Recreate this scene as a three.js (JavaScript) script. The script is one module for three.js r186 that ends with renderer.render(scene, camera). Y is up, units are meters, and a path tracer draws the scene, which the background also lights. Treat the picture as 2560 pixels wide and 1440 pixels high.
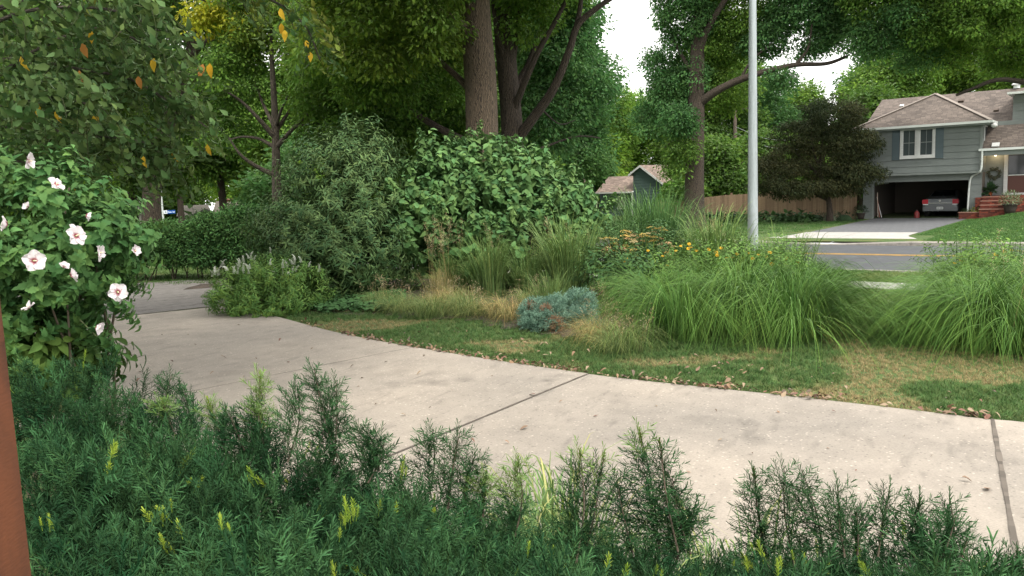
import * as THREE from 'three';
import { mergeGeometries } from 'three/addons/utils/BufferGeometryUtils.js';

// ---------------------------------------------------------------- camera, sky, sun, exposure
const EYE = 2.2, PITCH = THREE.MathUtils.degToRad(7), ROLL = THREE.MathUtils.degToRad(2.1), FOCAL = 2050;
const scene = new THREE.Scene();
const camera = new THREE.PerspectiveCamera(2 * THREE.MathUtils.radToDeg(Math.atan(720 / FOCAL)), 16 / 9, 0.05, 900);
camera.position.set(0, EYE, 0);
camera.rotation.set(-PITCH, 0, -ROLL, 'YXZ');
const renderer = new THREE.WebGLRenderer({ antialias: true });
renderer.toneMapping = THREE.LinearToneMapping;
renderer.toneMappingExposure = 2.5;
renderer.shadowMap.enabled = true;
{ // bright overcast sky: even, a little brighter towards the zenith, faint cloud texture
  const w = 256, h = 128, d = new Float32Array(w * h * 4);
  for (let j = 0; j < h; j++) for (let i = 0; i < w; i++) {
    const el = (j + 0.5) / h * Math.PI - Math.PI / 2, s = Math.max(0, Math.sin(el));
    const az = i / w * Math.PI * 2;
    const c = 1 + 0.05 * Math.sin(az * 3 + 5 * s) * Math.cos(el) * Math.sin(7 * s + az);
    const L = (0.9 + 0.22 * s) * c, k = (j * w + i) * 4;
    d[k] = L * 1.02; d[k + 1] = L * 1.0; d[k + 2] = L * 0.98; d[k + 3] = 1;
  }
  const t = new THREE.DataTexture(d, w, h, THREE.RGBAFormat, THREE.FloatType);
  t.mapping = THREE.EquirectangularReflectionMapping; t.magFilter = THREE.LinearFilter; t.needsUpdate = true;
  scene.background = t; scene.environment = t;
}
const sun = new THREE.DirectionalLight(new THREE.Color(1, 0.95, 0.86), 1.5);
sun.position.set(14, 42, 12); sun.target.position.set(2, 0, -16);
sun.castShadow = true; sun.shadow.radius = 26; sun.shadow.mapSize.set(2048, 2048);
Object.assign(sun.shadow.camera, { left: -45, right: 45, top: 45, bottom: -45, near: 1, far: 140 });
scene.add(sun, sun.target);

// ---------------------------------------------------------------- helpers
const V = (x, y, z) => new THREE.Vector3(x, y, z);
let seed = 1;
const reseed = s => { seed = s >>> 0; };
const rnd = () => { seed = (seed + 0x6D2B79F5) >>> 0; let t = seed; t = Math.imul(t ^ (t >>> 15), t | 1); t ^= t + Math.imul(t ^ (t >>> 7), t | 61); return ((t ^ (t >>> 14)) >>> 0) / 4294967296; };
const rr = (a, b) => a + (b - a) * rnd();
const rs = a => (rnd() * 2 - 1) * a;
const gauss = () => (rnd() + rnd() + rnd() + rnd() - 2) * 0.87;
const clamp = (x, a, b) => Math.min(b, Math.max(a, x));
const sstep = (a, b, x) => { const t = clamp((x - a) / (b - a), 0, 1); return t * t * (3 - 2 * t); };
const hash3 = (x, y, z) => { let h = Math.imul(x, 374761393) + Math.imul(y, 668265263) + Math.imul(z, 2147483647 ^ 0x5bd1e995); h = Math.imul(h ^ (h >>> 13), 1274126177); return ((h ^ (h >>> 16)) >>> 0) / 4294967296; };
function noise3(x, y, z) {
  const xi = Math.floor(x), yi = Math.floor(y), zi = Math.floor(z);
  let u = x - xi, v = y - yi, w = z - zi; u = u * u * (3 - 2 * u); v = v * v * (3 - 2 * v); w = w * w * (3 - 2 * w);
  const l = (a, b, t) => a + (b - a) * t;
  return l(l(l(hash3(xi, yi, zi), hash3(xi + 1, yi, zi), u), l(hash3(xi, yi + 1, zi), hash3(xi + 1, yi + 1, zi), u), v),
    l(l(hash3(xi, yi, zi + 1), hash3(xi + 1, yi, zi + 1), u), l(hash3(xi, yi + 1, zi + 1), hash3(xi + 1, yi + 1, zi + 1), u), v), w);
}
const fbm = (x, y, o = 4, s = 0) => { let a = 0, k = 0.5, n = 0; for (let i = 0; i < o; i++) { a += k * noise3(x, y, s + i * 7.3); n += k; x *= 2.03; y *= 2.03; k *= 0.5; } return a / n; };
// a point seen in the photograph at pixel (px, py), at a given distance along the view's ground direction
function ray(px, py) {
  const a = px - 1280, b = 720 - py, x = (a * Math.cos(ROLL) + b * Math.sin(ROLL)) / FOCAL, y = (-a * Math.sin(ROLL) + b * Math.cos(ROLL)) / FOCAL;
  return V(x, y * Math.cos(PITCH) - Math.sin(PITCH), -(Math.cos(PITCH) + y * Math.sin(PITCH)));
}
const at = (px, py, depth) => { const d = ray(px, py); return d.multiplyScalar(depth / -d.z).add(V(0, EYE, 0)); };
// the street's own axes: u runs along it (to the right), n away across it
const UX = 0.8, UZ = 0.6;
const un = (u, n, y = 0) => V(UX * u + 0.6 * n, y, UZ * u - 0.8 * n);
const toU = (x, z) => UX * x + UZ * z, toN = (x, z) => 0.6 * x - 0.8 * z;
const STREET = -Math.atan2(0.6, 0.8);
const ROAD0 = 22.1, ROAD1 = 31.5;
function heightUN(u, n) {
  let y;
  if (n < 13) y = 0; else if (n < 21.9) y = -0.24 * sstep(12, 20, n); else if (n < ROAD1 + 0.2) y = -0.24; else y = -0.2 - 0.1 * sstep(34, 48, n);
  y += 0.42 * sstep(-6.5, -3.2, u) * sstep(33, 48, n) * (1 - sstep(55, 70, n));
  y -= 2.6 * sstep(-38, -64, u) ;
  y -= 0.0;
  return y;
}
const groundY = (x, z) => heightUN(toU(x, z), toN(x, z));

const names = new Map();
function numbered(name) { const k = names.get(name) || 0; names.set(name, k + 1); return k ? `${name}_${String(k).padStart(3, '0')}` : name; }
function thing(name, label, category, pos = [0, 0, 0], turn = 0, group) {
  const o = new THREE.Group(); o.name = numbered(name); o.position.set(...pos); o.rotation.y = turn;
  o.userData = { label, category }; if (group) o.userData.group = group; scene.add(o); return o;
}
function struct(o, name, kind = 'structure') { o.name = numbered(name); o.userData.kind = kind; scene.add(o); return o; }
function part(name, geo, mat, parent) { const m = new THREE.Mesh(geo, mat); m.name = name; m.castShadow = m.receiveShadow = true; parent.add(m); return m; }
function solo(name, label, category, geo, mat, pos = [0, 0, 0], group) {
  const m = new THREE.Mesh(geo, mat); m.name = numbered(name); m.castShadow = m.receiveShadow = true; m.position.set(...pos);
  m.userData = { label, category }; if (group) m.userData.group = group; scene.add(m); return m;
}
function place(o, parent) { o.updateMatrixWorld(true); return o; }
const lin = (r, g, b) => new THREE.Color().setRGB(r, g, b);

// ---------------------------------------------------------------- textures and materials
function tex(w, h, fn, srgb = true, rep = 1) {
  const d = new Uint8Array(w * h * 4);
  for (let j = 0; j < h; j++) for (let i = 0; i < w; i++) {
    const c = fn(i, j), k = (j * w + i) * 4; d[k] = clamp(c[0], 0, 1) * 255; d[k + 1] = clamp(c[1], 0, 1) * 255; d[k + 2] = clamp(c[2], 0, 1) * 255; d[k + 3] = 255;
  }
  const t = new THREE.DataTexture(d, w, h); t.wrapS = t.wrapT = THREE.RepeatWrapping; t.magFilter = THREE.LinearFilter; t.minFilter = THREE.LinearMipmapLinearFilter; t.generateMipmaps = true;
  if (srgb) t.colorSpace = THREE.SRGBColorSpace; t.repeat.set(rep, rep); t.needsUpdate = true; return t;
}
const tnoise = (x, y, p, o = 3, s = 0) => { // tileable over p cells
  let a = 0, k = 0.5, n = 0;
  for (let q = 0; q < o; q++) {
    const xi = Math.floor(x), yi = Math.floor(y), u0 = x - xi, v0 = y - yi, u = u0 * u0 * (3 - 2 * u0), v = v0 * v0 * (3 - 2 * v0), m = i => ((i % p) + p) % p;
    const h = (i, j) => hash3(m(i), m(j), s + q * 11);
    a += k * ((h(xi, yi) * (1 - u) + h(xi + 1, yi) * u) * (1 - v) + (h(xi, yi + 1) * (1 - u) + h(xi + 1, yi + 1) * u) * v);
    n += k; x *= 2; y *= 2; p *= 2; k *= 0.55;
  } return a / n;
};
const std = (c, rough = 0.8, o = {}) => new THREE.MeshStandardMaterial({ color: c, roughness: rough, metalness: 0, ...o });
const leafMat = (through = 0.4, rough = 0.85, o = {}) => new THREE.MeshPhysicalMaterial({ color: 0xffffff, roughness: rough, transmission: through, thickness: 0, side: THREE.DoubleSide, vertexColors: true, ior: 1.35, specularIntensity: 0.3, ...o });

const barkCol = tex(256, 512, (i, j) => {
  const x = i / 256 * 16, y = j / 512 * 8, w = tnoise(i / 256 * 8, j / 512 * 8, 8, 3, 4) * 3;
  const r = Math.abs(Math.sin((x + w) * Math.PI * 0.9)), f = tnoise(i / 256 * 48, j / 512 * 24, 48, 2, 9);
  const v = 0.42 + 0.5 * r * (0.55 + 0.45 * f) + 0.12 * (tnoise(i / 256 * 4, j / 512 * 4, 4, 2, 2) - 0.5); return [v, v * 0.95, v * 0.9];
});
const barkBump = tex(256, 512, (i, j) => {
  const x = i / 256 * 16, w = tnoise(i / 256 * 8, j / 512 * 8, 8, 3, 4) * 3, r = Math.abs(Math.sin((x + w) * Math.PI * 0.9)), f = tnoise(i / 256 * 48, j / 512 * 24, 48, 2, 9);
  const v = r * (0.6 + 0.4 * f); return [v, v, v];
}, false);
const bark = (r, g, b) => std(lin(r, g, b), 0.95, { map: barkCol, bumpMap: barkBump, bumpScale: 0.02 });
const M = {};
M.barkMaple = bark(0.20, 0.165, 0.125); M.barkDark = bark(0.12, 0.102, 0.084); M.barkGrey = bark(0.17, 0.155, 0.13);
M.twig = std(lin(0.11, 0.085, 0.06), 0.9); M.twigGreen = std(lin(0.10, 0.12, 0.05), 0.85); M.stemDark = std(lin(0.07, 0.055, 0.04), 0.95);
const speck = (w, base, amp, fine, s) => tex(w, w, (i, j) => { const a = tnoise(i / w * 8, j / w * 8, 8, 4, s) - 0.5, f = hash3(i, j, s + 3) - 0.5, v = 1 + a * amp + f * fine; return [base[0] * v, base[1] * v, base[2] * v]; });
const fineBump = tex(512, 512, (i, j) => { const v = 0.5 + 0.5 * (tnoise(i / 512 * 64, j / 512 * 64, 64, 2, 31) - 0.5) + 0.35 * (hash3(i, j, 77) - 0.5); return [v, v, v]; }, false);
M.asphalt = std(lin(0.085, 0.09, 0.10), 0.92, { map: speck(512, [0.86, 0.86, 0.86], 0.25, 0.3, 41), bumpMap: fineBump, bumpScale: 0.004 });
M.asphaltOld = std(lin(0.20, 0.185, 0.17), 0.95, { map: speck(512, [0.85, 0.85, 0.85], 0.35, 0.3, 43), bumpMap: fineBump, bumpScale: 0.004 });
M.asphaltDrive = std(lin(0.15, 0.155, 0.165), 0.92, { map: speck(512, [0.86, 0.86, 0.86], 0.3, 0.25, 47), bumpMap: fineBump, bumpScale: 0.004 });
M.kerb = std(lin(0.40, 0.37, 0.33), 0.9, { map: speck(512, [0.82, 0.82, 0.82], 0.4, 0.2, 51), bumpMap: fineBump, bumpScale: 0.003 });
M.walk = std(lin(0.5, 0.48, 0.45), 0.9, { map: speck(512, [0.86, 0.86, 0.86], 0.25, 0.15, 53), bumpMap: fineBump, bumpScale: 0.002 });
M.lineYellow = std(lin(0.62, 0.36, 0.06), 0.8, { map: speck(256, [0.88, 0.88, 0.88], 0.3, 0.2, 57) });
M.soil = std(lin(0.085, 0.062, 0.045), 1, { map: speck(512, [0.75, 0.75, 0.75], 0.8, 0.5, 61), bumpMap: fineBump, bumpScale: 0.02 });
const lawnTex = tex(1024, 1024, (i, j) => {
  const x = i / 1024, y = j / 1024, a = tnoise(x * 6, y * 6, 6, 4, 71), f = tnoise(x * 256, y * 256, 256, 2, 73), s = hash3(i, j, 79);
  const d = sstep(0.55, 0.75, a) * 0.6, v = 0.55 + 0.6 * f + 0.3 * (s - 0.5);
  return [v * (0.40 + 0.22 * d), v * (0.53 + 0.06 * d), v * (0.24 + 0.10 * d)];
});
M.lawnFar = std(lin(0.55, 0.55, 0.55), 1, { map: lawnTex, bumpMap: fineBump, bumpScale: 0.03 });
// ---------------------------------------------------------------- geometry builders
class Acc {
  constructor() { this.p = []; this.i = []; this.c = []; }
  add(leaf, m, col) {
    const o = this.p.length / 3, e = m.elements;
    for (const [x, y, z] of leaf.p) { this.p.push(e[0] * x + e[4] * y + e[8] * z + e[12], e[1] * x + e[5] * y + e[9] * z + e[13], e[2] * x + e[6] * y + e[10] * z + e[14]); this.c.push(...col); }
    for (const k of leaf.t) this.i.push(o + k);
  }
  quad(a, b, c, d, col) { const o = this.p.length / 3; for (const q of [a, b, c, d]) { this.p.push(q.x, q.y, q.z); this.c.push(...col); } this.i.push(o, o + 1, o + 2, o, o + 2, o + 3); }
  ribbon(pts, w, side, col, tipCol = col) { // a blade: tapered strip along pts
    const o = this.p.length / 3, n = pts.length;
    pts.forEach((q, k) => {
      const t = k / (n - 1), h = w * (t < 0.15 ? 0.6 + t * 2.6 : 1) * Math.pow(1 - t, 0.7) * 0.5 + 0.0002, c = col.map((v, m) => v + (tipCol[m] - v) * t);
      this.p.push(q.x - side.x * h, q.y - side.y * h, q.z - side.z * h, q.x + side.x * h, q.y + side.y * h, q.z + side.z * h); this.c.push(...c, ...c);
      if (k) this.i.push(o + 2 * k - 2, o + 2 * k - 1, o + 2 * k + 1, o + 2 * k - 2, o + 2 * k + 1, o + 2 * k);
    });
  }
  stick(a, b, r0, r1, col) { // thin three-sided twig
    const d = b.clone().sub(a).normalize(), s = Math.abs(d.y) < 0.9 ? V(0, 1, 0).cross(d).normalize() : V(1, 0, 0).cross(d).normalize(), t = d.clone().cross(s), o = this.p.length / 3;
    for (const [q, r] of [[a, r0], [b, r1]]) for (let k = 0; k < 3; k++) { const an = k * 2.0944, v = q.clone().addScaledVector(s, Math.cos(an) * r).addScaledVector(t, Math.sin(an) * r); this.p.push(v.x, v.y, v.z); this.c.push(...col); }
    for (let k = 0; k < 3; k++) { const l = (k + 1) % 3; this.i.push(o + k, o + l, o + 3 + l, o + k, o + 3 + l, o + 3 + k); }
  }
  geo() {
    const g = new THREE.BufferGeometry(); g.setAttribute('position', new THREE.Float32BufferAttribute(this.p, 3)); g.setAttribute('color', new THREE.Float32BufferAttribute(this.c, 3));
    g.setIndex(this.i); g.computeVertexNormals(); return g;
  }
}
function mkLeaf(L, W, { segs = 2, fold = 0.3, curve = 0.15, wide = 0.75, stalk = 0 } = {}) { // along +y, face +z
  const p = [], t = [], row = [];
  for (let k = 0; k <= segs; k++) {
    const q = k / segs, y = stalk + L * q, z = -curve * L * q * q, w = W / 2 * Math.sin(Math.PI * Math.pow(clamp(q, 0.0001, 0.9999), wide));
    if (k === 0 || k === segs) { row.push([p.length]); p.push([0, y, z]); } else { row.push([p.length, p.length + 1, p.length + 2]); p.push([-w, y, z + fold * w], [0, y, z], [w, y, z + fold * w]); }
  }
  for (let k = 0; k < segs; k++) {
    const a = row[k], b = row[k + 1];
    if (a.length === 1 && b.length === 3) t.push(a[0], b[1], b[0], a[0], b[2], b[1]);
    else if (a.length === 3 && b.length === 3) t.push(a[0], a[1], b[1], a[0], b[1], b[0], a[1], a[2], b[2], a[1], b[2], b[1]);
    else if (b.length === 1) t.push(a[0], a[1], b[0], a[1], a[2], b[0]);
  }
  return { p, t };
}
function outlineLeaf(pts, fold = 0.25, curve = 0.15) { // symmetric outline on the +x side, along +y
  const L = pts[pts.length - 1][1], p = [[0, 0, 0]], t = []; const bend = y => -curve * y * y / L;
  const right = pts.slice(0, -1), all = [...right, pts[pts.length - 1], ...right.slice().reverse().map(([x, y]) => [-x, y])];
  p.push([0, L * 0.42, bend(L * 0.42)]);
  for (const [x, y] of all) p.push([x, y, bend(y) + fold * Math.abs(x)]);
  const n = all.length; for (let k = 0; k < n - 1; k++) t.push(1, 2 + k, 3 + k); t.push(1, 0, 2, 1, n + 1, 0);
  return { p, t };
}
const _x = V(0, 0, 0), _y = V(0, 0, 0), _z = V(0, 0, 0);
function frame(pos, dir, up, s = 1) { // matrix: +y along dir, +z near up
  _y.copy(dir).normalize(); _z.copy(up).addScaledVector(_y, -up.dot(_y)); if (_z.lengthSq() < 1e-6) _z.set(1, 0, 0).addScaledVector(_y, -_y.x); _z.normalize(); _x.crossVectors(_y, _z);
  return new THREE.Matrix4().makeBasis(_x.clone().multiplyScalar(s), _y.clone().multiplyScalar(s), _z.clone().multiplyScalar(s)).setPosition(pos);
}
const ball = () => { let v; do v = V(rs(1), rs(1), rs(1)); while (v.lengthSq() > 1 || v.lengthSq() < 0.01); return v; };
const tint = (a = 0.25, h = 0.12) => { const v = 1 + rs(a), k = rs(h); return [v * (1 + k), v, v * (1 - k)]; };

// a clump of leaves about its origin: leaves on short twigs, facing mostly up, drooping outwards
function leafClump(n, R, leaf, { flat = 0.7, droop = 0.35, up = 0.6, s0 = 0.7, s1 = 1.2, vary = 0.25, twigs = 3 } = {}) {
  const a = new Acc();
  for (let k = 0; k < twigs; k++) { const d = ball().normalize(); d.y *= 0.5; a.stick(V(0, -R * 0.2, 0), d.multiplyScalar(R * 0.85), 0.012 * R, 0.004 * R, [0.55, 0.42, 0.4]); }
  for (let k = 0; k < n; k++) {
    const b = ball(); const pos = V(b.x * R, b.y * R * flat, b.z * R);
    const dir = b.clone().setY(b.y * 0.4 - droop).add(ball().multiplyScalar(0.6)), nrm = V(0, 1, 0).multiplyScalar(up).add(ball().multiplyScalar(0.9)).addScaledVector(b, 0.4);
    a.add(leaf, frame(pos, dir, nrm, rr(s0, s1)), tint(vary));
  }
  return a.geo();
}
const UP = V(0, 1, 0);
// instanced foliage: items {m, c}; copies are dealt out over the geometry variants
function scatter(name, parent, geos, mat, items, kind) {
  geos = Array.isArray(geos) ? geos : [geos]; const bins = geos.map(() => []);
  items.forEach((it, k) => bins[(it.g ?? k) % geos.length].push(it));
  bins.forEach((b, k) => {
    if (!b.length) return; const im = new THREE.InstancedMesh(geos[k], mat, b.length); im.name = name; im.castShadow = im.receiveShadow = true;
    b.forEach((it, q) => { im.setMatrixAt(q, it.m); im.setColorAt(q, it.c); }); if (kind) im.userData.kind = kind; parent.add(im);
  });
}
const mixc = (a, b, t, v = 1) => lin((a[0] + (b[0] - a[0]) * t) * v, (a[1] + (b[1] - a[1]) * t) * v, (a[2] + (b[2] - a[2]) * t) * v);
// points through a set of ellipsoid lobes, more of them near the surface; noise opens gaps
function crownItems(lobes, count, { shell = 0.55, gap = 0.34, gapScale = 0.5, s = [0.75, 1.25], cols, tilt = 0.5, origin = V(0, 0, 0), minY = -99 }) {
  const vol = lobes.map(l => l.r[0] * l.r[1] + l.r[1] * l.r[2] + l.r[0] * l.r[2]), tot = vol.reduce((x, y) => x + y, 0), out = [];
  lobes.forEach((l, q) => {
    const k = Math.round(count * vol[q] / tot);
    for (let j = 0, tries = 0; j < k && tries < k * 6; tries++) {
      const d = ball().normalize(), rad = rnd() < shell ? rr(0.8, 1.03) : Math.cbrt(rnd()) * 0.95, w = 0.82 + 0.36 * noise3(d.x * 2 + q * 5, d.y * 2, d.z * 2 + 9);
      const p = V(l.c.x + d.x * l.r[0] * rad * w, l.c.y + d.y * l.r[1] * rad * w, l.c.z + d.z * l.r[2] * rad * w);
      if (p.y < minY) { j++; continue; }
      if (noise3(p.x * gapScale, p.y * gapScale, p.z * gapScale) < gap) { if (rnd() < 0.9) { j += 0.5; continue; } }
      const e = new THREE.Euler(rs(tilt), rnd() * 6.283, rs(tilt)), sc = rr(s[0], s[1]);
      const c = l.cols || cols, t = clamp(0.5 + (noise3(p.x * 0.35, p.y * 0.35, p.z * 0.35 + 40) - 0.5) * 1.6 + rs(0.3), 0, 1);
      out.push({ m: new THREE.Matrix4().compose(p.clone().sub(origin), new THREE.Quaternion().setFromEuler(e), V(sc, sc * rr(0.8, 1.1), sc)), c: mixc(c[0], c[1], t, rr(0.85, 1.15)) }); j++;
    }
  });
  return out;
}
// tapered, slightly knotty tube through points
function limb(points, r0, r1, { radial = 8, seg, knots = 0.06, flare = 0, pow = 0.8 } = {}) {
  const curve = new THREE.CatmullRomCurve3(points), n = seg || Math.max(6, points.length * 5), fr = curve.computeFrenetFrames(n), P = [], UVs = [], I = [], len = curve.getLength();
  // keep the frame from spinning: start from a fixed side
  let side = V(1, 0, 0).cross(fr.tangents[0]).lengthSq() > 0.1 ? V(1, 0, 0) : V(0, 0, 1);
  const ph = rnd() * 50;
  for (let k = 0; k <= n; k++) {
    const t = k / n, q = curve.getPointAt(t), T = fr.tangents[k]; side = side.clone().addScaledVector(T, -side.dot(T)).normalize(); const B = T.clone().cross(side);
    let r = r0 + (r1 - r0) * Math.pow(t, pow); if (flare) r *= 1 + flare * Math.exp(-t * len / 0.5);
    for (let j = 0; j <= radial; j++) {
      const an = j / radial * Math.PI * 2, w = r * (1 + knots * (noise3(Math.cos(an) * 1.6 + ph, Math.sin(an) * 1.6, t * len * 1.2) - 0.5) * 2.4);
      const v = q.clone().addScaledVector(side, Math.cos(an) * w).addScaledVector(B, Math.sin(an) * w); P.push(v.x, v.y, v.z); UVs.push(j / radial * Math.max(1, Math.round(r0 * 6.28 / 0.8)), t * len / 1.2);
    }
    if (k) for (let j = 0; j < radial; j++) { const a = (k - 1) * (radial + 1) + j, b = a + radial + 1; I.push(a, b, b + 1, a, b + 1, a + 1); }
  }
  const g = new THREE.BufferGeometry(); g.setAttribute('position', new THREE.Float32BufferAttribute(P, 3)); g.setAttribute('uv', new THREE.Float32BufferAttribute(UVs, 2)); g.setIndex(I); g.computeVertexNormals(); return g;
}
const rel = (pts, o) => pts.map(p => p.clone().sub(o));
function boxGeo(x0, x1, y0, y1, z0, z1, uvScale = 1) { // box by its extents, uv in metres
  const g = new THREE.BoxGeometry(x1 - x0, y1 - y0, z1 - z0); g.translate((x0 + x1) / 2, (y0 + y1) / 2, (z0 + z1) / 2);
  const p = g.attributes.position, n = g.attributes.normal, uv = g.attributes.uv;
  for (let k = 0; k < p.count; k++) { const ax = Math.abs(n.getX(k)) > 0.5 ? 0 : Math.abs(n.getY(k)) > 0.5 ? 1 : 2; uv.setXY(k, (ax === 0 ? p.getZ(k) : p.getX(k)) * uvScale, (ax === 1 ? p.getZ(k) : p.getY(k)) * uvScale); }
  return g;
}
function polyGeo(pts, faces, uvs) { // flat polygons from 3-D points, uv in metres in each face's own plane
  const P = [], N = [], T = [], I = [];
  for (const f of faces) {
    const q = f.map(k => pts[k]), n = q[1].clone().sub(q[0]).cross(q[2].clone().sub(q[0])).normalize(), ex = Math.abs(n.y) > 0.99 ? V(1, 0, 0) : V(0, 1, 0).cross(n).normalize(), ey = n.clone().cross(ex), o = P.length / 3;
    for (const v of q) { P.push(v.x, v.y, v.z); N.push(n.x, n.y, n.z); T.push(v.dot(ex), v.dot(ey)); }
    for (let k = 1; k < q.length - 1; k++) I.push(o, o + k, o + k + 1);
  }
  const g = new THREE.BufferGeometry(); g.setAttribute('position', new THREE.Float32BufferAttribute(P, 3)); g.setAttribute('normal', new THREE.Float32BufferAttribute(N, 3)); g.setAttribute('uv', new THREE.Float32BufferAttribute(T, 2)); g.setIndex(I); return g;
}
// a sheet over the street grid, following a height function
function sheet(us, ns, hf, uvS = 1) {
  const P = [], T = [], I = [], w = us.length;
  ns.forEach((n, j) => us.forEach((u, i) => { const p = un(u, n, hf(u, n)); P.push(p.x, p.y, p.z); T.push(u * uvS, n * uvS); if (i && j) { const a = j * w + i; I.push(a - w - 1, a - w, a, a - w - 1, a, a - 1); } }));
  const g = new THREE.BufferGeometry(); g.setAttribute('position', new THREE.Float32BufferAttribute(P, 3)); g.setAttribute('uv', new THREE.Float32BufferAttribute(T, 2)); g.setIndex(I); g.computeVertexNormals(); return g;
}
const span = (a, b, s) => { const o = []; const n = Math.max(1, Math.round((b - a) / s)); for (let k = 0; k <= n; k++) o.push(a + (b - a) * k / n); return o; };
function slabGeo(poly, y0, y1) { // polygon in (x, z), extruded from y0 to y1, with a small chamfer
  const s = new THREE.Shape(poly.map(([x, z]) => new THREE.Vector2(x, -z))); const g = new THREE.ExtrudeGeometry(s, { depth: y1 - y0 - 0.008, bevelEnabled: true, bevelSize: 0.008, bevelThickness: 0.008, bevelOffset: -0.008, bevelSegments: 1 });
  g.rotateX(-Math.PI / 2); g.translate(0, y0, 0); return g;
}
// ---------------------------------------------------------------- the setting: ground, street, drives
const US = [...span(-240, -70, 17), ...span(-66, -20, 2), ...span(-19, 12, 1), ...span(14, 60, 6), ...span(75, 200, 25)];
function addSheet(name, us, ns, hf, mat, uvS) { const m = new THREE.Mesh(sheet(us, ns, hf, uvS), mat); m.receiveShadow = m.castShadow = true; return struct(m, name); }
addSheet('ground', US, [...span(-120, -20, 20), ...span(-16, 10, 2), ...span(11, 21.85, 0.6)], heightUN, M.lawnFar, 0.25);
addSheet('far_ground', US, [...span(ROAD1 + 0.17, 56, 1), ...span(58, 80, 4), ...span(95, 420, 40)], (u, n) => heightUN(u, n) + (n < ROAD1 + 0.5 ? 0 : 0), M.lawnFar, 0.25);
const roadY = (u, n) => heightUN(u, 25) - 0.12 + 0.1 * (1 - Math.pow((n - 26.8) / 4.7, 2));
addSheet('road', US, span(ROAD0 - 0.05, ROAD1 + 0.02, 1), roadY, M.asphalt, 0.4);
for (const c of [26.63, 26.87]) addSheet('road_marking', US.filter(u => u > -70 && u < 60), [c - 0.055, c + 0.055], (u, n) => roadY(u, n) + 0.006, M.lineYellow, 0.6);
// kerbs, in 3 m lengths with open joints
function kerb(n0, n1, u0, u1, drop, face) {
  const root = new THREE.Group(); struct(root, 'kerb');
  for (let u = u0; u < u1; u += 3) {
    const a = u + 0.008, b = Math.min(u + 3, u1) - 0.008, q = drop(u), q2 = drop(Math.min(u + 3, u1)), h = heightUN(u, 25);
    const y0 = h - 0.3, ya = h + 0.035 - q, yb = h + 0.035 - q2, f = 0.035, s = face;
    const nn0 = s > 0 ? n0 : n1, nn1 = s > 0 ? n1 : n0; // nn0 = road side
    const P = [un(a, nn0, y0), un(b, nn0, y0), un(b, nn1, y0), un(a, nn1, y0), un(a, nn0, ya - f), un(b, nn0, yb - f), un(b, nn0 + s * f, yb), un(a, nn0 + s * f, ya), un(b, nn1, yb), un(a, nn1, ya)];
    const F = [[0, 1, 5, 4], [4, 5, 6, 7], [7, 6, 8, 9], [0, 4, 7, 9, 3], [1, 2, 8, 6, 5], [3, 9, 8, 2]]; if (s < 0) F.forEach(x => x.reverse());
    part('kerb_stone', polyGeo(P, F), M.kerb, root);
  }
}
const apronDrop = u => 0.125 * (1 - sstep(1.6, 3.2, Math.abs(u + 9.0)));
kerb(ROAD1, ROAD1 + 0.18, -66, 24, apronDrop, 1);
kerb(ROAD0 - 0.2, ROAD0 - 0.02, -66, 24, () => 0, -1);
// sidewalks: slabs with joints
function walk(n0, n1, u0, u1, len) {
  const root = new THREE.Group(); struct(root, 'sidewalk');
  for (let u = u0; u < u1; u += len) {
    const c = [[u + 0.006, n0], [u + len - 0.006, n0], [u + len - 0.006, n1], [u + 0.006, n1]], y = 0.02, d = rs(0.004);
    const P = [...c.map(([a, n]) => un(a, n, heightUN(a, n) - 0.08)), ...c.map(([a, n]) => un(a, n, heightUN(a, n) + y + d))];
    part('paving_slab', polyGeo(P, [[4, 5, 6, 7], [0, 1, 5, 4], [1, 2, 6, 5], [2, 3, 7, 6], [3, 0, 4, 7]]), M.walk, root);
  }
}
walk(18.3, 19.6, -62, 20, 1.4);
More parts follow.
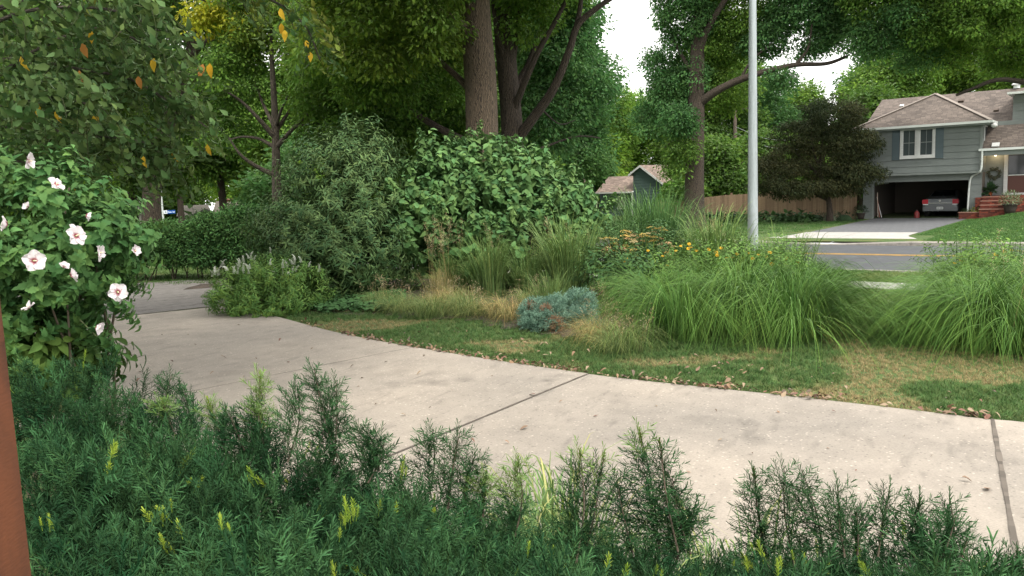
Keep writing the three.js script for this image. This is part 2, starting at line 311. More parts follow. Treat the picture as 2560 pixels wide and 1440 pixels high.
// the neighbour's drive across the street: asphalt up to the garage, a pale concrete apron at the kerb
{
  const P = [], row = (n, a, b) => [[a, n], [b, n]], hy = (u, n, d) => heightUN(Math.min(u, -6.6), n) + d;
  const ns = span(36.12, 49.6, 1.0), L = n => -10.95 - 0.4 * sstep(36, 48, n), Rr = n => -6.55 - 0.05 * (n - 36) / 13;
  const mk = (ns, L, Rr, d) => { const pts = [], f = []; ns.forEach((n, k) => { const a = L(n), b = Rr(n); pts.push(un(a, n, hy(a, n, d)), un((a + b) / 2, n, hy(a, n, d)), un(b, n, hy(b, n, d))); if (k) { const o = k * 3; f.push([o - 3, o - 2, o + 1, o], [o - 2, o - 1, o + 2, o + 1]); } }); return polyGeo(pts, f); };
  const dv = new THREE.Mesh(mk(ns, L, Rr, 0.012), M.asphaltDrive); struct(dv, 'far_driveway');
  const ap = new THREE.Group(); struct(ap, 'driveway_apron');
  const flare = n => 1.0 * Math.pow(1 - sstep(31.6, 34.6, n), 1.5);
  const yA = (u, n, d) => (n < 33 ? (heightUN(-9, 25) - 0.085) * (1 - sstep(31.7, 33, n)) + heightUN(-9, 33) * sstep(31.7, 33, n) : heightUN(-9, n)) + d;
  for (const [a0, a1] of [[31.69, 33.85], [33.87, 36.1]]) for (const s of [0, 1]) {
    const pts = [], f = []; span(a0, a1, 0.4).forEach((n, k) => { const l = -11.0 - flare(n), r = -6.6 + flare(n), m = (l + r) / 2, e = s ? [m + 0.008, r] : [l, m - 0.008]; pts.push(un(e[0], n, yA(0, n, 0.02)), un(e[1], n, yA(0, n, 0.02))); if (k) f.push([2 * k - 2, 2 * k - 1, 2 * k + 1, 2 * k]); });
    part('concrete_slab', polyGeo(pts, f), M.walk, ap);
  }
  const gutterPts = [], gf = []; span(-14, -4, 0.5).forEach((u, k) => { gutterPts.push(un(u, 31.15, roadY(u, 31.15) + 0.007), un(u, 31.47, roadY(u, 31.47) + 0.007)); if (k) gf.push([2 * k - 2, 2 * k, 2 * k + 1, 2 * k - 1]); });
}
// ---- our own drive: cast concrete bays and an old asphalt apron
const EDGE = new THREE.CatmullRomCurve3([[-7.1, -18.3], [-5.9, -16.6], [-4.3, -14.75], [-2.8, -12.8], [-1.31, -11.23], [0.87, -9.28], [2.8, -7.98], [4.3, -6.92], [7.0, -5.2], [9.5, -3.9], [12, -2.9]].map(([x, z]) => V(x, 0, z)));
const edgePts = EDGE.getPoints(90);
const NEAR = new THREE.CatmullRomCurve3([[-11.8, -15.6], [-9.6, -13.2], [-7.2, -11.0], [-5.0, -9.0], [-3.2, -7.2], [-1.4, -5.6], [0.4, -4.5], [2.0, -3.6], [4.4, -2.5], [7, -1.4], [9.5, -0.5]].map(([x, z]) => V(x, 0, z)));
const nearPts = NEAR.getPoints(90);
const TEXW = 16, cx0 = -8, cz0 = -17; // the concrete's texture spans 16 m and does not repeat within the drive
const joints = [[[-8.0, -15.15], [-5.75, -17.6]]];
const concTex = (() => {
  const w = 2048;
  const stains = []; reseed(5); for (let k = 0; k < 26; k++) stains.push([rr(-7, 6), rr(-16, -4), rr(0.08, 0.5), rr(0.03, 0.12)]);
  stains.push([-0.95, -9.1, 0.22, 0.16], [-0.6, -9.2, 0.15, 0.12], [0.35, -9.0, 0.1, 0.2]);
  return tex(w, w, (i, j) => {
    const x = i / w * TEXW + cx0, z = -(j / w * TEXW) + 1, a = fbm(x * 0.7, z * 0.7, 4, 3) - 0.5, b = fbm(x * 5, z * 5, 3, 8) - 0.5, f = hash3(i, j, 5), f2 = hash3(i >> 1, j >> 1, 6);
    let v = 0.80 + 0.20 * a + 0.09 * b + 0.09 * (f - 0.5) + (f2 > 0.985 ? 0.17 : f2 < 0.02 ? -0.12 : 0); const st = fbm(x * 2.2 + 9, z * 2.2, 4, 14); let warm = 0.02 * a;
    if (st > 0.6) v -= (st - 0.6) * 0.3;
    for (const [sx, sz, r, k] of stains) { const d = Math.hypot(x - sx, z - sz) / r; if (d < 1.6) v -= k * Math.max(0, 1 - d * (0.6 + 0.8 * noise3(x * 9, z * 9, 2))); }
    const q = fbm(x * 11 + z * 6, z * 2.5 - x * 2, 3, 23); if (q > 0.64) v -= (q - 0.64) * 0.35;
    return [v * (0.99 + warm), v * 0.935, v * (0.865 - warm)];
  }, true, 1 / TEXW);
})();
concTex.offset.set(-cx0 / TEXW, 1 / TEXW);
const broom = tex(512, 512, (i, j) => { const a = (i + j) / 512, b = (i - j) / 512, v = 0.5 + 0.55 * (tnoise(a * 96, b * 8, 8, 2, 21) - 0.5) + 0.3 * (hash3(i, j, 22) - 0.5); return [v, v, v]; }, false, 0.7);
M.concrete = std(lin(0.465, 0.465, 0.465), 0.9, { map: concTex, bumpMap: broom, bumpScale: 0.006 });
{
  const root = new THREE.Group(); struct(root, 'driveway');
  // cut between the two edge curves at joint lines: [point on the far edge, point on the near edge]
  const cut = [[[9.6, -3.85], [7.6, -1.1]], [[4.17, -6.98], [2.05, -3.0]], [[0.85, -9.3], [-1.9, -5.4]], [[-1.4, -11.3], [-5.3, -7.6]], [[-5.75, -16.5], [-8.2, -15.0], [-9.9, -13.6]]];
  const param = (pts, [x, z]) => { let b = 0, bd = 1e9; pts.forEach((p, k) => { const d = Math.hypot(p.x - x, p.z - z); if (d < bd) { bd = d; b = k; } }); return b; };
  for (let k = 0; k < cut.length - 1; k++) {
    const A = cut[k], B = cut[k + 1], g = 0.006; reseed(70 + k);
    const shrink = (p, q) => { const dx = q[0] - p[0], dz = q[1] - p[1], l = Math.hypot(dx, dz); return [p[0] + dx / l * g, p[1] + dz / l * g]; };
    const e0 = param(edgePts, A[0]), e1 = param(edgePts, B[0]), n0 = param(nearPts, A[A.length - 1]), n1 = param(nearPts, B[B.length - 1]);
    const poly = [];
    const wob = (p, q) => { // a joint edge, slightly ragged
      const o = [], n = 14; for (let t = 0; t <= n; t++) o.push([p[0] + (q[0] - p[0]) * t / n + rs(0.004), p[1] + (q[1] - p[1]) * t / n + rs(0.004)]); return o;
    };
    poly.push(shrink(A[0], B[0])); for (let i = e0 - 1; i > e1; i--) poly.push([edgePts[i].x, edgePts[i].z]); poly.push(shrink(B[0], A[0]));
    for (let t = 0; t < B.length - 1; t++) poly.push(...wob(B[t], B[t + 1]).slice(1).map(p => shrink(p, A[Math.min(t + 1, A.length - 1)])));
    for (let i = n1 + 1; i < n0; i++) poly.push([nearPts[i].x, nearPts[i].z]);
    poly.push(...wob(A[A.length - 1], A[0]).slice(0, -1).map(p => shrink(p, B[0])));
    const m = part('concrete_slab', slabGeo(poly, -0.1, 0.03 + [0, -0.004, 0.003, 0][k]), M.concrete, root);
  }
}
{ // joint filler: dirt and grit lying in the open joints
  const a = new Acc(); reseed(90);
  for (const [[x0, z0], [x1, z1], w] of [[[4.17, -6.98], [2.05, -3.0], 0.016], [[0.85, -9.3], [-1.9, -5.4], 0.009], [[-1.4, -11.3], [-5.3, -7.6], 0.007]]) {
    const n = 60, dx = x1 - x0, dz = z1 - z0, l = Math.hypot(dx, dz), sx = -dz / l, sz = dx / l;
    for (let k = 0; k < n; k++) { const t0 = k / n, t1 = (k + 1) / n, h0 = w * (0.5 + 0.9 * noise3(k * 0.6, 1, w * 99)), h1 = w * (0.5 + 0.9 * noise3((k + 1) * 0.6, 1, w * 99)); const y = 0.034; const v = rr(0.6, 1.1), c = [0.13 * v, 0.11 * v, 0.09 * v];
      a.quad(V(x0 + dx * t0 - sx * h0, y, z0 + dz * t0 - sz * h0), V(x0 + dx * t0 + sx * h0, y, z0 + dz * t0 + sz * h0), V(x0 + dx * t1 + sx * h1, y, z0 + dz * t1 + sz * h1), V(x0 + dx * t1 - sx * h1, y, z0 + dz * t1 - sz * h1), c); }
  }
  const m = new THREE.Mesh(a.geo(), std(lin(1, 1, 1), 1, { vertexColors: true, side: THREE.DoubleSide, bumpMap: fineBump, bumpScale: 0.005 })); struct(m, 'joint_grit', 'stuff');
}
{ // old asphalt beyond the concrete
  const poly = [[-5.9, -16.75], [-8.15, -15.25], [-9.95, -13.8], [-14, -15.5], [-22, -19], [-30, -23], [-24, -27], [-12.3, -21.9], [-9.9, -21.9], [-7.6, -22.4], [-5, -22.2], [-4.6, -20.2], [-5.6, -18.2]];
  const m = new THREE.Mesh(slabGeo(poly, -0.1, 0.02), M.asphaltOld); m.receiveShadow = true; struct(m, 'asphalt_driveway');
  const cr = new Acc(); reseed(97); // tar-dark cracks, a real thin strip of dirt each
  for (const [x0, z0, x1, z1, w] of [[-8.6, -15.35, -6.3, -17.1, 0.03], [-9.6, -17.6, -6.0, -19.0, 0.02], [-11, -16.6, -7.0, -17.9, 0.015], [-12, -19.4, -8, -20.4, 0.02], [-10, -16, -9.2, -18.8, 0.015]]) {
    const n = 26; let px = x0, pz = z0; for (let k = 1; k <= n; k++) { const t = k / n, x = x0 + (x1 - x0) * t + rs(0.05), z = z0 + (z1 - z0) * t + rs(0.05), h = w * rr(0.3, 1); if (rnd() < 0.85) cr.quad(V(px, 0.026, pz - h), V(px, 0.026, pz + h), V(x, 0.026, z + h), V(x, 0.026, z - h), [0.05, 0.045, 0.04]); px = x; pz = z; }
  }
  struct(new THREE.Mesh(cr.geo(), std(lin(1, 1, 1), 1, { vertexColors: true, side: THREE.DoubleSide })), 'crack_dirt', 'stuff');
}
// distance from the drive's far edge, positive on the lawn side
function lawnSide(x, z) { let bd = 1e9, s = 0; for (let k = 1; k < edgePts.length; k++) { const a = edgePts[k - 1], b = edgePts[k], dx = b.x - a.x, dz = b.z - a.z, l2 = dx * dx + dz * dz, t = clamp(((x - a.x) * dx + (z - a.z) * dz) / l2, 0, 1), qx = x - a.x - dx * t, qz = z - a.z - dz * t, d = Math.hypot(qx, qz); if (d < bd) { bd = d; s = dx * qz - dz * qx; } } return s < 0 ? bd : -bd; }
// planting bed soil, a low mound
const inBed = (x, z) => { const d = lawnSide(x, z), n = toN(x, z), u = toU(x, z); return d > 1.5 + 0.5 * noise3(x * 0.7, 0, z * 0.7) - 1.2 * sstep(-1, -4.5, x) && n < 17.6 && u < -5.2 + 0.5 * Math.sin(n) ; };
// ---------------------------------------------------------------- lawn: real blades over the near ground
function bladeTuft(n, h, w, spread, lean, cols) {
  const a = new Acc();
  for (let k = 0; k < n; k++) {
    const an = rnd() * 6.283, b = V(Math.cos(an) * rnd() * spread, 0, Math.sin(an) * rnd() * spread), d = V(rs(1), 0, rs(1)).normalize(), H = h * rr(0.5, 1.15), l = lean * rr(0.2, 1.3), pts = [];
    for (let q = 0; q <= 3; q++) { const t = q / 3; pts.push(V(b.x + d.x * l * t * t, H * t * (1 - 0.2 * t), b.z + d.z * l * t * t)); }
    const side = V(-d.z, 0, d.x).applyAxisAngle(UP, rs(0.8)), c = tint(0.25, 0.1); a.ribbon(pts, w * rr(0.7, 1.2), side, c.map(v => v * 0.9), c);
  }
  return a.geo();
}
reseed(200);
const grassMat = leafMat(0.3, 0.9);
const lawnTufts = [0, 1, 2].map(() => bladeTuft(12, 0.062, 0.0055, 0.045, 0.045));
const dryAt = (x, z) => { const d = lawnSide(x, z); return clamp(sstep(0.5, 0.62, fbm(x * 0.9 + 3, z * 0.9, 3, 33)) * 1.0 + 0.2 * fbm(x * 3, z * 3, 2, 35) + 0.12 * sstep(0.5, 0.1, d) - 0.12, 0, 1); };
{
  const items = [], far = []; reseed(210);
  const GREEN = [0.072, 0.145, 0.042], STRAW = [0.37, 0.29, 0.15], OLIVE = [0.15, 0.18, 0.065];
  for (let k = 0; k < 150000 && items.length < 30000; k++) {
    const x = rr(-7, 10), z = rr(-19, -3.4), d = lawnSide(x, z); if (d < 0.012 || d > 6) continue;
    const dist = Math.hypot(x, z); if (rnd() > clamp(9 / dist, 0.3, 1) * (d > 3 ? 0.6 : 1)) continue;
    const dr = dryAt(x, z), t = clamp(dr + rs(0.35), 0, 1), s = (1 - 0.35 * dr) * rr(0.75, 1.3) * (d < 0.08 ? 0.8 : 1);
    const c = t < 0.5 ? mixc(GREEN, OLIVE, t * 2, rr(0.8, 1.2)) : mixc(OLIVE, STRAW, t * 2 - 1, rr(0.75, 1.15));
    items.push({ m: new THREE.Matrix4().compose(V(x, groundY(x, z) - 0.002, z), new THREE.Quaternion().setFromEuler(new THREE.Euler(rs(0.2), rnd() * 6.28, rs(0.2))), V(s * 1.15, s, s * 1.15)), c });
  }
  const root = new THREE.Group(); struct(root, 'lawn_grass', 'stuff'); scatter('grass', root, lawnTufts, grassMat, items, 'stuff');
  // verge and the grass beyond, coarser
  const vt = [0, 1].map(() => bladeTuft(16, 0.09, 0.012, 0.14, 0.06)); reseed(220);
  for (let k = 0; k < 16000; k++) {
    const u = rr(-26, 6), n = rnd() < 0.5 ? rr(11, 18.2) : rr(19.7, 21.85), p = un(u, n, heightUN(u, n)); if (lawnSide(p.x, p.z) < 3 && n < 18.2) continue;
    const s = rr(0.7, 1.2), dr = fbm(u * 0.5, n * 0.5, 2, 37); far.push({ m: new THREE.Matrix4().compose(p, new THREE.Quaternion().setFromEuler(new THREE.Euler(0, rnd() * 6.28, 0)), V(s, s, s)), c: mixc([0.085, 0.17, 0.045], [0.2, 0.22, 0.08], clamp(dr * 1.6 - 0.5 + rs(0.2), 0, 1), rr(0.85, 1.15)) });
  }
  for (let k = 0; k < 15000; k++) { // across the street
    const u = rnd() < 0.55 ? rr(-6.4, 3) : rr(-32, -11.4), n = rr(31.75, 48); if (u < -11 && n < 36 && u > -12.2) continue; const p = un(u, n, heightUN(u, n));
    if (u > -6.4 && n > 47.6) continue; if (n < 34.5 && u > -12.4 && u < -5.6) continue;
    const s = rr(0.8, 1.3); far.push({ m: new THREE.Matrix4().compose(p, new THREE.Quaternion().setFromEuler(new THREE.Euler(0, rnd() * 6.28, 0)), V(s, s * 0.8, s)), c: mixc([0.06, 0.15, 0.04], [0.10, 0.2, 0.05], rnd(), rr(0.85, 1.15)) });
  }
  const root2 = new THREE.Group(); struct(root2, 'verge_grass', 'stuff'); scatter('grass', root2, vt, grassMat, far, 'stuff');
}
// soil of the planting bed
{
  const us = span(-17, -1, 0.5), ns = span(7, 18, 0.5), P = [], I = [], T = [], ix = new Map();
  const hh = (x, z) => groundY(x, z) + 0.012 + 0.05 * noise3(x * 1.3, 4, z * 1.3) * sstep(1.4, 2.6, lawnSide(x, z));
  for (let x = -8; x < 8; x += 0.3) for (let z = -21; z < -7; z += 0.3) {
    const c = [[x, z], [x + 0.3, z], [x + 0.3, z + 0.3], [x, z + 0.3]]; if (!c.every(([a, b]) => inBed(a, b))) continue;
    const id = c.map(([a, b]) => { const k = `${a.toFixed(2)},${b.toFixed(2)}`; if (!ix.has(k)) { ix.set(k, P.length / 3); P.push(a, hh(a, b), b); T.push(a * 0.6, b * 0.6); } return ix.get(k); });
    I.push(id[0], id[3], id[2], id[0], id[2], id[1]);
  }
  const g = new THREE.BufferGeometry(); g.setAttribute('position', new THREE.Float32BufferAttribute(P, 3)); g.setAttribute('uv', new THREE.Float32BufferAttribute(T, 2)); g.setIndex(I); g.computeVertexNormals();
  const m = new THREE.Mesh(g, M.soil); m.receiveShadow = true; struct(m, 'planting_bed_soil');
}
// fallen leaves: a litter of fragments along the drive's edge, and single dry leaves lying on the concrete
const dryLeaf = () => { const L = rr(0.05, 0.085), g = new Acc(), lf = outlineLeaf([[L * 0.12, L * 0.06], [L * 0.27, L * 0.3], [L * 0.22, L * 0.6], [L * 0.1, L * 0.85], [0, L]], rr(0.2, 0.9), rr(-0.9, 0.6)); g.add(lf, new THREE.Matrix4(), [1, 1, 1]); const q = g.geo(); q.translate(0, -L / 2, 0); q.rotateX(-Math.PI / 2); q.computeBoundingBox(); q.translate(0, -q.boundingBox.min.y, 0); return q; };
reseed(300);
const dryGeos = Array.from({ length: 7 }, dryLeaf);
const dryCols = [[0.19, 0.125, 0.08], [0.24, 0.15, 0.09], [0.17, 0.085, 0.06], [0.27, 0.20, 0.13], [0.12, 0.09, 0.065]];
const dryMats = dryCols.map(c => std(lin(...c), 0.85, { side: THREE.DoubleSide }));
{
  const items = []; const dm = std(lin(1, 1, 1), 0.9, { side: THREE.DoubleSide, vertexColors: true });
  for (let k = 0; k < 1500; k++) {
    const t = Math.pow(rnd(), 0.9) * 0.62 + 0.24, p = EDGE.getPoint(t), q = EDGE.getTangent(t), off = gauss() * 0.07 + 0.02 + (rnd() < 0.15 ? rr(0, 1.2) : 0), cl = noise3(t * 60, 2, 7); if (cl < 0.45 && rnd() < 0.8) continue;
    const x = p.x + q.z * off, z = p.z - q.x * off, s = rr(0.35, 1.15); items.push({ m: new THREE.Matrix4().compose(V(x, 0.036 + (off > 0.05 ? 0.02 : 0), z), new THREE.Quaternion().setFromEuler(new THREE.Euler(rs(0.5), rnd() * 6.28, rs(0.5))), V(s, s, s)), c: lin(...dryCols[Math.floor(rnd() * 5)]) });
  }
  const root = new THREE.Group(); struct(root, 'leaf_litter', 'stuff'); scatter('fallen_leaves', root, dryGeos, dm, items, 'stuff');
  const spots = [[1310, 1072, 1], [1268, 1108, .6], [1182, 1104, .7], [1640, 1014, .8], [1660, 1103, .6], [2418, 1203, 1], [2468, 1224, 1.1], [1330, 988, .9], [1048, 936, 1], [880, 918, .9], [896, 966, .8], [1230, 940, .7], [700, 852, 1], [596, 812, .9], [488, 862, .8], [560, 896, 1], [640, 898, .7], [720, 905, .9], [470, 836, .7], [405, 838, .7], [350, 930, .8], [300, 985, 1], [345, 955, 1], [940, 1012, .6], [860, 980, .8], [1130, 975, .5], [1402, 1005, .6], [1490, 1040, .6], [1800, 1100, .5], [1790, 1028, .5], [1880, 1135, .5], [2070, 1120, .5], [2140, 1175, .45], [2260, 1090, .45], [965, 905, .8], [780, 872, .8], [530, 935, .8], [430, 905, .7], [610, 940, .6], [810, 950, .6], [2330, 1140, .5], [1720, 1180, .5], [1560, 1120, .45], [1010, 1040, .7], [1075, 1020, .5], [690, 990, .7], [1945, 1030, .8], [2085, 1030, .7], [905, 945, .7], [1060, 890, .7]];
  spots.forEach(([px, py, s], k) => {
    const d = ray(px, py), t = (0.033 - EYE) / d.y, p = d.multiplyScalar(t).add(V(0, EYE, 0)); const m = solo('fallen_leaf', 'small curled dry brown leaf lying on the pale concrete drive', 'leaf', dryGeos[k % 7], dryMats[k % 5], [p.x, 0.031, p.z], 'dry leaves scattered over the drive'); m.rotation.y = rnd() * 6.28; m.scale.setScalar(s * rr(0.85, 1.15));
  });
}
// ---------------------------------------------------------------- buildings across the street
const shingle = (base, s) => tex(512, 512, (i, j) => {
  const row = Math.floor(j / 512 * 28), x = i / 512 * 16 + (row % 2) * 0.5 + hash3(row, 3, s) * 0.6, tab = Math.floor(x), fy = j / 512 * 28 - row, fx = x - tab;
  const v = 0.78 + 0.2 * (hash3(tab % 16, row, s) - 0.5) + 0.15 * (hash3(i, j, s) - 0.5) + 0.2 * (tnoise(i / 512 * 4, j / 512 * 4, 4, 3, s) - 0.5); const e = fy < 0.12 || fx < 0.05 ? 0.72 : 1;
  return [base[0] * v * e, base[1] * v * e, base[2] * v * e];
}, true, 0.25);
const shingleBump = tex(256, 256, (i, j) => { const f = (j / 256 * 28) % 1, v = 1 - f; return [v, v, v]; }, false, 0.25);
M.roofBrown = std(lin(0.36, 0.36, 0.36), 0.95, { map: shingle([0.78, 0.71, 0.66], 3), bumpMap: shingleBump, bumpScale: 0.012 });
M.roofTan = std(lin(0.62, 0.62, 0.62), 0.95, { map: shingle([0.84, 0.74, 0.68], 5), bumpMap: shingleBump, bumpScale: 0.012 });
M.roofGrey = std(lin(0.5, 0.5, 0.5), 0.95, { map: shingle([0.78, 0.74, 0.68], 7), bumpMap: shingleBump, bumpScale: 0.012 });
const paintGrain = (s) => tex(256, 256, (i, j) => { const v = 0.9 + 0.1 * (tnoise(i / 256 * 4, j / 256 * 16, 4, 3, s) - 0.5) + 0.05 * (hash3(i, j, s) - 0.5); return [v, v, v]; });
const pg = paintGrain(5);
M.sidingGrey = std(lin(0.245, 0.275, 0.265), 0.75, { map: pg }); M.sidingGreen = std(lin(0.075, 0.125, 0.112), 0.75, { map: pg }); M.shutter = std(lin(0.085, 0.12, 0.135), 0.6);
M.white = std(lin(0.78, 0.79, 0.78), 0.5, { map: pg }); M.gutter = std(lin(0.72, 0.76, 0.74), 0.45); M.trimGrey = std(lin(0.27, 0.30, 0.285), 0.7, { map: pg });
M.glass = new THREE.MeshPhysicalMaterial({ color: 0xffffff, roughness: 0.04, transmission: 1, thickness: 0, ior: 1.5 });
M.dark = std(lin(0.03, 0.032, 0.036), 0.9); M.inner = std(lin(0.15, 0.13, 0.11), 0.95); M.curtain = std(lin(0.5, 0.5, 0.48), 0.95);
const brickT = tex(256, 256, (i, j) => { const row = Math.floor(j / 256 * 14), x = i / 256 * 5 + (row % 2) * 0.5, fx = x % 1, fy = (j / 256 * 14) % 1, m = fx < 0.04 || fy < 0.12; const v = m ? 0.75 : 0.7 + 0.4 * (hash3(Math.floor(x) % 5, row, 8) - 0.5) + 0.1 * (hash3(i, j, 3) - 0.5); return m ? [v * 0.8, v * 0.62, v * 0.55] : [v, v * 0.48, v * 0.36]; });
M.brick = std(lin(0.32, 0.33, 0.34), 0.9, { map: brickT }); M.brickCap = std(lin(0.33, 0.18, 0.135), 0.85);
M.doorRed = std(lin(0.10, 0.035, 0.025), 0.5); M.pot = std(lin(0.045, 0.035, 0.03), 0.7); M.terracotta = std(lin(0.5, 0.16, 0.07), 0.85);

M.ridge = std(lin(0.24, 0.205, 0.18), 0.95);
const gz = 0; // house frame: x = u, z = -n
function tri(a, b, c) { return [a, b, c]; }
const HF = heightUN(-9, 49);  // about -0.3
const house = thing('split_level_house', 'grey split-level house with brown shingle roof and open garage across the street', 'house', [0, 0, 0], STREET);
const Z = n => -n;
{
  const x0 = -11.95, x1 = -6.05, F0 = 49.3, FU = 48.8, FL = -0.3, UB = 2.08, EV = 4.62;
  // lower walls with the garage opening
  const wl = part('wall', mergeGeometries([boxGeo(x0 + 0.05, -11.4, FL - 0.3, 2.05, Z(49.62), Z(F0 + 0.02)), boxGeo(-6.66, x1 - 0.04, FL - 0.3, 2.05, Z(49.62), Z(F0 + 0.02)), boxGeo(-11.4, -6.66, 1.72, 2.05, Z(49.62), Z(F0 + 0.02))]), M.trimGrey, house);
  // lap siding boards on the lower piers
  for (const [a, b] of [[x0 + 0.03, -11.46], [-6.6, x1 - 0.02]]) for (let k = 0; k < 7; k++) { const y = FL - 0.05 + k * 0.36; const g = boxGeo(a, b, y + 0.012, Math.min(y + 0.352, 2.04), Z(F0 + 0.015), Z(F0 - 0.012)); part('siding_board', g, M.sidingGrey, house); }
  part('garage_header', boxGeo(-11.44, -6.62, 1.71, 2.045, Z(F0 + 0.01), Z(F0 - 0.03)), M.trimGrey, house);
  for (const a of [-11.46, -6.68]) part('garage_jamb', boxGeo(a, a + 0.07, FL - 0.02, 1.71, Z(F0 + 0.3), Z(F0 - 0.035)), M.trimGrey, house);
  // garage interior: a box, its unlit gloom partly put into the dark colour
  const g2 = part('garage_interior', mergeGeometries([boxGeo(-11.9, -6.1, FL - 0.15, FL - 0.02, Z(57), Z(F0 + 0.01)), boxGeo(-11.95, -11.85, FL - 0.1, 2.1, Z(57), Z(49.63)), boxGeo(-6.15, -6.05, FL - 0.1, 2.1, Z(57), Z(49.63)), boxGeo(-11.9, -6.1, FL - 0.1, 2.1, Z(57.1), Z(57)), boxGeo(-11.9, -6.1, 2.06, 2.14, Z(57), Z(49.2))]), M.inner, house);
  part('garage_door', boxGeo(-11.35, -6.72, 1.78, 1.82, Z(52.6), Z(49.75)), M.trimGrey, house);
  part('door_track', boxGeo(-11.3, -11.24, 1.6, 1.78, Z(52.4), Z(49.9)), M.gutter, house);
  // upper storey
  part('upper_wall', boxGeo(x0 + 0.02, x1 - 0.02, UB + 0.02, EV + 0.1, Z(57), Z(FU + 0.03)), M.sidingGrey, house);
  const rows = [UB + 0.1]; for (let k = 0; k < 8; k++) rows.push(rows[k] + 0.335);
  for (let k = 0; k < 8; k++) {
    const y0 = rows[k], y1 = Math.min(rows[k + 1], EV + 0.06) - 0.018;
    const segs = y1 < 2.9 || y0 > 4.62 ? [[x0, x1]] : [[x0, -10.34], [-7.82, x1]];
    for (const [a, b] of segs) { const g = polyGeo([V(a, y0, Z(FU - 0.035)), V(b, y0, Z(FU - 0.035)), V(b, y1, Z(FU - 0.012)), V(a, y1, Z(FU - 0.012)), V(a, y0, Z(FU + 0.03)), V(b, y0, Z(FU + 0.03)), V(b, y1, Z(FU + 0.03)), V(a, y1, Z(FU + 0.03))], [[0, 1, 2, 3], [4, 0, 3, 7], [1, 5, 6, 2], [4, 5, 1, 0], [3, 2, 6, 7]]); part('siding_board', g, M.sidingGrey, house); }
  }
  part('trim_board', boxGeo(x0 - 0.02, x1 + 0.02, UB - 0.02, UB + 0.085, Z(FU + 0.1), Z(FU - 0.05)), M.trimGrey, house);
  part('soffit', boxGeo(x0, x1, UB - 0.03, UB + 0.01, Z(F0 + 0.1), Z(FU + 0.12)), M.trimGrey, house);
  part('corner_board', boxGeo(x1 - 0.1, x1 + 0.025, UB + 0.09, EV + 0.02, Z(FU + 0.1), Z(FU - 0.055)), M.trimGrey, house);
  // right flank of the wing: siding and the narrow white window
  for (let k = 0; k < 8; k++) part('siding_board', boxGeo(x1 - 0.01, x1 + 0.022, rows[k], rows[k] + 0.315, Z(54), Z(FU + 0.115)), M.sidingGrey, house);
  const nw = part('window', boxGeo(x1 + 0.022, x1 + 0.06, 3.5, 4.5, Z(50.3), Z(49.3)), M.white, house); part('pane', boxGeo(x1 + 0.061, x1 + 0.068, 3.58, 4.42, Z(50.22), Z(49.38)), M.dark, nw);
  // double window with shutters
  const w = part('window', mergeGeometries([boxGeo(-9.93, -8.21, 4.5, 4.64, Z(FU - 0.03), Z(FU - 0.11)), boxGeo(-9.93, -8.21, 2.94, 3.07, Z(FU - 0.03), Z(FU - 0.14)), boxGeo(-9.93, -9.82, 3.07, 4.5, Z(FU - 0.03), Z(FU - 0.11)), boxGeo(-8.32, -8.21, 3.07, 4.5, Z(FU - 0.03), Z(FU - 0.11)), boxGeo(-9.16, -8.98, 3.07, 4.5, Z(FU - 0.03), Z(FU - 0.11))]), M.white, house);
  for (const [a, b] of [[-9.82, -9.16], [-8.98, -8.32]]) {
    part('sash', mergeGeometries([boxGeo(a, b, 3.07, 3.12, Z(FU - 0.02), Z(FU - 0.075)), boxGeo(a, b, 4.45, 4.5, Z(FU - 0.02), Z(FU - 0.075)), boxGeo(a, a + 0.045, 3.12, 4.45, Z(FU - 0.02), Z(FU - 0.075)), boxGeo(b - 0.045, b, 3.12, 4.45, Z(FU - 0.02), Z(FU - 0.075))]), M.white, w);
    part('muntin', mergeGeometries([boxGeo(a + 0.045, b - 0.045, 3.77, 3.80, Z(FU - 0.02), Z(FU - 0.06)), boxGeo((a + b) / 2 - 0.008, (a + b) / 2 + 0.008, 3.12, 4.45, Z(FU - 0.025), Z(FU - 0.05))]), std(lin(0.3, 0.32, 0.32), 0.6), w);
    part('pane', boxGeo(a + 0.045, b - 0.045, 3.12, 4.45, Z(FU - 0.024), Z(FU - 0.03)), std(lin(0.07, 0.085, 0.09), 0.08), w);
  }
  for (const [a, b] of [[-10.34, -9.94], [-8.2, -7.82]]) {
    const s = part('shutter', boxGeo(a, b, 2.9, 4.6, Z(FU - 0.02), Z(FU - 0.055)), M.shutter, house);
    for (const [c, d] of [[2.98, 3.7], [3.8, 4.52]]) part('shutter_panel', boxGeo(a + 0.06, b - 0.06, c, d, Z(FU - 0.05), Z(FU - 0.066)), M.shutter, s);
  }
  // roof of the wing: hipped towards the street, running back into the main roof
  const e0 = x0 - 0.38, e1 = x1 + 0.42, ez = Z(48.35), px = -8.75, pz = Z(51.6), py = 6.5, ey = EV + 0.07, t = 0.09;
  const A = V(e0, ey, ez), B = V(e1, ey, ez), C = V(px, py, pz), D = V(e0, ey, Z(57)), E2 = V(px, py, Z(57)), G = V(e1, ey, Z(57));
  const dn = p => p.clone().setY(p.y - t), pts = [A, B, C, D, E2, G, dn(A), dn(B), dn(C), dn(D), dn(E2), dn(G)];
  const rf = part('roof', polyGeo(pts, [[0, 1, 2], [3, 0, 2, 4], [1, 5, 4, 2], [6, 8, 7], [9, 10, 8, 6], [7, 8, 10, 11], [0, 6, 7, 1], [3, 9, 6, 0], [1, 7, 11, 5]]), M.roofBrown, house);
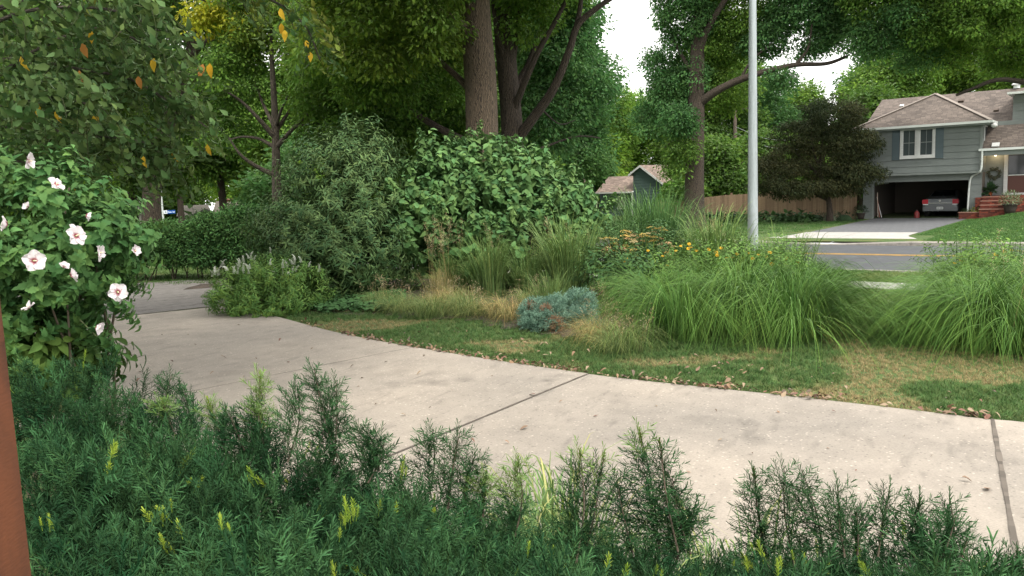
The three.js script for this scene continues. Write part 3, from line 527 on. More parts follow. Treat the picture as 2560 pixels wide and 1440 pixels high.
  for (const [p, q] of [[A, C], [B, C]]) { const d = q.clone().sub(p), n = 11; for (let k = 0; k < n; k++) { const c = p.clone().addScaledVector(d, (k + 0.5) / n), g = new THREE.BoxGeometry(0.24, 0.03, d.length() / n * 1.04); const m = part('ridge_cap', g, M.ridge, rf); m.position.copy(c).y += 0.02; m.lookAt(c.clone().add(d)); } }
  // lookAt works in world space: parts are inside a turned group, so turn their headings by hand
  rf.children.filter(c => c.name === 'ridge_cap').forEach((m, k) => { const d = (k < 11 ? C.clone().sub(A) : C.clone().sub(B)).normalize(); m.quaternion.setFromRotationMatrix(new THREE.Matrix4().lookAt(V(0, 0, 0), d, UP)); });
  // gutters
  const gut = (a, b, n, y, s) => part('gutter', boxGeo(a, b, y - 0.1, y + 0.015, Z(n + 0.06), Z(n - 0.06)), M.gutter, house);
  gut(e0, e1, 48.29, ey - 0.02); part('gutter', boxGeo(e1 - 0.02, e1 + 0.1, ey - 0.12, ey - 0.005, Z(50.2), Z(48.23)), M.gutter, house);
  part('fascia', boxGeo(e0 + 0.02, e1 - 0.02, ey - 0.2, ey - 0.05, Z(48.42), Z(48.355)), M.trimGrey, house); part('soffit', boxGeo(e0 + 0.02, e1 - 0.02, ey - 0.2, ey - 0.17, Z(49), Z(48.42)), M.trimGrey, house);
  // main roof, ridge along the street
  const mA = V(-12.35, 4.72, Z(50.6)), mB = V(8, 4.72, Z(50.6)), mC = V(8, 6.62, Z(54)), mD = V(-12.05, 6.62, Z(54)), mE = V(-12.35, 4.72, Z(57.5)), mF = V(8, 4.72, Z(57.5));
  part('main_roof', polyGeo([mA, mB, mC, mD, mE, mF], [[0, 1, 2, 3], [3, 2, 5, 4], [0, 3, 4]]), M.roofBrown, house);
  // recessed entrance: the main roof runs down as a porch roof
  const rA = V(x1 + 0.02, 3.28, Z(48.75)), rB = V(8, 3.28, Z(48.75)), rC = V(8, 4.72, Z(50.6)), rD = V(x1 + 0.02, 4.72, Z(50.6)), drop = p => p.clone().setY(p.y - 0.1);
  part('porch_roof', polyGeo([rA, rB, rC, rD, drop(rA), drop(rB), drop(rC), drop(rD)], [[0, 1, 2, 3], [7, 6, 5, 4], [4, 5, 1, 0], [0, 3, 7, 4]]), M.roofBrown, house);
  part('gutter', boxGeo(x1 - 0.12, 8, 3.17, 3.285, Z(48.73), Z(48.6)), M.gutter, house); part('porch_beam', boxGeo(x1 + 0.03, 8, 2.92, 3.17, Z(48.95), Z(48.77)), M.trimGrey, house);
  part('porch_ceiling', boxGeo(x1 + 0.03, 8, 3.12, 3.16, Z(50.3), Z(48.95)), M.trimGrey, house);
  part('wall', boxGeo(x1 - 0.02, 8, -0.5, 4.7, Z(50.6), Z(50.3)), M.sidingGrey, house);
  const dr = part('front_door', boxGeo(-5.0, -3.85, 0.92, 2.95, Z(50.29), Z(50.24)), M.doorRed, house);
  part('door_frame', mergeGeometries([boxGeo(-5.18, -5.0, 0.86, 3.05, Z(50.31), Z(50.18)), boxGeo(-3.85, -3.68, 0.86, 3.05, Z(50.31), Z(50.18)), boxGeo(-5.0, -3.85, 2.93, 3.05, Z(50.31), Z(50.18)), boxGeo(-5.0, -3.85, 0.86, 0.96, Z(50.31), Z(50.18))]), M.white, dr);
  part('pane', boxGeo(-4.98, -3.87, 1.9, 2.9, Z(50.23), Z(50.2)), std(lin(0.03, 0.035, 0.04), 0.05), dr); part('storm_rail', boxGeo(-4.98, -3.87, 1.86, 1.9, Z(50.235), Z(50.19)), M.gutter, dr);
  // dormer at the right
  const dw = part('dormer', boxGeo(-4.85, 4, 3.9, 6.05, Z(53), Z(50.45)), M.sidingGrey, house); for (let k = 0; k < 5; k++) part('siding_board', boxGeo(-4.9, 4, 3.98 + k * 0.4, 3.98 + k * 0.4 + 0.385, Z(50.44), Z(50.41)), M.sidingGrey, dw);
  part('dormer_sill', boxGeo(-4.95, 4, 3.86, 3.97, Z(50.44), Z(50.38)), M.white, dw); part('dormer_gutter', boxGeo(-5.15, 4.1, 6.03, 6.14, Z(53.4), Z(50.1)), M.gutter, dw);
  const dwin = part('window', boxGeo(-4.25, -2.6, 4.35, 5.7, Z(50.42), Z(50.36)), M.white, dw); part('pane', boxGeo(-4.12, -2.73, 4.47, 5.58, Z(50.37), Z(50.345)), M.dark, dwin);
  // roof vents
  const vent = (x, y, n) => { const v = part('roof_vent', new THREE.CylinderGeometry(0.16, 0.16, 0.16, 12), M.gutter, house); v.position.set(x, y, Z(n)); const c = part('vent_cap', new THREE.SphereGeometry(0.26, 12, 6, 0, 6.3, 0, 1.57), M.white, v); c.position.y = 0.1; c.scale.y = 0.6; };
  vent(-5.1, 6.7, 54);
  const box = (x, y, n, m, s = 1) => { const v = part('roof_box_vent', new THREE.BoxGeometry(0.3 * s, 0.14 * s, 0.3 * s), m, house); v.position.set(x, y, Z(n)); v.rotation.x = 0.5; };
  box(-7.35, 5.95, 50.75, std(lin(0.1, 0.075, 0.06), 0.8), 0.9); box(-5.75, 5.35, 51.3, std(lin(0.1, 0.075, 0.06), 0.8), 0.8); box(-10.75, 6.1, 53, M.white, 0.7);
  const sky = part('roof_plate', new THREE.BoxGeometry(0.34, 0.05, 0.3), M.white, house); sky.position.set(-5.45, 3.46, Z(48.9)); sky.rotation.x = 0.65;
  // downspout: down the wing, jogging to the pier
  const dsp = [V(x1 + 0.03, 3.2, Z(48.66)), V(x1 + 0.02, 2.35, Z(48.68)), V(x1 - 0.02, 2.16, Z(48.7)), V(x1 - 0.3, 1.98, Z(49.1)), V(x1 - 0.46, 1.9, Z(49.2)), V(x1 - 0.54, 1.7, Z(49.22)), V(x1 - 0.62, 0.0, Z(49.22))];
  const dg = limb(dsp, 0.052, 0.05, { radial: 6, seg: 40, knots: 0 }); part('downspout', dg, M.gutter, house);
  const fl = part('flood_light', new THREE.SphereGeometry(0.13, 12, 8), M.white, house); fl.position.set(-5.5, 4.42, Z(48.5)); fl.scale.set(1.2, 0.9, 0.9);
  // porch slab
  part('porch_floor', boxGeo(x1 + 0.03, 6, -0.4, 0.84, Z(50.3), Z(49.2)), M.brick, house);
}
// brick steps up to the porch: each tread with its cap
{
  const s = thing('brick_steps', 'red brick steps climbing to the porch of the grey house', 'steps', [0, 0, 0], STREET);
  const y0 = 0.02; for (let k = 0; k < 4; k++) { const y = y0 + k * 0.2, n = 48.1 + k * 0.28; const st = part('step', boxGeo(-6.0, -4.55, y - 0.3, y + 0.165, Z(49.25), Z(n)), M.brick, s); part('tread', boxGeo(-6.02, -4.53, y + 0.165, y + 0.2, Z(49.25), Z(n - 0.03)), M.brickCap, st); }
  part('side_wall', boxGeo(-4.52, -3.9, -0.3, 0.86, Z(49.2), Z(48.9)), M.brick, s); part('side_wall', boxGeo(-6.3, -6.03, -0.3, 0.78, Z(49.2), Z(48.95)), M.brick, s);
}
{
  const s = thing('brick_planter', 'low red brick planter border beside the garage door', 'planter', [0, 0, 0], STREET);
  part('front_wall', boxGeo(-6.95, -6.02, -0.42, 0.02, Z(48.55), Z(48.35)), M.brick, s); part('coping', boxGeo(-6.98, -6.0, 0.02, 0.06, Z(48.57), Z(48.32)), M.brickCap, s); part('side_wall', boxGeo(-6.95, -6.78, -0.42, 0.01, Z(49.2), Z(48.56)), M.brick, s); part('soil', boxGeo(-6.78, -6.02, -0.4, -0.06, Z(49.2), Z(48.56)), M.soil, s);
}
{ // porch lamp, lit
  const l = thing('porch_lamp', 'lit porch ceiling lamp above the front steps', 'lamp', [0, 0, 0], STREET);
  part('base', boxGeo(-5.62, -5.5, 3.06, 3.12, Z(50.0), Z(49.88)), M.dark, l);
  const b = part('bulb', new THREE.SphereGeometry(0.075, 12, 10), std(lin(0.9, 0.8, 0.6), 0.4, { emissive: lin(1, 0.72, 0.42), emissiveIntensity: 4 }), l); b.position.set(-5.56, 2.97, Z(49.94)); part('socket', boxGeo(-5.59, -5.53, 3.02, 3.06, Z(49.97), Z(49.91)), M.gutter, l);
  const p = new THREE.PointLight(lin(1, 0.7, 0.4), 0.3, 0, 2); p.position.copy(b.position); p.castShadow = true; l.add(p);
}
// wreath on the wall: a ring of leaves
{
  const w = thing('wall_wreath', 'round leafy wreath hanging on the porch wall', 'wreath', [0, 0, 0], STREET); reseed(410);
  const a = new Acc(), lf = mkLeaf(0.16, 0.06); for (let k = 0; k < 90; k++) { const an = rnd() * 6.28, r = 0.24 + rs(0.08); a.add(lf, frame(V(-5.62 + Math.cos(an) * r, 2.0 + Math.sin(an) * r, Z(50.26) + rnd() * 0.08), V(-Math.sin(an) + rs(0.7), Math.cos(an) + rs(0.7), 0.3), V(0, 0, 1)), tint(0.4).map((v, q) => v * [0.09, 0.10, 0.07][q])); }
  part('foliage', a.geo(), leafMat(0.2), w); const rg = new THREE.TorusGeometry(0.24, 0.03, 6, 20); const r = part('ring', rg, M.twig, w); r.position.set(-5.62, 2.0, Z(50.26));
}
// potted plants by the porch
function potPlant(name, label, u, y, n, r, h, cols, leafL, potMat, count) {
  const p = un(u, n, y), t = thing(name, label, 'potted plant', [p.x, p.y, p.z]); reseed(420 + Math.round(u * -10));
  part('pot', new THREE.LatheGeometry([[0.001, 0], [r * 0.62, 0], [r * 0.72, h * 0.4], [r * 0.9, h * 0.85], [r, h * 0.86], [r, h], [r * 0.88, h], [r * 0.85, h * 0.9], [0.001, h * 0.88]].map(([a, b]) => new THREE.Vector2(a, b)), 18), potMat, t);
  const a = new Acc(), lf = mkLeaf(leafL, leafL * 0.34); for (let k = 0; k < count; k++) { const b = ball(); b.y = Math.abs(b.y); const q = V(b.x * r * 1.4, h + b.y * r * 1.7, b.z * r * 1.4); const c = mixc(cols[0], cols[1], rnd()); a.add(lf, frame(q, b.clone().add(ball().multiplyScalar(0.7)), UP.clone().add(ball().multiplyScalar(0.6)), rr(0.6, 1.2)), [c.r, c.g, c.b]); }
  part('foliage', a.geo(), leafMat(0.3), t);
}
potPlant('potted_plant', 'large dark pot of pale green foliage beside the brick steps', -4.62, -0.02, 47.95, 0.36, 0.5, [[0.12, 0.18, 0.09], [0.28, 0.34, 0.2]], 0.16, M.pot, 420);
potPlant('potted_plant', 'small terracotta pot with a dark fern on the porch', -5.72, 0.84, 49.75, 0.13, 0.2, [[0.03, 0.07, 0.03], [0.05, 0.11, 0.04]], 0.42, M.terracotta, 90);
potPlant('potted_plant', 'black pot with a dark shrub at the garage corner', -11.9, -0.3, 48.75, 0.26, 0.36, [[0.025, 0.05, 0.025], [0.05, 0.09, 0.04]], 0.14, M.pot, 300);
function mound(name, label, cat, u, n, rx, ry, rz, cols, leaf, count, group, kind) {
  const y = heightUN(u, n), p = un(u, n, y), t = thing(name, label, cat, [p.x, p.y, p.z], STREET, group); const a = new Acc();
  for (let k = 0; k < count; k++) { const b = ball().normalize(); b.y = Math.abs(b.y); const q = V(b.x * rx, b.y * ry * rr(0.75, 1.05), b.z * rz), c = mixc(cols[0], cols[1], rnd(), rr(0.8, 1.2)); a.add(leaf, frame(q, V(b.x, 0.15 + rs(0.3), b.z).add(ball().multiplyScalar(0.5)), UP.clone().add(ball().multiplyScalar(0.5)), rr(0.7, 1.2)), [c.r, c.g, c.b]); }
  part('foliage', a.geo(), leafMat(0.3), t); part('crown_base', new THREE.SphereGeometry(1, 12, 6, 0, 6.3, 0, 1.57).scale(rx * 0.7, ry * 0.7, rz * 0.7), std(mixc(cols[0], cols[1], 0.5), 1), t); return t;
}
reseed(430);
mound('planter_shrub', 'yellow and green hosta in the brick planter', 'plant', -6.25, 48.85, 0.32, 0.55, 0.3, [[0.12, 0.2, 0.05], [0.35, 0.33, 0.08]], mkLeaf(0.2, 0.1), 150);
mound('planter_shrub', 'feathery green shrub at the foot of the white downspout', 'plant', -6.62, 48.8, 0.36, 0.5, 0.3, [[0.06, 0.12, 0.05], [0.13, 0.2, 0.08]], mkLeaf(0.13, 0.03), 380);
// hosta row under the fence: overlapping broad leaves
{
  const lf = mkLeaf(0.34, 0.22, { segs: 3, fold: 0.25, curve: 0.5, wide: 0.7 }); reseed(440);
  const words = ['nearest the big oak trunk', 'second from the oak trunk', 'third from the oak trunk', 'just beside the lamp post', 'behind the lamp post', 'second past the lamp post', 'third past the lamp post', 'last in the row, by the maple'];
  for (let k = 0; k < 8; k++) mound('hosta_plant', `broad-leaved green hosta along the fence, ${words[k]}`, 'hosta', -20.4 + k * 0.86, 46.4, 0.62, 0.52, 0.55, [[0.045, 0.10, 0.035], [0.08, 0.16, 0.05]], lf, 120, 'hostas along the fence');
  for (let k = 0; k < 3; k++) mound('garden_shrub', ['dark low shrub under the purple maple', 'pale leafed shrub at the end of the fence', 'dark low bush between fence and garage'][k], 'shrub', -13.9 + k * 0.75, 47.3, 0.62, 0.5, 0.5, k === 1 ? [[0.1, 0.14, 0.08], [0.3, 0.32, 0.22]] : [[0.02, 0.045, 0.02], [0.04, 0.08, 0.03]], mkLeaf(0.13, 0.06), 240, 'shrubs under the maple');
}
// wooden fence: pickets, rails, posts
{
  const f = thing('picket_fence', 'brown wooden board fence left of the garage', 'fence', [0, 0, 0], STREET); reseed(450);
  const mats = [[0.33, 0.225, 0.145], [0.38, 0.26, 0.165], [0.29, 0.195, 0.125], [0.41, 0.28, 0.18]].map(c => std(lin(...c), 0.9, { map: pg }));
  const top = u => 0.9 + 0.085 * Math.min(4, Math.max(0, u + 24)) + 0.09 * sstep(-20, -17, u) + 0.14 * sstep(-17.6, -16.2, u);
  let k = 0; for (let u = -24.5; u < -12.15; u += 0.142, k++) { const y1 = top(u) + rs(0.012), g = polyGeo([V(u, -0.42, 0), V(u + 0.134, -0.42, 0), V(u + 0.134, y1 - 0.02, 0), V(u + 0.11, y1, 0), V(u + 0.024, y1, 0), V(u, y1 - 0.02, 0), V(u, -0.42, -0.02), V(u + 0.134, -0.42, -0.02), V(u + 0.134, y1 - 0.02, -0.02), V(u + 0.11, y1, -0.02), V(u + 0.024, y1, -0.02), V(u, y1 - 0.02, -0.02)], [[0, 1, 2, 3, 4, 5], [6, 11, 10, 9, 8, 7], [1, 7, 8, 2], [0, 5, 11, 6], [4, 3, 9, 10]]); const m = part('picket', g, mats[Math.floor(rnd() * 4)], f); m.position.z = Z(48.9) + rs(0.006); m.rotation.y = 0; }
  for (let u = -24.4; u < -12.1; u += 2.4) part('post', boxGeo(u, u + 0.1, -0.5, top(u) + 0.12, Z(49.05), Z(48.93)), mats[2], f);
  for (const y of [0.0, 0.75]) part('rail', boxGeo(-24.5, -12.2, y - 0.12, y - 0.03, Z(49.0), Z(48.93)), mats[0], f);
  const gt = part('gate_ornament', new THREE.TorusGeometry(0.1, 0.025, 5, 12).scale(1.8, 0.5, 1), M.dark, f); gt.position.set(-15.6, 1.12, Z(48.86));
}
// ---------------------------------------------------------------- the car in the garage
{
  const y0 = -0.32, cu = -8.2, nb = 50.6; // rear bumper at n = 50.6
  const car = thing('parked_car', 'silver grey sedan parked nose-in inside the dark garage', 'car', [0, 0, 0], STREET);
  const paint = new THREE.MeshPhysicalMaterial({ color: lin(0.16, 0.17, 0.18), metalness: 0.55, roughness: 0.32, clearcoat: 0.8, clearcoatRoughness: 0.08 });
  // body lofted along its length: each station is [n behind bumper, half width, sill y, belt y, roof y, roof half width]
  const st = [[0, 0.78, 0.38, 0.55, 0.62, 0.7], [0.03, 0.86, 0.30, 0.62, 0.92, 0.72], [0.10, 0.90, 0.26, 0.72, 1.05, 0.74], [0.45, 0.92, 0.24, 0.8, 1.1, 0.74], [0.8, 0.925, 0.24, 0.86, 1.14, 0.72], [1.35, 0.93, 0.24, 0.9, 1.4, 0.6], [1.9, 0.93, 0.24, 0.9, 1.47, 0.58], [2.7, 0.93, 0.24, 0.88, 1.45, 0.58], [3.3, 0.92, 0.24, 0.86, 1.12, 0.64], [4.0, 0.9, 0.25, 0.8, 0.95, 0.66], [4.6, 0.82, 0.3, 0.66, 0.78, 0.62], [4.75, 0.7, 0.4, 0.56, 0.6, 0.5]];
  const P = [], I = [], ring = s => { const [n, w, a, b, c, rw] = s, z = -(nb + n); return [[-w * 0.92, a], [-w, a + 0.1], [-w, b - 0.08], [-w * 0.97, b], [-rw - 0.04, c - 0.07], [-rw, c - 0.02], [0, c + 0.015], [rw, c - 0.02], [rw + 0.04, c - 0.07], [w * 0.97, b], [w, b - 0.08], [w, a + 0.1], [w * 0.92, a]].map(([x, y]) => [cu + x, y0 + y, z]); };
  st.forEach((s, k) => { ring(s).forEach(q => P.push(...q)); if (k) for (let j = 0; j < 12; j++) { const a = (k - 1) * 13 + j, b = a + 13; I.push(a, a + 1, b + 1, a, b + 1, b); } });
  const c0 = P.length / 3; P.push(cu, y0 + 0.5, -(nb - 0.005)); for (let j = 0; j < 12; j++) I.push(c0, j + 1, j);
  const g = new THREE.BufferGeometry(); g.setAttribute('position', new THREE.Float32BufferAttribute(P, 3)); g.setIndex(I); g.computeVertexNormals(); const body = part('body', g, new THREE.MeshPhysicalMaterial({ ...{} , color: paint.color, metalness: 0.55, roughness: 0.32, clearcoat: 0.8, clearcoatRoughness: 0.08, side: THREE.DoubleSide }), car);
  part('bumper', boxGeo(cu - 0.86, cu + 0.86, y0 + 0.36, y0 + 0.62, -(nb + 0.1), -(nb - 0.06)), paint, car);
  part('rear_window', polyGeo([V(cu - 0.62, y0 + 1.16, -(nb + 0.82)), V(cu + 0.62, y0 + 1.16, -(nb + 0.82)), V(cu + 0.5, y0 + 1.42, -(nb + 1.32)), V(cu - 0.5, y0 + 1.42, -(nb + 1.32))], [[0, 1, 2, 3]]), std(lin(0.01, 0.012, 0.015), 0.05), car);
  part('trunk_lid', polyGeo([V(cu - 0.6, y0 + 0.68, -(nb - 0.01)), V(cu + 0.6, y0 + 0.68, -(nb - 0.01)), V(cu + 0.62, y0 + 1.02, -(nb + 0.02)), V(cu - 0.62, y0 + 1.02, -(nb + 0.02)), V(cu - 0.6, y0 + 1.08, -(nb + 0.2)), V(cu + 0.6, y0 + 1.08, -(nb + 0.2))], [[0, 1, 2, 3], [3, 2, 5, 4]]), paint, car);
  part('chrome_strip', boxGeo(cu - 0.58, cu + 0.58, y0 + 0.78, y0 + 0.81, -(nb + 0.0), -(nb - 0.045)), std(lin(0.8, 0.8, 0.8), 0.15, { metalness: 1 }), car);
  const em = part('emblem', new THREE.CylinderGeometry(0.055, 0.055, 0.02, 14).rotateX(Math.PI / 2), std(lin(0.85, 0.85, 0.85), 0.15, { metalness: 1 }), car); em.position.set(cu - 0.02, y0 + 0.92, -(nb - 0.03));
  for (const s of [-1, 1]) { const t = part('tail_light', boxGeo(Math.min(cu + s * 0.6, cu + s * 0.9), Math.max(cu + s * 0.6, cu + s * 0.9), y0 + 0.76, y0 + 1.0, -(nb + 0.16), -(nb - 0.04)), new THREE.MeshPhysicalMaterial({ color: lin(0.45, 0.01, 0.03), roughness: 0.12, clearcoat: 1 }), car); part('reverse_lens', boxGeo(Math.min(cu + s * 0.6, cu + s * 0.86), Math.max(cu + s * 0.6, cu + s * 0.86), y0 + 0.7, y0 + 0.75, -(nb + 0.1), -(nb - 0.045)), std(lin(0.75, 0.75, 0.75), 0.1), t); }
  const pl = part('license_plate', boxGeo(cu - 0.17, cu + 0.17, y0 + 0.45, y0 + 0.6, -(nb - 0.06), -(nb - 0.075)), std(lin(0.62, 0.65, 0.62), 0.5), car); part('plate_frame', mergeGeometries([boxGeo(cu - 0.19, cu + 0.19, y0 + 0.6, y0 + 0.62, -(nb - 0.055), -(nb - 0.085)), boxGeo(cu - 0.19, cu + 0.19, y0 + 0.43, y0 + 0.45, -(nb - 0.055), -(nb - 0.085)), boxGeo(cu - 0.19, cu - 0.17, y0 + 0.45, y0 + 0.6, -(nb - 0.055), -(nb - 0.085)), boxGeo(cu + 0.17, cu + 0.19, y0 + 0.45, y0 + 0.6, -(nb - 0.055), -(nb - 0.085))]), M.dark, pl);
  const marks = [-0.12, -0.08, -0.04, 0.03, 0.07, 0.11].map(x => boxGeo(cu + x - 0.012, cu + x + 0.012, y0 + 0.485, y0 + 0.56, -(nb - 0.0755), -(nb - 0.078))); part('plate_marking', mergeGeometries(marks), std(lin(0.2, 0.22, 0.24), 0.6), pl);
  for (const s of [-1, 1]) for (const n of [0.95, 3.7]) { const w = part('wheel', new THREE.CylinderGeometry(0.32, 0.32, 0.22, 22).rotateZ(Math.PI / 2), std(lin(0.02, 0.02, 0.02), 0.9), car); w.position.set(cu + s * 0.8, y0 + 0.32, -(nb + n)); const r = part('rim', new THREE.CylinderGeometry(0.2, 0.2, 0.232, 14).rotateZ(Math.PI / 2), std(lin(0.5, 0.5, 0.5), 0.3, { metalness: 0.8 }), w); }
  for (const s of [-1, 1]) { const mm = part('side_mirror', new THREE.SphereGeometry(0.1, 10, 8).scale(1.1, 0.7, 0.6), paint, car); mm.position.set(cu + s * 1.0, y0 + 0.98, -(nb + 2.9)); }
  // things standing in the garage
  reseed(460); const poles = ['long pale garden tool handle', 'red-brown broom handle', 'white pole'];
  poles.forEach((w, k) => { const a = V(-11.22 + k * 0.1, -0.28, Z(49.75)), b = V(-11.3 - k * 0.02, 1.15 - k * 0.12, Z(49.9)); const t = thing('leaning_pole', `${w} leaning inside the garage opening`, 'tool', [0, 0, 0], STREET, 'tools leaning in the garage'); part('shaft', limb([a, a.clone().lerp(b, 0.5), b], 0.02, 0.018, { radial: 6, knots: 0 }), [std(lin(0.5, 0.42, 0.34), 0.7), std(lin(0.32, 0.12, 0.09), 0.7), std(lin(0.6, 0.6, 0.58), 0.6)][k], t); part('foot', boxGeo(a.x - 0.05, a.x + 0.05, -0.31, -0.25, a.z - 0.03, a.z + 0.03), M.dark, t); });
  const can = thing('gas_canister', 'small dark red canister on the garage floor', 'canister', [0, 0, 0], STREET); part('body', new THREE.LatheGeometry([[0.001, 0], [0.13, 0], [0.14, 0.03], [0.14, 0.28], [0.09, 0.36], [0.05, 0.38], [0.05, 0.42], [0.001, 0.42]].map(([a, b]) => new THREE.Vector2(a, b)), 16).translate(-9.25, -0.32, Z(49.95)), std(lin(0.22, 0.03, 0.03), 0.5), can); part('cap', new THREE.CylinderGeometry(0.05, 0.05, 0.05, 12).translate(-9.25, 0.125, Z(49.95)), M.dark, can);
}
// ---------------------------------------------------------------- the dark green house behind the fence
function gableHouse(o) { // gable end to the street; x = u, z = -n
  const t = thing(o.name, o.label, 'house', [0, 0, 0], STREET), { u0, u1, up, eL, eR, yp, n, deep, y0, roof, wall } = o;
  const top = u => u < up ? eL + (yp - eL) * (u - u0) / (up - u0) : eR + (yp - eR) * (u1 - u) / (u1 - up);
  const sh = [V(u0, y0, Z(n)), V(u1, y0, Z(n)), V(u1, eR, Z(n)), V(up, yp, Z(n)), V(u0, eL, Z(n))], bk = sh.map(p => p.clone().setZ(Z(n + deep)));
  part('wall', polyGeo([...sh, ...bk], [[0, 1, 2, 3, 4], [9, 8, 7, 6, 5], [1, 6, 7, 2], [5, 0, 4, 9]]), wall, t);
  const step = o.board || 0.2;
  for (let y = Math.max(y0, o.boardFrom ?? 0.6), k = 0; y < yp - 0.25; y += step, k++) { // lap siding boards clipped to the gable
    const lo = u => top(u) > y, cl = yy => { const a = yy <= eL ? u0 : u0 + (up - u0) * (yy - eL) / (yp - eL), b = yy <= eR ? u1 : u1 - (u1 - up) * (yy - eR) / (yp - eR); return [a, b]; };
    const [a0, b0] = cl(y), [a1, b1] = cl(y + step - 0.012), z0 = Z(n - 0.035), z1 = Z(n - 0.008);
    part('siding_board', polyGeo([V(a0, y, z0), V(b0, y, z0), V(b1, y + step - 0.012, z1), V(a1, y + step - 0.012, z1), V(a0, y, Z(n)), V(b0, y, Z(n))], [[0, 1, 2, 3], [4, 5, 1, 0]]), wall, t);
  }
  const ov = 0.25, f = 0.09; // roof slopes with thickness and white rake boards
  const slope = (ua, ya, ub, yb, s) => { const P = [V(ua, ya, Z(n - ov)), V(ub, yb, Z(n - ov)), V(ub, yb, Z(n + deep + ov)), V(ua, ya, Z(n + deep + ov))], D = P.map(p => p.clone().setY(p.y - f)); part('roof', polyGeo([...P, ...D], s > 0 ? [[0, 1, 2, 3], [7, 6, 5, 4], [0, 4, 5, 1], [3, 7, 4, 0]] : [[3, 2, 1, 0], [4, 5, 6, 7], [1, 5, 4, 0], [0, 4, 7, 3]]), roof, t); const R = [V(ua, ya - 0.005, Z(n - ov - 0.02)), V(ub, yb - 0.005, Z(n - ov - 0.02)), V(ub, yb - 0.17, Z(n - ov - 0.02)), V(ua, ya - 0.17, Z(n - ov - 0.02))]; part('rake_board', polyGeo([...R, ...R.map(p => p.clone().setZ(p.z - 0.03))], s > 0 ? [[3, 2, 1, 0], [4, 5, 1, 0], [4, 5, 6, 7]] : [[0, 1, 2, 3], [0, 1, 5, 4], [7, 6, 5, 4]]), M.white, t); };
  const ext = 0.3, sl = (yp - eL) / (up - u0), sr = (yp - eR) / (u1 - up);
  slope(u1 + ext, eR - ext * sr + f, up, yp + f, 1); slope(u0 - ext, eL - ext * sl + f, up, yp + f, -1);
  return t;
}
{
  const g = gableHouse({ name: 'green_house', label: 'dark green sided house with steep gable and tan shingle roof behind the fence', u0: -30.1, u1: -26.6, up: -29.41, eL: 2.95, eR: 1.35, yp: 3.42, n: 56, deep: 9, y0: -1, roof: M.roofTan, wall: M.sidingGreen, board: 0.22, boardFrom: 0.2 });
  // street-side wing at the left with its own roof slope
  part('wing_roof', polyGeo([V(-33.4, 1.54, Z(55.9)), V(-30.12, 1.54, Z(55.9)), V(-30.12, 2.75, Z(58)), V(-33.4, 2.75, Z(58)), V(-33.4, 1.46, Z(55.9)), V(-30.12, 1.46, Z(55.9))], [[0, 1, 2, 3], [4, 5, 1, 0]]), M.roofTan, g);
  part('gutter', boxGeo(-33.4, -30.13, 1.44, 1.55, Z(55.88), Z(55.78)), M.white, g); part('wing_wall', boxGeo(-33.3, -30.15, -1, 1.46, Z(58), Z(56.4)), std(lin(0.09, 0.115, 0.15), 0.75), g);
  const w = part('window', boxGeo(-31.75, -31.0, 0.2, 1.15, Z(56.39), Z(56.33)), M.white, g); part('pane', boxGeo(-31.65, -31.1, 0.3, 1.05, Z(56.335), Z(56.31)), std(lin(0.35, 0.34, 0.3), 0.2), w); part('downspout', boxGeo(-30.24, -30.14, -1, 1.46, Z(55.98), Z(55.9)), M.white, g);
  gableHouse({ name: 'green_house', label: 'small green gable with white rake boards showing above the broad-leaved bush', u0: -40.5, u1: -37.0, up: -39.3, eL: 2.95, eR: 2.5, yp: 3.55, n: 58, deep: 4, y0: -2, roof: M.roofTan, wall: M.sidingGreen, board: 0.25, boardFrom: 1.2 });
  const ch = thing('chimney_stack', 'grey chimney beside the small green gable', 'chimney', [0, 0, 0], STREET); part('shaft', boxGeo(-42.1, -40.75, -1, 4.1, Z(59), Z(58)), std(lin(0.2, 0.24, 0.25), 0.8), ch); part('cap', boxGeo(-42.25, -40.6, 4.1, 4.25, Z(59.15), Z(57.85)), std(lin(0.25, 0.29, 0.3), 0.8), ch);
}
// low houses far off beyond the hedge
function farRoof(label, pxA, pxB, pyTop, pyEave, depth, roof, extra) {
  const a = at(pxA, pyTop, depth), b = at(pxB, pyTop, depth), eA = at(pxA - 12, pyEave, depth - 5), eB = at(pxB + 12, pyEave, depth - 5), gy = groundY((a.x + b.x) / 2, (a.z + b.z) / 2);
  const t = thing('distant_house', label, 'house'); const d = b.clone().sub(a).setY(0).normalize(), back = V(d.z, 0, -d.x);
  const f = eA.clone().setY(a.y), depthV = eA.clone().sub(a).setY(0); const bA = a.clone().sub(depthV).setY(eA.y), bB = b.clone().sub(depthV).setY(eA.y); eB.y = eA.y; b.y = a.y;
  part('roof', polyGeo([eA, eB, b, a, bA, bB], [[0, 1, 2, 3], [3, 2, 5, 4], [0, 3, 4], [1, 5, 2]]), roof, t);
  const w = q => [q.clone().setY(gy - 0.5), q.clone().setY(eA.y)], i = 0.4; const c = [eA, eB, bB, bA].map((q, k, arr) => { const m = arr.reduce((s, v) => s.add(v.clone().multiplyScalar(0.25)), V(0, 0, 0)); return q.clone().lerp(m, 0.08); });
  const lo = c.map(q => q.clone().setY(gy - 0.5)), hi = c.map(q => q.clone().setY(eA.y - 0.02)); part('wall', polyGeo([...lo, ...hi], [[0, 1, 5, 4], [1, 2, 6, 5], [2, 3, 7, 6], [3, 0, 4, 7]]), std(lin(0.4, 0.38, 0.34), 0.9), t);
  if (extra) extra(t, { a, b, eA, eB, d, back });
}
farRoof('far house with pale roof left of the dark trunk beyond the hedge', 318, 372, 517, 537, 75, M.roofGrey);
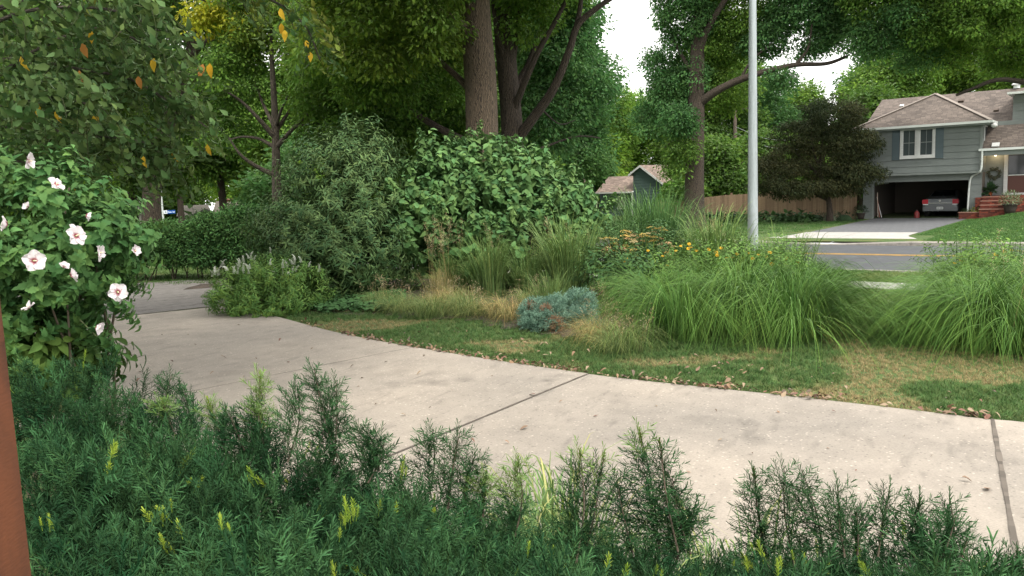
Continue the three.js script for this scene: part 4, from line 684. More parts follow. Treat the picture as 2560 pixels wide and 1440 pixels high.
farRoof('far low house with tan gabled roof right of the street sign', 452, 520, 514, 541, 78, M.roofGrey, (t, { eA, eB, a, b }) => { const m = eA.clone().lerp(eB, 0.85), p = m.clone().lerp(b, 0.5); part('gable', polyGeo([m.clone().add(V(-1.6, 0, 0.3)), m.clone().add(V(1.6, 0, 0.3)), m.clone().setY((a.y + m.y) / 2 + 0.15).add(V(0, 0, 0.3)), p.clone()], [[0, 1, 2], [1, 3, 2], [0, 2, 3]]), std(lin(0.16, 0.16, 0.15), 0.9), t); });
farRoof('far grey roofed house with red brick chimney beyond the hedge', 540, 640, 503, 540, 70, M.roofGrey, (t, { a, b }) => { const p = at(567, 510, 70); part('chimney', boxGeo(p.x - 0.4, p.x + 0.4, p.y - 2, p.y + 0.35, p.z - 0.4, p.z + 0.4), M.brick, t); part('chimney_cap', boxGeo(p.x - 0.46, p.x + 0.46, p.y + 0.35, p.y + 0.45, p.z - 0.46, p.z + 0.46), M.brickCap, t); });
// ---------------------------------------------------------------- street furniture
{
  const b = at(1882, 620, 20), y = groundY(b.x, b.z), t = thing('lamp_post', 'tall galvanised street lamp post standing in the verge', 'lamp post', [b.x, y, b.z]);
  const galv = std(lin(0.50, 0.56, 0.58), 0.5, { metalness: 0.35, map: speck(256, [0.85, 0.85, 0.85], 0.35, 0.12, 93) });
  part('pole', new THREE.CylinderGeometry(0.062, 0.132, 9.4, 24).translate(0, 4.8, 0), galv, t); part('base_plate', new THREE.CylinderGeometry(0.21, 0.23, 0.1, 20).translate(0, 0.06, 0), galv, t);
  part('hand_hole_cover', new THREE.CylinderGeometry(0.128, 0.130, 0.3, 8, 1, false, 0.2, 0.7).translate(0, 0.85, 0.004), galv, t); for (const q of [0.5, 1.02]) part('collar', new THREE.CylinderGeometry(0.138 - q * 0.006, 0.138 - q * 0.006, 0.035, 20).translate(0, q, 0), galv, t);
  part('arm', limb([V(0, 9.4, 0), V(0.1, 9.8, -0.15), V(0.8, 10.1, -1.0), V(1.5, 10.15, -1.9)], 0.06, 0.045, { radial: 8, knots: 0 }), galv, t); part('lamp_head', new THREE.SphereGeometry(0.3, 14, 8).scale(0.7, 0.4, 1.5).translate(1.65, 10.12, -2.1), galv, t);
}
{ // street sign beyond the hedge
  const a = at(408, 545, 46), y = groundY(a.x, a.z), t = thing('street_sign', 'blue street name sign on a pale post beyond the hedge', 'street sign', [a.x, y, a.z]), top = at(403, 468, 46);
  part('post', new THREE.CylinderGeometry(0.05, 0.055, top.y - y, 10).translate(0, (top.y - y) / 2, 0), std(lin(0.55, 0.6, 0.58), 0.5), t);
  const h = at(420, 530, 46).y - y; const cv = document.createElement('canvas'); cv.width = 256; cv.height = 80; const cx = cv.getContext('2d'); cx.fillStyle = '#1c4f9c'; cx.fillRect(0, 0, 256, 80); cx.fillStyle = '#dfe8ee'; cx.fillRect(0, 0, 84, 80); cx.fillStyle = '#8b98a0'; cx.beginPath(); cx.arc(44, 42, 22, 0, 7); cx.fill(); cx.fillStyle = '#cfe0f2'; for (const [x, w2, hh] of [[98, 14, 40], [116, 18, 26], [138, 12, 26], [154, 18, 26], [196, 8, 36], [208, 18, 26], [230, 14, 30]]) cx.fillRect(x, 58 - hh, w2, hh);
  const ct = new THREE.CanvasTexture(cv); ct.colorSpace = THREE.SRGBColorSpace; const s = part('sign_blade', new THREE.BoxGeometry(0.62, 0.19, 0.02), std(lin(1, 1, 1), 0.4, { map: ct }), t); s.position.set(0.38, h, 0); s.rotation.y = 0.15; part('bracket', new THREE.BoxGeometry(0.14, 0.06, 0.05).translate(0.06, h, 0), std(lin(0.5, 0.55, 0.55), 0.5), t);
}
{ // pale utility pole among the far trees, with its wires
  const a = at(1838, 450, 62), y = groundY(a.x, a.z), top = at(1836, 255, 62), t = thing('utility_pole', 'weathered grey utility pole among the far trees', 'utility pole', [a.x, y, a.z]);
  part('pole', limb([V(0, -0.2, 0), V(0, 4, 0), V(0, top.y - y, 0)], 0.17, 0.12, { radial: 10, knots: 0.03 }), bark(0.30, 0.27, 0.23), t); part('cross_arm', new THREE.BoxGeometry(1.9, 0.1, 0.1).translate(0, top.y - y - 0.5, 0), M.barkGrey, t);
  for (const [q, e] of [[0.6, [2010, 376, 50]], [0.2, [2010, 350, 50]]]) { const p = V(0, top.y - y - 1.6 - q, 0), w = at(...e).sub(V(a.x, y, a.z)), m = p.clone().lerp(w, 0.5); m.y -= 0.4; part('wire', limb([p, m, w], 0.014, 0.014, { radial: 5, knots: 0, seg: 16 }), std(lin(0.3, 0.32, 0.33), 0.5), t); }
}
{ // orange-brown stained post at the very edge of the porch
  const e = at(60, 1300, 1.15), t = thing('porch_post', 'orange-brown stained wooden porch post at the left edge', 'post', [e.x - 0.088, 0, e.z]);
  const wood = tex(128, 512, (i, j) => { const v = 0.7 + 0.4 * (tnoise(i / 128 * 20 + 2 * tnoise(j / 512 * 3, 1, 3, 2, 1), j / 512 * 4, 20, 3, 5) - 0.5) + 0.06 * (hash3(i, j, 4) - 0.5); return [v, v * 0.86, v * 0.8]; });
  const m = std(lin(0.21, 0.083, 0.03), 0.8, { map: wood, bumpMap: wood, bumpScale: 0.003 }); part('shaft', boxGeo(-0.055, 0.055, 0.06, 2.7, -0.055, 0.055), m, t); part('base_block', boxGeo(-0.07, 0.07, 0, 0.06, -0.07, 0.07), m, t); part('cap', boxGeo(-0.065, 0.065, 2.7, 2.735, -0.065, 0.065), m, t);
}
// ---------------------------------------------------------------- trees
const lf16 = mkLeaf(0.17, 0.10, { wide: 0.72, fold: 0.35 }), lf13 = mkLeaf(0.135, 0.085, { wide: 0.7, fold: 0.35, curve: 0.25 }), lfBig = mkLeaf(0.24, 0.14, { wide: 0.7 });
reseed(500);
const farClumps = [0, 1, 2].map(() => leafClump(64, 0.85, lfBig, { flat: 0.75, droop: 0.25 }));
const midClumps = [0, 1, 2].map(() => leafClump(70, 0.62, lf16, { flat: 0.6, droop: 0.45, twigs: 4 }));
const treeMat = leafMat(0.52, 0.85), treeMat2 = leafMat(0.55, 0.88);
const GRN = { deep: [[0.072, 0.155, 0.026], [0.135, 0.25, 0.042]], mid: [[0.095, 0.20, 0.031], [0.185, 0.325, 0.05]], bright: [[0.16, 0.31, 0.038], [0.27, 0.43, 0.062]], blue: [[0.064, 0.168, 0.047], [0.128, 0.265, 0.078]], olive: [[0.112, 0.20, 0.028], [0.215, 0.315, 0.044]], yellow: [[0.32, 0.39, 0.03], [0.50, 0.49, 0.04]], purple: [[0.040, 0.060, 0.025], [0.085, 0.090, 0.038]] };
const lobe = (px, py, d, r, cols) => { const c = at(px, py, d); const q = Array.isArray(r) ? r : [r, r * 0.85, r]; return { c, r: q, cols }; };
function buildTree({ name, label, group, base, r0, trunk, limbs = [], lobes, count, cols, clumps = midClumps, mat = treeMat, barkM = M.barkDark, gap = 0.36, gapScale = 0.5, s, cat = 'tree', flare = 0.35, radial = 14, tilt = 0.5, shell }) {
  const y = groundY(base.x, base.z) - 0.1, o = V(base.x, y, base.z), t = thing(name, label, cat, [o.x, o.y, o.z], 0, group);
  part('trunk', limb(rel([o, ...trunk.map(p => p[0])], o), r0, trunk[trunk.length - 1][1], { radial, flare, knots: 0.05, seg: 30, pow: 1 }), barkM, t);
  limbs.forEach(([pts, a, b]) => part('limb', limb(rel(pts, o), a, b, { radial: 9, knots: 0.08 }), barkM, t));
  scatter('crown', t, clumps, mat, crownItems(lobes, count, { cols, gap, gapScale, s, origin: o, tilt, shell }), 'stuff');
  return t;
}
const L = (...pts) => pts.map(([x, y, d]) => at(x, y, d));
// the two big maples in the middle
reseed(510);
{
  const b = at(1206, 560, 22); b.y = 0;
  buildTree({ name: 'maple_tree', label: 'big straight maple with lit brown ridged trunk rising behind the broad-leaved bush', base: b, r0: 0.45, barkM: M.barkMaple, flare: 0.3, radial: 20,
    trunk: [[at(1205, 370, 22), 0], [at(1200, 200, 22), 0], [at(1190, 40, 22), 0], [at(1185, -150, 22), 0], [at(1180, -420, 22), 0.36]],
    limbs: [[L([1190, 95, 22], [1140, 55, 21.6], [1080, 15, 21], [1010, -50, 20], [930, -120, 19.4]), 0.17, 0.05], [L([1180, 20, 22], [1140, -20, 21.5], [1100, -120, 21]), 0.14, 0.05], [L([1195, -80, 22], [1280, -180, 21], [1380, -260, 20.5]), 0.15, 0.05], [L([1185, 235, 22], [1130, 180, 22.6], [1085, 145, 23], [1040, 137, 23.4], [960, 145, 24], [900, 150, 24.5]), 0.10, 0.03], [L([1090, 148, 23], [1075, 120, 22.7], [1060, 60, 22.3]), 0.05, 0.02]],
    lobes: [lobe(940, -160, 21.5, 2.6, GRN.olive), lobe(1220, -330, 22, 3.6), lobe(900, 30, 21.5, 1.7, GRN.olive), lobe(1040, 45, 21, 1.1, GRN.olive), lobe(960, 150, 24, 1.3), lobe(1400, -210, 23, 2.0), lobe(1040, -120, 20, 1.4, GRN.olive), lobe(850, 170, 24, 1.2), lobe(1060, 215, 24.5, 1.0), lobe(1320, 20, 24.5, 0.9), lobe(1100, 95, 24, 0.9, GRN.olive)], count: 2300, cols: GRN.mid, s: [0.6, 1.05], gap: 0.4, gapScale: 0.8 });
  const c = at(1284, 560, 25); c.y = 0;
  buildTree({ name: 'maple_tree', label: 'dark many-limbed maple just behind the big brown trunk', base: c, r0: 0.42, barkM: M.barkDark, flare: 0.3, radial: 18,
    trunk: [[at(1282, 380, 25), 0], [at(1278, 300, 25), 0], [at(1270, 190, 25), 0], [at(1258, 60, 25), 0], [at(1245, -160, 25), 0.22]],
    limbs: [[L([1284, 360, 25], [1330, 300, 24.6], [1385, 220, 24.2], [1425, 120, 24], [1445, 62, 24], [1500, 15, 24], [1560, -25, 24]), 0.17, 0.07], [L([1440, 72, 24], [1450, 20, 24.2], [1455, -60, 24.4]), 0.09, 0.05], [L([1275, 240, 25], [1320, 170, 25.3], [1350, 90, 25.6], [1400, 0, 26], [1450, -90, 26]), 0.16, 0.06], [L([1276, 300, 25], [1310, 210, 24.5], [1345, 130, 24.2], [1390, 50, 24], [1430, -30, 24]), 0.13, 0.05], [L([1272, 210, 25], [1285, 120, 25], [1300, 20, 25], [1310, -80, 25]), 0.13, 0.06], [L([1270, 170, 25], [1245, 90, 24.6], [1228, -20, 24.4]), 0.12, 0.05], [L([1262, 120, 25], [1290, 60, 25.6], [1320, -40, 26]), 0.09, 0.04],
      [L([1262, 395, 25], [1160, 352, 25], [1080, 310, 25.2], [1010, 262, 25.4], [965, 215, 25.6], [930, 150, 26], [880, 80, 26.4]), 0.15, 0.04], [L([1000, 255, 25.4], [960, 260, 25.8], [900, 240, 26.2]), 0.05, 0.02], [L([1345, 265, 24.5], [1400, 310, 26], [1440, 300, 27]), 0.035, 0.012], [L([1290, 400, 25], [1380, 360, 26.5], [1450, 340, 27.4], [1500, 345, 28]), 0.06, 0.02]],
    lobes: [lobe(1370, -60, 27.5, 1.4), lobe(1440, 70, 28.5, 0.9, GRN.blue), lobe(1390, 150, 28.5, 1.4, GRN.blue), lobe(1440, 230, 28.5, 1.2, GRN.blue), lobe(1360, 300, 28, 1.3, GRN.blue), lobe(880, 280, 27, 1.8), lobe(960, 340, 27.5, 1.6), lobe(1090, 240, 27.5, 1.6), lobe(860, 120, 26.5, 1.8), lobe(1000, 40, 27, 2.0), lobe(1180, -190, 27, 2.6), lobe(1120, 400, 28.5, 1.2)], count: 2300, cols: GRN.mid, s: [0.65, 1.1], gap: 0.38, gapScale: 0.8 });
}
reseed(530);
{ // branchy mid-sized tree over the hedge
  const b = at(694, 600, 27); b.y = 0;
  buildTree({ name: 'branching_tree', label: 'slender grey tree with rising forked limbs behind the clipped hedge', base: b, r0: 0.2, barkM: M.barkGrey,
    trunk: [[at(692, 490, 27), 0], [at(690, 380, 27), 0], [at(685, 250, 27), 0], [at(680, 160, 27), 0], [at(676, 20, 27), 0.05]],
    limbs: [[L([689, 345, 27], [640, 290, 26.6], [605, 255, 26.4], [560, 225, 26]), 0.10, 0.03], [L([688, 320, 27], [660, 265, 27.4], [635, 200, 27.8]), 0.08, 0.03], [L([692, 372, 27], [650, 348, 27], [610, 342, 27], [570, 350, 27.3]), 0.075, 0.02], [L([692, 440, 27], [640, 415, 26.8], [600, 385, 26.6], [570, 340, 26.5]), 0.10, 0.025], [L([691, 368, 27], [730, 325, 26.6], [765, 290, 26.3], [800, 262, 26]), 0.10, 0.025], [L([689, 330, 27], [715, 290, 27.2], [740, 255, 27.4], [755, 220, 27.6]), 0.085, 0.03], [L([688, 320, 27], [705, 270, 26.7], [720, 240, 26.5]), 0.07, 0.03], [L([740, 316, 26.5], [790, 308, 26.2], [830, 318, 26]), 0.04, 0.015]],
    lobes: [lobe(690, 90, 28, 1.6, GRN.olive), lobe(590, 190, 28, 1.3), lobe(780, 190, 28.5, 1.3, GRN.olive), lobe(840, 80, 28, 1.4, GRN.olive), lobe(690, -60, 28, 2.0), lobe(560, 320, 28.5, 0.9), lobe(800, 265, 28, 0.8), lobe(620, 60, 28.5, 1.3), lobe(860, 250, 27, 0.8, GRN.olive)], count: 900, cols: GRN.mid, s: [0.55, 0.95], gap: 0.42, gapScale: 0.9 });
  const c = at(378, 600, 33); c.y = groundY(c.x, c.z);
  buildTree({ name: 'oak_tree', label: 'dark trunked oak beside the blue street sign, its fork showing higher up', base: c, r0: 0.42, barkM: M.barkDark,
    trunk: [[at(380, 480, 33), 0], [at(410, 340, 32.5), 0], [at(455, 200, 32), 0], [at(490, 95, 31.5), 0.2]],
    limbs: [[L([486, 110, 31.5], [500, 40, 31.2], [530, -40, 31]), 0.2, 0.08], [L([478, 140, 31.7], [520, 100, 31], [575, 85, 30.4], [640, 60, 30]), 0.14, 0.05], [L([480, 130, 31.7], [450, 60, 31.5], [430, -40, 31.5]), 0.15, 0.06], [L([470, 165, 31.8], [540, 130, 32.5], [600, 110, 33]), 0.11, 0.04], [L([440, 240, 32], [380, 200, 31.6], [320, 180, 31]), 0.09, 0.03]],
    lobes: [lobe(470, -100, 31.5, 3.2), lobe(330, 40, 32, 2.2), lobe(640, -60, 30.5, 2.0, GRN.olive), lobe(230, 150, 32, 2.0), lobe(120, 60, 32, 2.5), lobe(320, 250, 33, 1.5, GRN.olive), lobe(540, 60, 33, 1.2), lobe(200, 380, 33, 1.7, GRN.bright), lobe(60, 300, 32, 2.4), lobe(480, 290, 34, 1.0), lobe(545, 38, 27.5, [0.85, 0.36, 0.6], GRN.yellow), lobe(500, 22, 27.5, [0.5, 0.3, 0.5], GRN.yellow), lobe(610, 62, 27.5, [0.5, 0.35, 0.5], GRN.yellow), lobe(680, 40, 28, [0.9, 0.6, 0.6], GRN.olive)], count: 1650, cols: GRN.deep, s: [0.65, 1.15], gap: 0.38 });
}
reseed(540);
{ // big oak across the street and its limb
  const b = at(1736, 570, 42); b.y = groundY(b.x, b.z);
  buildTree({ name: 'oak_tree', label: 'large dark oak trunk standing before the fence, left of the lamp post', base: b, r0: 0.52, barkM: M.barkDark, radial: 18,
    trunk: [[at(1736, 470, 42), 0], [at(1740, 320, 42), 0], [at(1742, 170, 42), 0], [at(1748, 40, 42), 0], [at(1750, -150, 42), 0.25]],
    limbs: [[L([1742, 262, 42], [1790, 228, 41.4], [1840, 203, 41], [1910, 180, 40.4], [1990, 162, 40], [2070, 158, 39.8], [2120, 140, 39.6]), 0.24, 0.07], [L([1990, 162, 40], [2020, 120, 39.8], [2030, 60, 39.6]), 0.09, 0.03], [L([1744, 150, 42], [1765, 80, 41.6], [1800, 20, 41.2], [1850, -60, 41]), 0.22, 0.1], [L([1742, 200, 42], [1700, 130, 42.4], [1670, 60, 42.8]), 0.13, 0.04], [L([1850, 200, 41], [1880, 150, 40.7], [1930, 110, 40.4]), 0.08, 0.03], [L([1738, 370, 42], [1690, 350, 41.5], [1660, 370, 41]), 0.07, 0.02]],
    lobes: [lobe(1710, 30, 42.5, [1.4, 1.8, 2], GRN.blue), lobe(1690, 180, 43, [1.5, 1.6, 1.9], GRN.blue), lobe(1660, 290, 43.5, [1.5, 1.2, 1.6], GRN.blue), lobe(1780, 110, 43.5, 1.7), lobe(1850, 40, 43, 1.9), lobe(1800, 230, 43.5, 1.3), lobe(1920, 90, 41.5, 1.2, GRN.blue), lobe(1990, 30, 41, 1.5, GRN.blue), lobe(2070, 90, 41, 0.9, GRN.blue), lobe(2100, 20, 41, 1.5, GRN.blue), lobe(2010, 120, 40.5, 0.6, GRN.blue), lobe(1770, -160, 42, 3.6), lobe(2000, -110, 41, 2.6), lobe(1700, 375, 41, [0.7, 0.6, 0.8], GRN.deep), lobe(1680, 425, 41, [0.45, 0.35, 0.5], GRN.deep), lobe(1940, 200, 40.5, [1.0, 0.35, 0.9], GRN.blue), lobe(1700, 300, 40.5, 0.8, GRN.blue)], count: 3000, cols: GRN.mid, s: [0.6, 1.15], gap: 0.42, gapScale: 0.7 });
  // right-hand oak whose limbs reach over the house
  const c = at(2760, 560, 40); c.y = groundY(c.x, c.z);
  buildTree({ name: 'oak_tree', label: 'oak at the far right whose long dark limbs arch over the grey roof', base: c, r0: 0.55, barkM: M.barkDark,
    trunk: [[at(2770, 350, 40), 0], [at(2750, 180, 40), 0], [at(2720, 20, 40), 0.3]],
    limbs: [[L([2750, 210, 40], [2640, 215, 39], [2560, 205, 38.4], [2490, 200, 38], [2430, 222, 38], [2390, 238, 38.4]), 0.26, 0.06], [L([2740, 150, 40], [2620, 155, 39], [2540, 140, 38.6], [2480, 110, 38.2], [2430, 85, 38], [2360, 75, 38], [2300, 82, 38]), 0.24, 0.05], [L([2730, 90, 40], [2620, 60, 39], [2520, 30, 38], [2440, 10, 37.5]), 0.18, 0.05], [L([2480, 112, 38.2], [2420, 130, 38.4], [2370, 160, 38.6]), 0.07, 0.02]],
    lobes: [lobe(2320, 30, 38, 1.7), lobe(2440, 10, 37, 2.0), lobe(2550, 50, 37.5, 1.8), lobe(2230, 50, 38.5, 1.5, GRN.blue), lobe(2380, 120, 39, 1.0), lobe(2520, 130, 39.5, 1.0), lobe(2300, 130, 39.5, 1.0, GRN.blue), lobe(2480, -120, 37, 3.4), lobe(2250, -90, 38, 2.6), lobe(2170, 110, 39, 1.0, GRN.blue), lobe(2620, 100, 38, 1.5), lobe(2200, -20, 38.5, 1.5)], count: 2100, cols: GRN.mid, s: [0.6, 1.15], gap: 0.4, gapScale: 0.7 });
}
reseed(560);
{ // purple Japanese maple by the garage
  const b = at(2075, 540, 45.2); b.y = groundY(b.x, b.z); const pc = [0, 1].map(() => leafClump(85, 0.55, mkLeaf(0.15, 0.06), { flat: 0.45, droop: 0.5, up: 1.1 }));
  buildTree({ name: 'purple_maple', label: 'dark purple Japanese maple in front of the house corner', base: b, r0: 0.16, barkM: M.barkDark, clumps: pc, mat: leafMat(0.3, 0.85),
    trunk: [[at(2072, 505, 45.2), 0], [at(2060, 470, 45.2), 0], [at(2050, 420, 45.2), 0], [at(2060, 330, 45.2), 0.04]],
    limbs: [[L([2070, 500, 45.2], [2020, 480, 45], [1980, 490, 44.8], [1950, 470, 44.6]), 0.09, 0.03], [L([2066, 480, 45.2], [2100, 440, 45], [2130, 380, 44.8]), 0.1, 0.03], [L([2058, 450, 45.2], [2010, 400, 45.6], [1960, 360, 46]), 0.09, 0.03], [L([2052, 410, 45.2], [2090, 330, 45.6], [2110, 270, 46]), 0.07, 0.02], [L([2056, 440, 45.2], [2030, 360, 45], [2030, 290, 45]), 0.07, 0.02]],
    lobes: [lobe(2080, 290, 45.5, [1.6, 1.0, 1.4]), lobe(1990, 340, 45.8, [1.5, 0.9, 1.4]), lobe(2130, 360, 45, [1.4, 0.9, 1.3]), lobe(1950, 410, 45.5, [1.3, 0.8, 1.2]), lobe(2060, 400, 45.8, [1.7, 0.9, 1.4]), lobe(2150, 430, 44.4, [1.1, 0.5, 1.0]), lobe(2000, 470, 45, [1.5, 0.45, 1.2]), lobe(2090, 465, 45, [1.3, 0.45, 1.2]), lobe(1920, 460, 45.2, [0.8, 0.5, 0.9])], count: 740, cols: GRN.purple, s: [0.75, 1.25], gap: 0.36, gapScale: 0.9, tilt: 0.25 });
}
// the wood behind: every tree with its own trunk and crown
function backTree(px, depth, topY, R, cols, label, lowY = 1.5, n = 620, gap = 0.3) {
  const b = at(px, 500, depth); b.y = groundY(b.x, b.z); const H = topY, lobes = []; const k = Math.max(4, Math.round((H - lowY) / R * 2.2));
  for (let q = 0; q < k; q++) { const t = q / (k - 1), a = rnd() * 6.28, rad = R * (0.75 - 0.5 * Math.abs(t - 0.4)) ; lobes.push({ c: V(b.x + Math.cos(a) * R * 0.45 * (1 - t * 0.7), lowY + R * 0.5 + (H - lowY - R * 0.9) * t, b.z + Math.sin(a) * R * 0.45), r: [rad, rad * 0.75, rad] }); }
  const lean = rs(0.6);
  buildTree({ name: 'background_tree', label, group: 'trees of the wood behind', base: b, r0: 0.12 + R * 0.05, barkM: M.barkDark, trunk: [[V(b.x + lean * 0.3, H * 0.35, b.z), 0], [V(b.x + lean, H * 0.8, b.z), 0.06]], limbs: [0, 1, 2].map(() => { const a = rnd() * 6.28, y = lowY + (H - lowY) * rr(0.2, 0.5); return [[V(b.x + lean * 0.4, y, b.z), V(b.x + Math.cos(a) * R * 0.4, y + R * 0.35, b.z + Math.sin(a) * R * 0.4), V(b.x + Math.cos(a) * R * 0.75, y + R * 0.6, b.z + Math.sin(a) * R * 0.75)], 0.1, 0.03]; }), lobes, count: n, cols, clumps: farClumps, mat: treeMat2, s: [0.8, 1.5], gap, gapScale: 0.35, radial: 8, flare: 0.2, shell: 0.6 });
}
reseed(600);
const BT = [
  [-60, 44, 16, 4.5, 'olive', 'olive green tree at the far left edge of the wood'], [130, 50, 17, 5, 'mid', 'tall green tree behind the flowering hibiscus'], [330, 56, 19, 5, 'deep', 'dark tall tree straight behind the street sign'], [560, 52, 12, 4.2, 'mid', 'leafy tree just left of the slender grey tree'], [790, 50, 10.5, 4.0, 'mid', 'leafy tree just right of the slender grey tree'], [980, 56, 20, 5, 'bright', 'tall tree left of the big maple trunks'], [1170, 60, 19, 5, 'deep', 'dark tree straight behind the two big maple trunks'], [1390, 60, 22, 4.3, 'blue', 'tall blue-green tree whose edge borders the open sky'],
  [1500, 78, 12.5, 3.6, 'mid', 'lower tree top under the left side of the sky gap'], [1590, 84, 12.2, 3.8, 'bright', 'pale green tree top at the foot of the sky gap'], [1690, 80, 13.2, 3.8, 'mid', 'tree top behind the big oak, right of the sky gap'], [1520, 74, 6.6, 2.4, 'bright', 'small lime green tree behind the dark green house'],
  [1800, 66, 15, 3.6, 'deep', 'dark tree between the oak trunk and the lamp post'], [1900, 70, 12.2, 3.4, 'blue', 'tree behind the lamp post'], [1990, 76, 10.6, 3.2, 'mid', 'lower tree right of the lamp post under the bright sky patch'], [2165, 70, 13.2, 3.2, 'blue', 'blue-green tree above the purple maple'], [2230, 66, 14.5, 3.6, 'mid', 'tree rising behind the left end of the grey roof'], [2360, 74, 18, 4.4, 'bright', 'light green tree behind the hipped roof'], [2500, 68, 18, 4.6, 'mid', 'tree behind the right part of the roof'], [2640, 70, 20, 5, 'olive', 'tree at the right edge behind the roof'],
  [40, 66, 22, 5.5, 'deep', 'deep green tree in the second row at far left'], [450, 70, 15, 4.8, 'mid', 'second-row tree above the far low houses'], [690, 72, 13, 4.6, 'deep', 'second-row tree behind the slender grey tree'], [900, 74, 15, 4.8, 'mid', 'second-row tree between slender tree and maples'], [1100, 78, 19, 5, 'mid', 'second-row tree behind the maple limbs'], [1290, 80, 23, 5.5, 'deep', 'second-row tree right behind the maple fork'],
];
BT.forEach(([px, d, h, R, c, l]) => backTree(px, d, h, R, GRN[c], l, h < 8 ? 0.8 : 2.2, Math.round(26 * R * Math.max(4, h * 0.55) * (d > 62 ? 0.8 : 1))));
// understorey: smaller trees and big shrubs under the canopy
reseed(640);
const UT = [[230, 88, 11, 4.2, 'bright', 'yellow-green young tree left of the dark trunk'], [600, 84, 12, 4.0, 'bright', 'pale green bushy tree behind the hedge, left of the grey trunk'], [770, 40, 5.4, 2.3, 'blue', 'blue-green tall shrub right of the slender grey trunk'], [900, 38, 5.2, 2.4, 'bright', 'tall light shrub behind the narrow-leaved viburnum'], [1040, 36, 4.8, 2.2, 'mid', 'leafy shrub between viburnum and big maple'], [1110, 44, 6.8, 2.6, 'bright', 'light understorey tree left of the maple trunks'], [1330, 46, 5.2, 2.0, 'deep', 'dark understorey tree right of the maple trunks'], [460, 92, 11, 4.2, 'deep', 'dark shrub by the street sign'], [1800, 56, 5.0, 2.4, 'deep', 'dark shrub mass behind the fence left of the lamp post'], [1910, 58, 5.4, 2.4, 'deep', 'dark shrub mass behind the fence right of the lamp post'], [1985, 58, 5.0, 2.2, 'mid', 'green shrub behind the purple maple'], [1705, 54, 2.0, 0.9, 'mid', 'low bush at the fence beside the green house'], [60, 36, 5, 2.6, 'mid', 'green shrub behind the white hibiscus flowers'], [2150, 58, 8, 2.6, 'deep', 'dark tree behind the left corner of the house'], [1450, 72, 9.5, 2.4, 'blue', 'blue-green young tree above the small green gable'], [1250, 48, 7.5, 2.6, 'deep', 'dark tree in the gap behind the maple trunks'], [720, 60, 8.5, 3, 'mid', 'mid green tree filling behind the forked limbs']];
UT.forEach(([px, d, h, R, c, l]) => backTree(px, d, h, R, GRN[c], l, d > 80 ? -1.5 : 0.6, Math.round(34 * R * h), 0.26));
// unseen shade trees added beside the drive, their crowns just past the left edge of the view: they keep the sky off the far end of the drive
reseed(680);
[[-12.6, -9.2, 13, 'broad unseen tree added beside the drive to shade it'], [-13.8, -13.8, 14, 'tall unseen tree added past the left edge to shade the drive']].forEach(([x, z, H, label]) => {
  const b = V(x, 0, z), lobes = []; for (let k = 0; k < 11; k++) { const t = k / 10, a = k * 2.4; lobes.push({ c: V(x + Math.cos(a) * 1.7 * (1 - t * 0.5), 2.6 + (H - 4.2) * t, z + Math.sin(a) * 1.9), r: [2.5 - t * 0.6, 1.9, 2.5 - t * 0.6] }); }
  buildTree({ name: 'added_shade_tree', label, group: 'added shade trees past the left edge', base: b, r0: 0.32, trunk: [[V(x, 4, z), 0], [V(x + 0.2, H * 0.8, z), 0.08]], limbs: [0, 1, 2, 3].map(k => [[V(x, 2.4 + k, z), V(x + Math.cos(k * 2) * 1.2, 3.4 + k, z + Math.sin(k * 2) * 1.2), V(x + Math.cos(k * 2) * 2.2, 4.4 + k, z + Math.sin(k * 2) * 2.2)], 0.1, 0.03]), lobes, count: 1500, cols: GRN.mid, s: [0.8, 1.3], gap: 0.25 });
});
// ---------------------------------------------------------------- shrubs and grasses of the bed
const onGround = (px, py) => { const d = ray(px, py), t = -EYE / d.y, p = d.multiplyScalar(t).add(V(0, EYE, 0)); p.y = groundY(p.x, p.z); return p; };
function stemsTo(root, o, targets, r, mat, n) { // bare woody stems from the base into the crown
  for (let k = 0; k < n; k++) { const g = targets[Math.floor(rnd() * targets.length)], e = V(g.c.x + rs(g.r[0] * 0.6), g.c.y + rs(g.r[1] * 0.5), g.c.z + rs(g.r[2] * 0.6)).sub(o), b = V(rs(0.35), -0.05, rs(0.35)), m = b.clone().lerp(e, 0.5).add(V(rs(0.15), 0.1, rs(0.15))); part('stem', limb([b, m, e], r, r * 0.35, { radial: 5, seg: 10 }), mat, root); }
}
// a leafy shoot: a twig with leaves in ranks
function shoot(len, n, leaf, { droop = 0.3, up = 0.8, s0 = 0.7, s1 = 1.1, ang = 0.9, col = [0.6, 0.5, 0.35], bend = 0.15, opp = false, tipBright = 0 } = {}) {
  const a = new Acc(), b = V(rs(bend), 0, rs(bend)); let prev = V(0, 0, 0); const P = t => V(b.x * t * t * len, len * t, b.z * t * t * len);
  for (let k = 1; k <= 4; k++) { const q = P(k / 4); a.stick(prev, q, len * 0.014 * (1.2 - k / 5), len * 0.014 * (1.1 - k / 5), col); prev = q; }
  for (let k = 0; k < n; k++) {
    const t = 0.12 + 0.88 * k / (n - 1), an = opp ? (k >> 1) * 1.571 + (k % 2) * Math.PI + rs(0.3) : k * 2.4 + rs(0.5), out = V(Math.cos(an), 0, Math.sin(an)), dir = out.clone().multiplyScalar(ang).add(V(0, 0.55 * (1 - droop) - droop * rr(0.2, 1), 0)).add(ball().multiplyScalar(0.25));
    const v = 1 + tipBright * t; a.add(leaf, frame(P(t), dir, V(0, up, 0).addScaledVector(out, 0.2).add(ball().multiplyScalar(0.35)), rr(s0, s1) * (1.05 - 0.35 * t)), tint(0.2).map(x => x * v));
  }
  return a.geo();
}
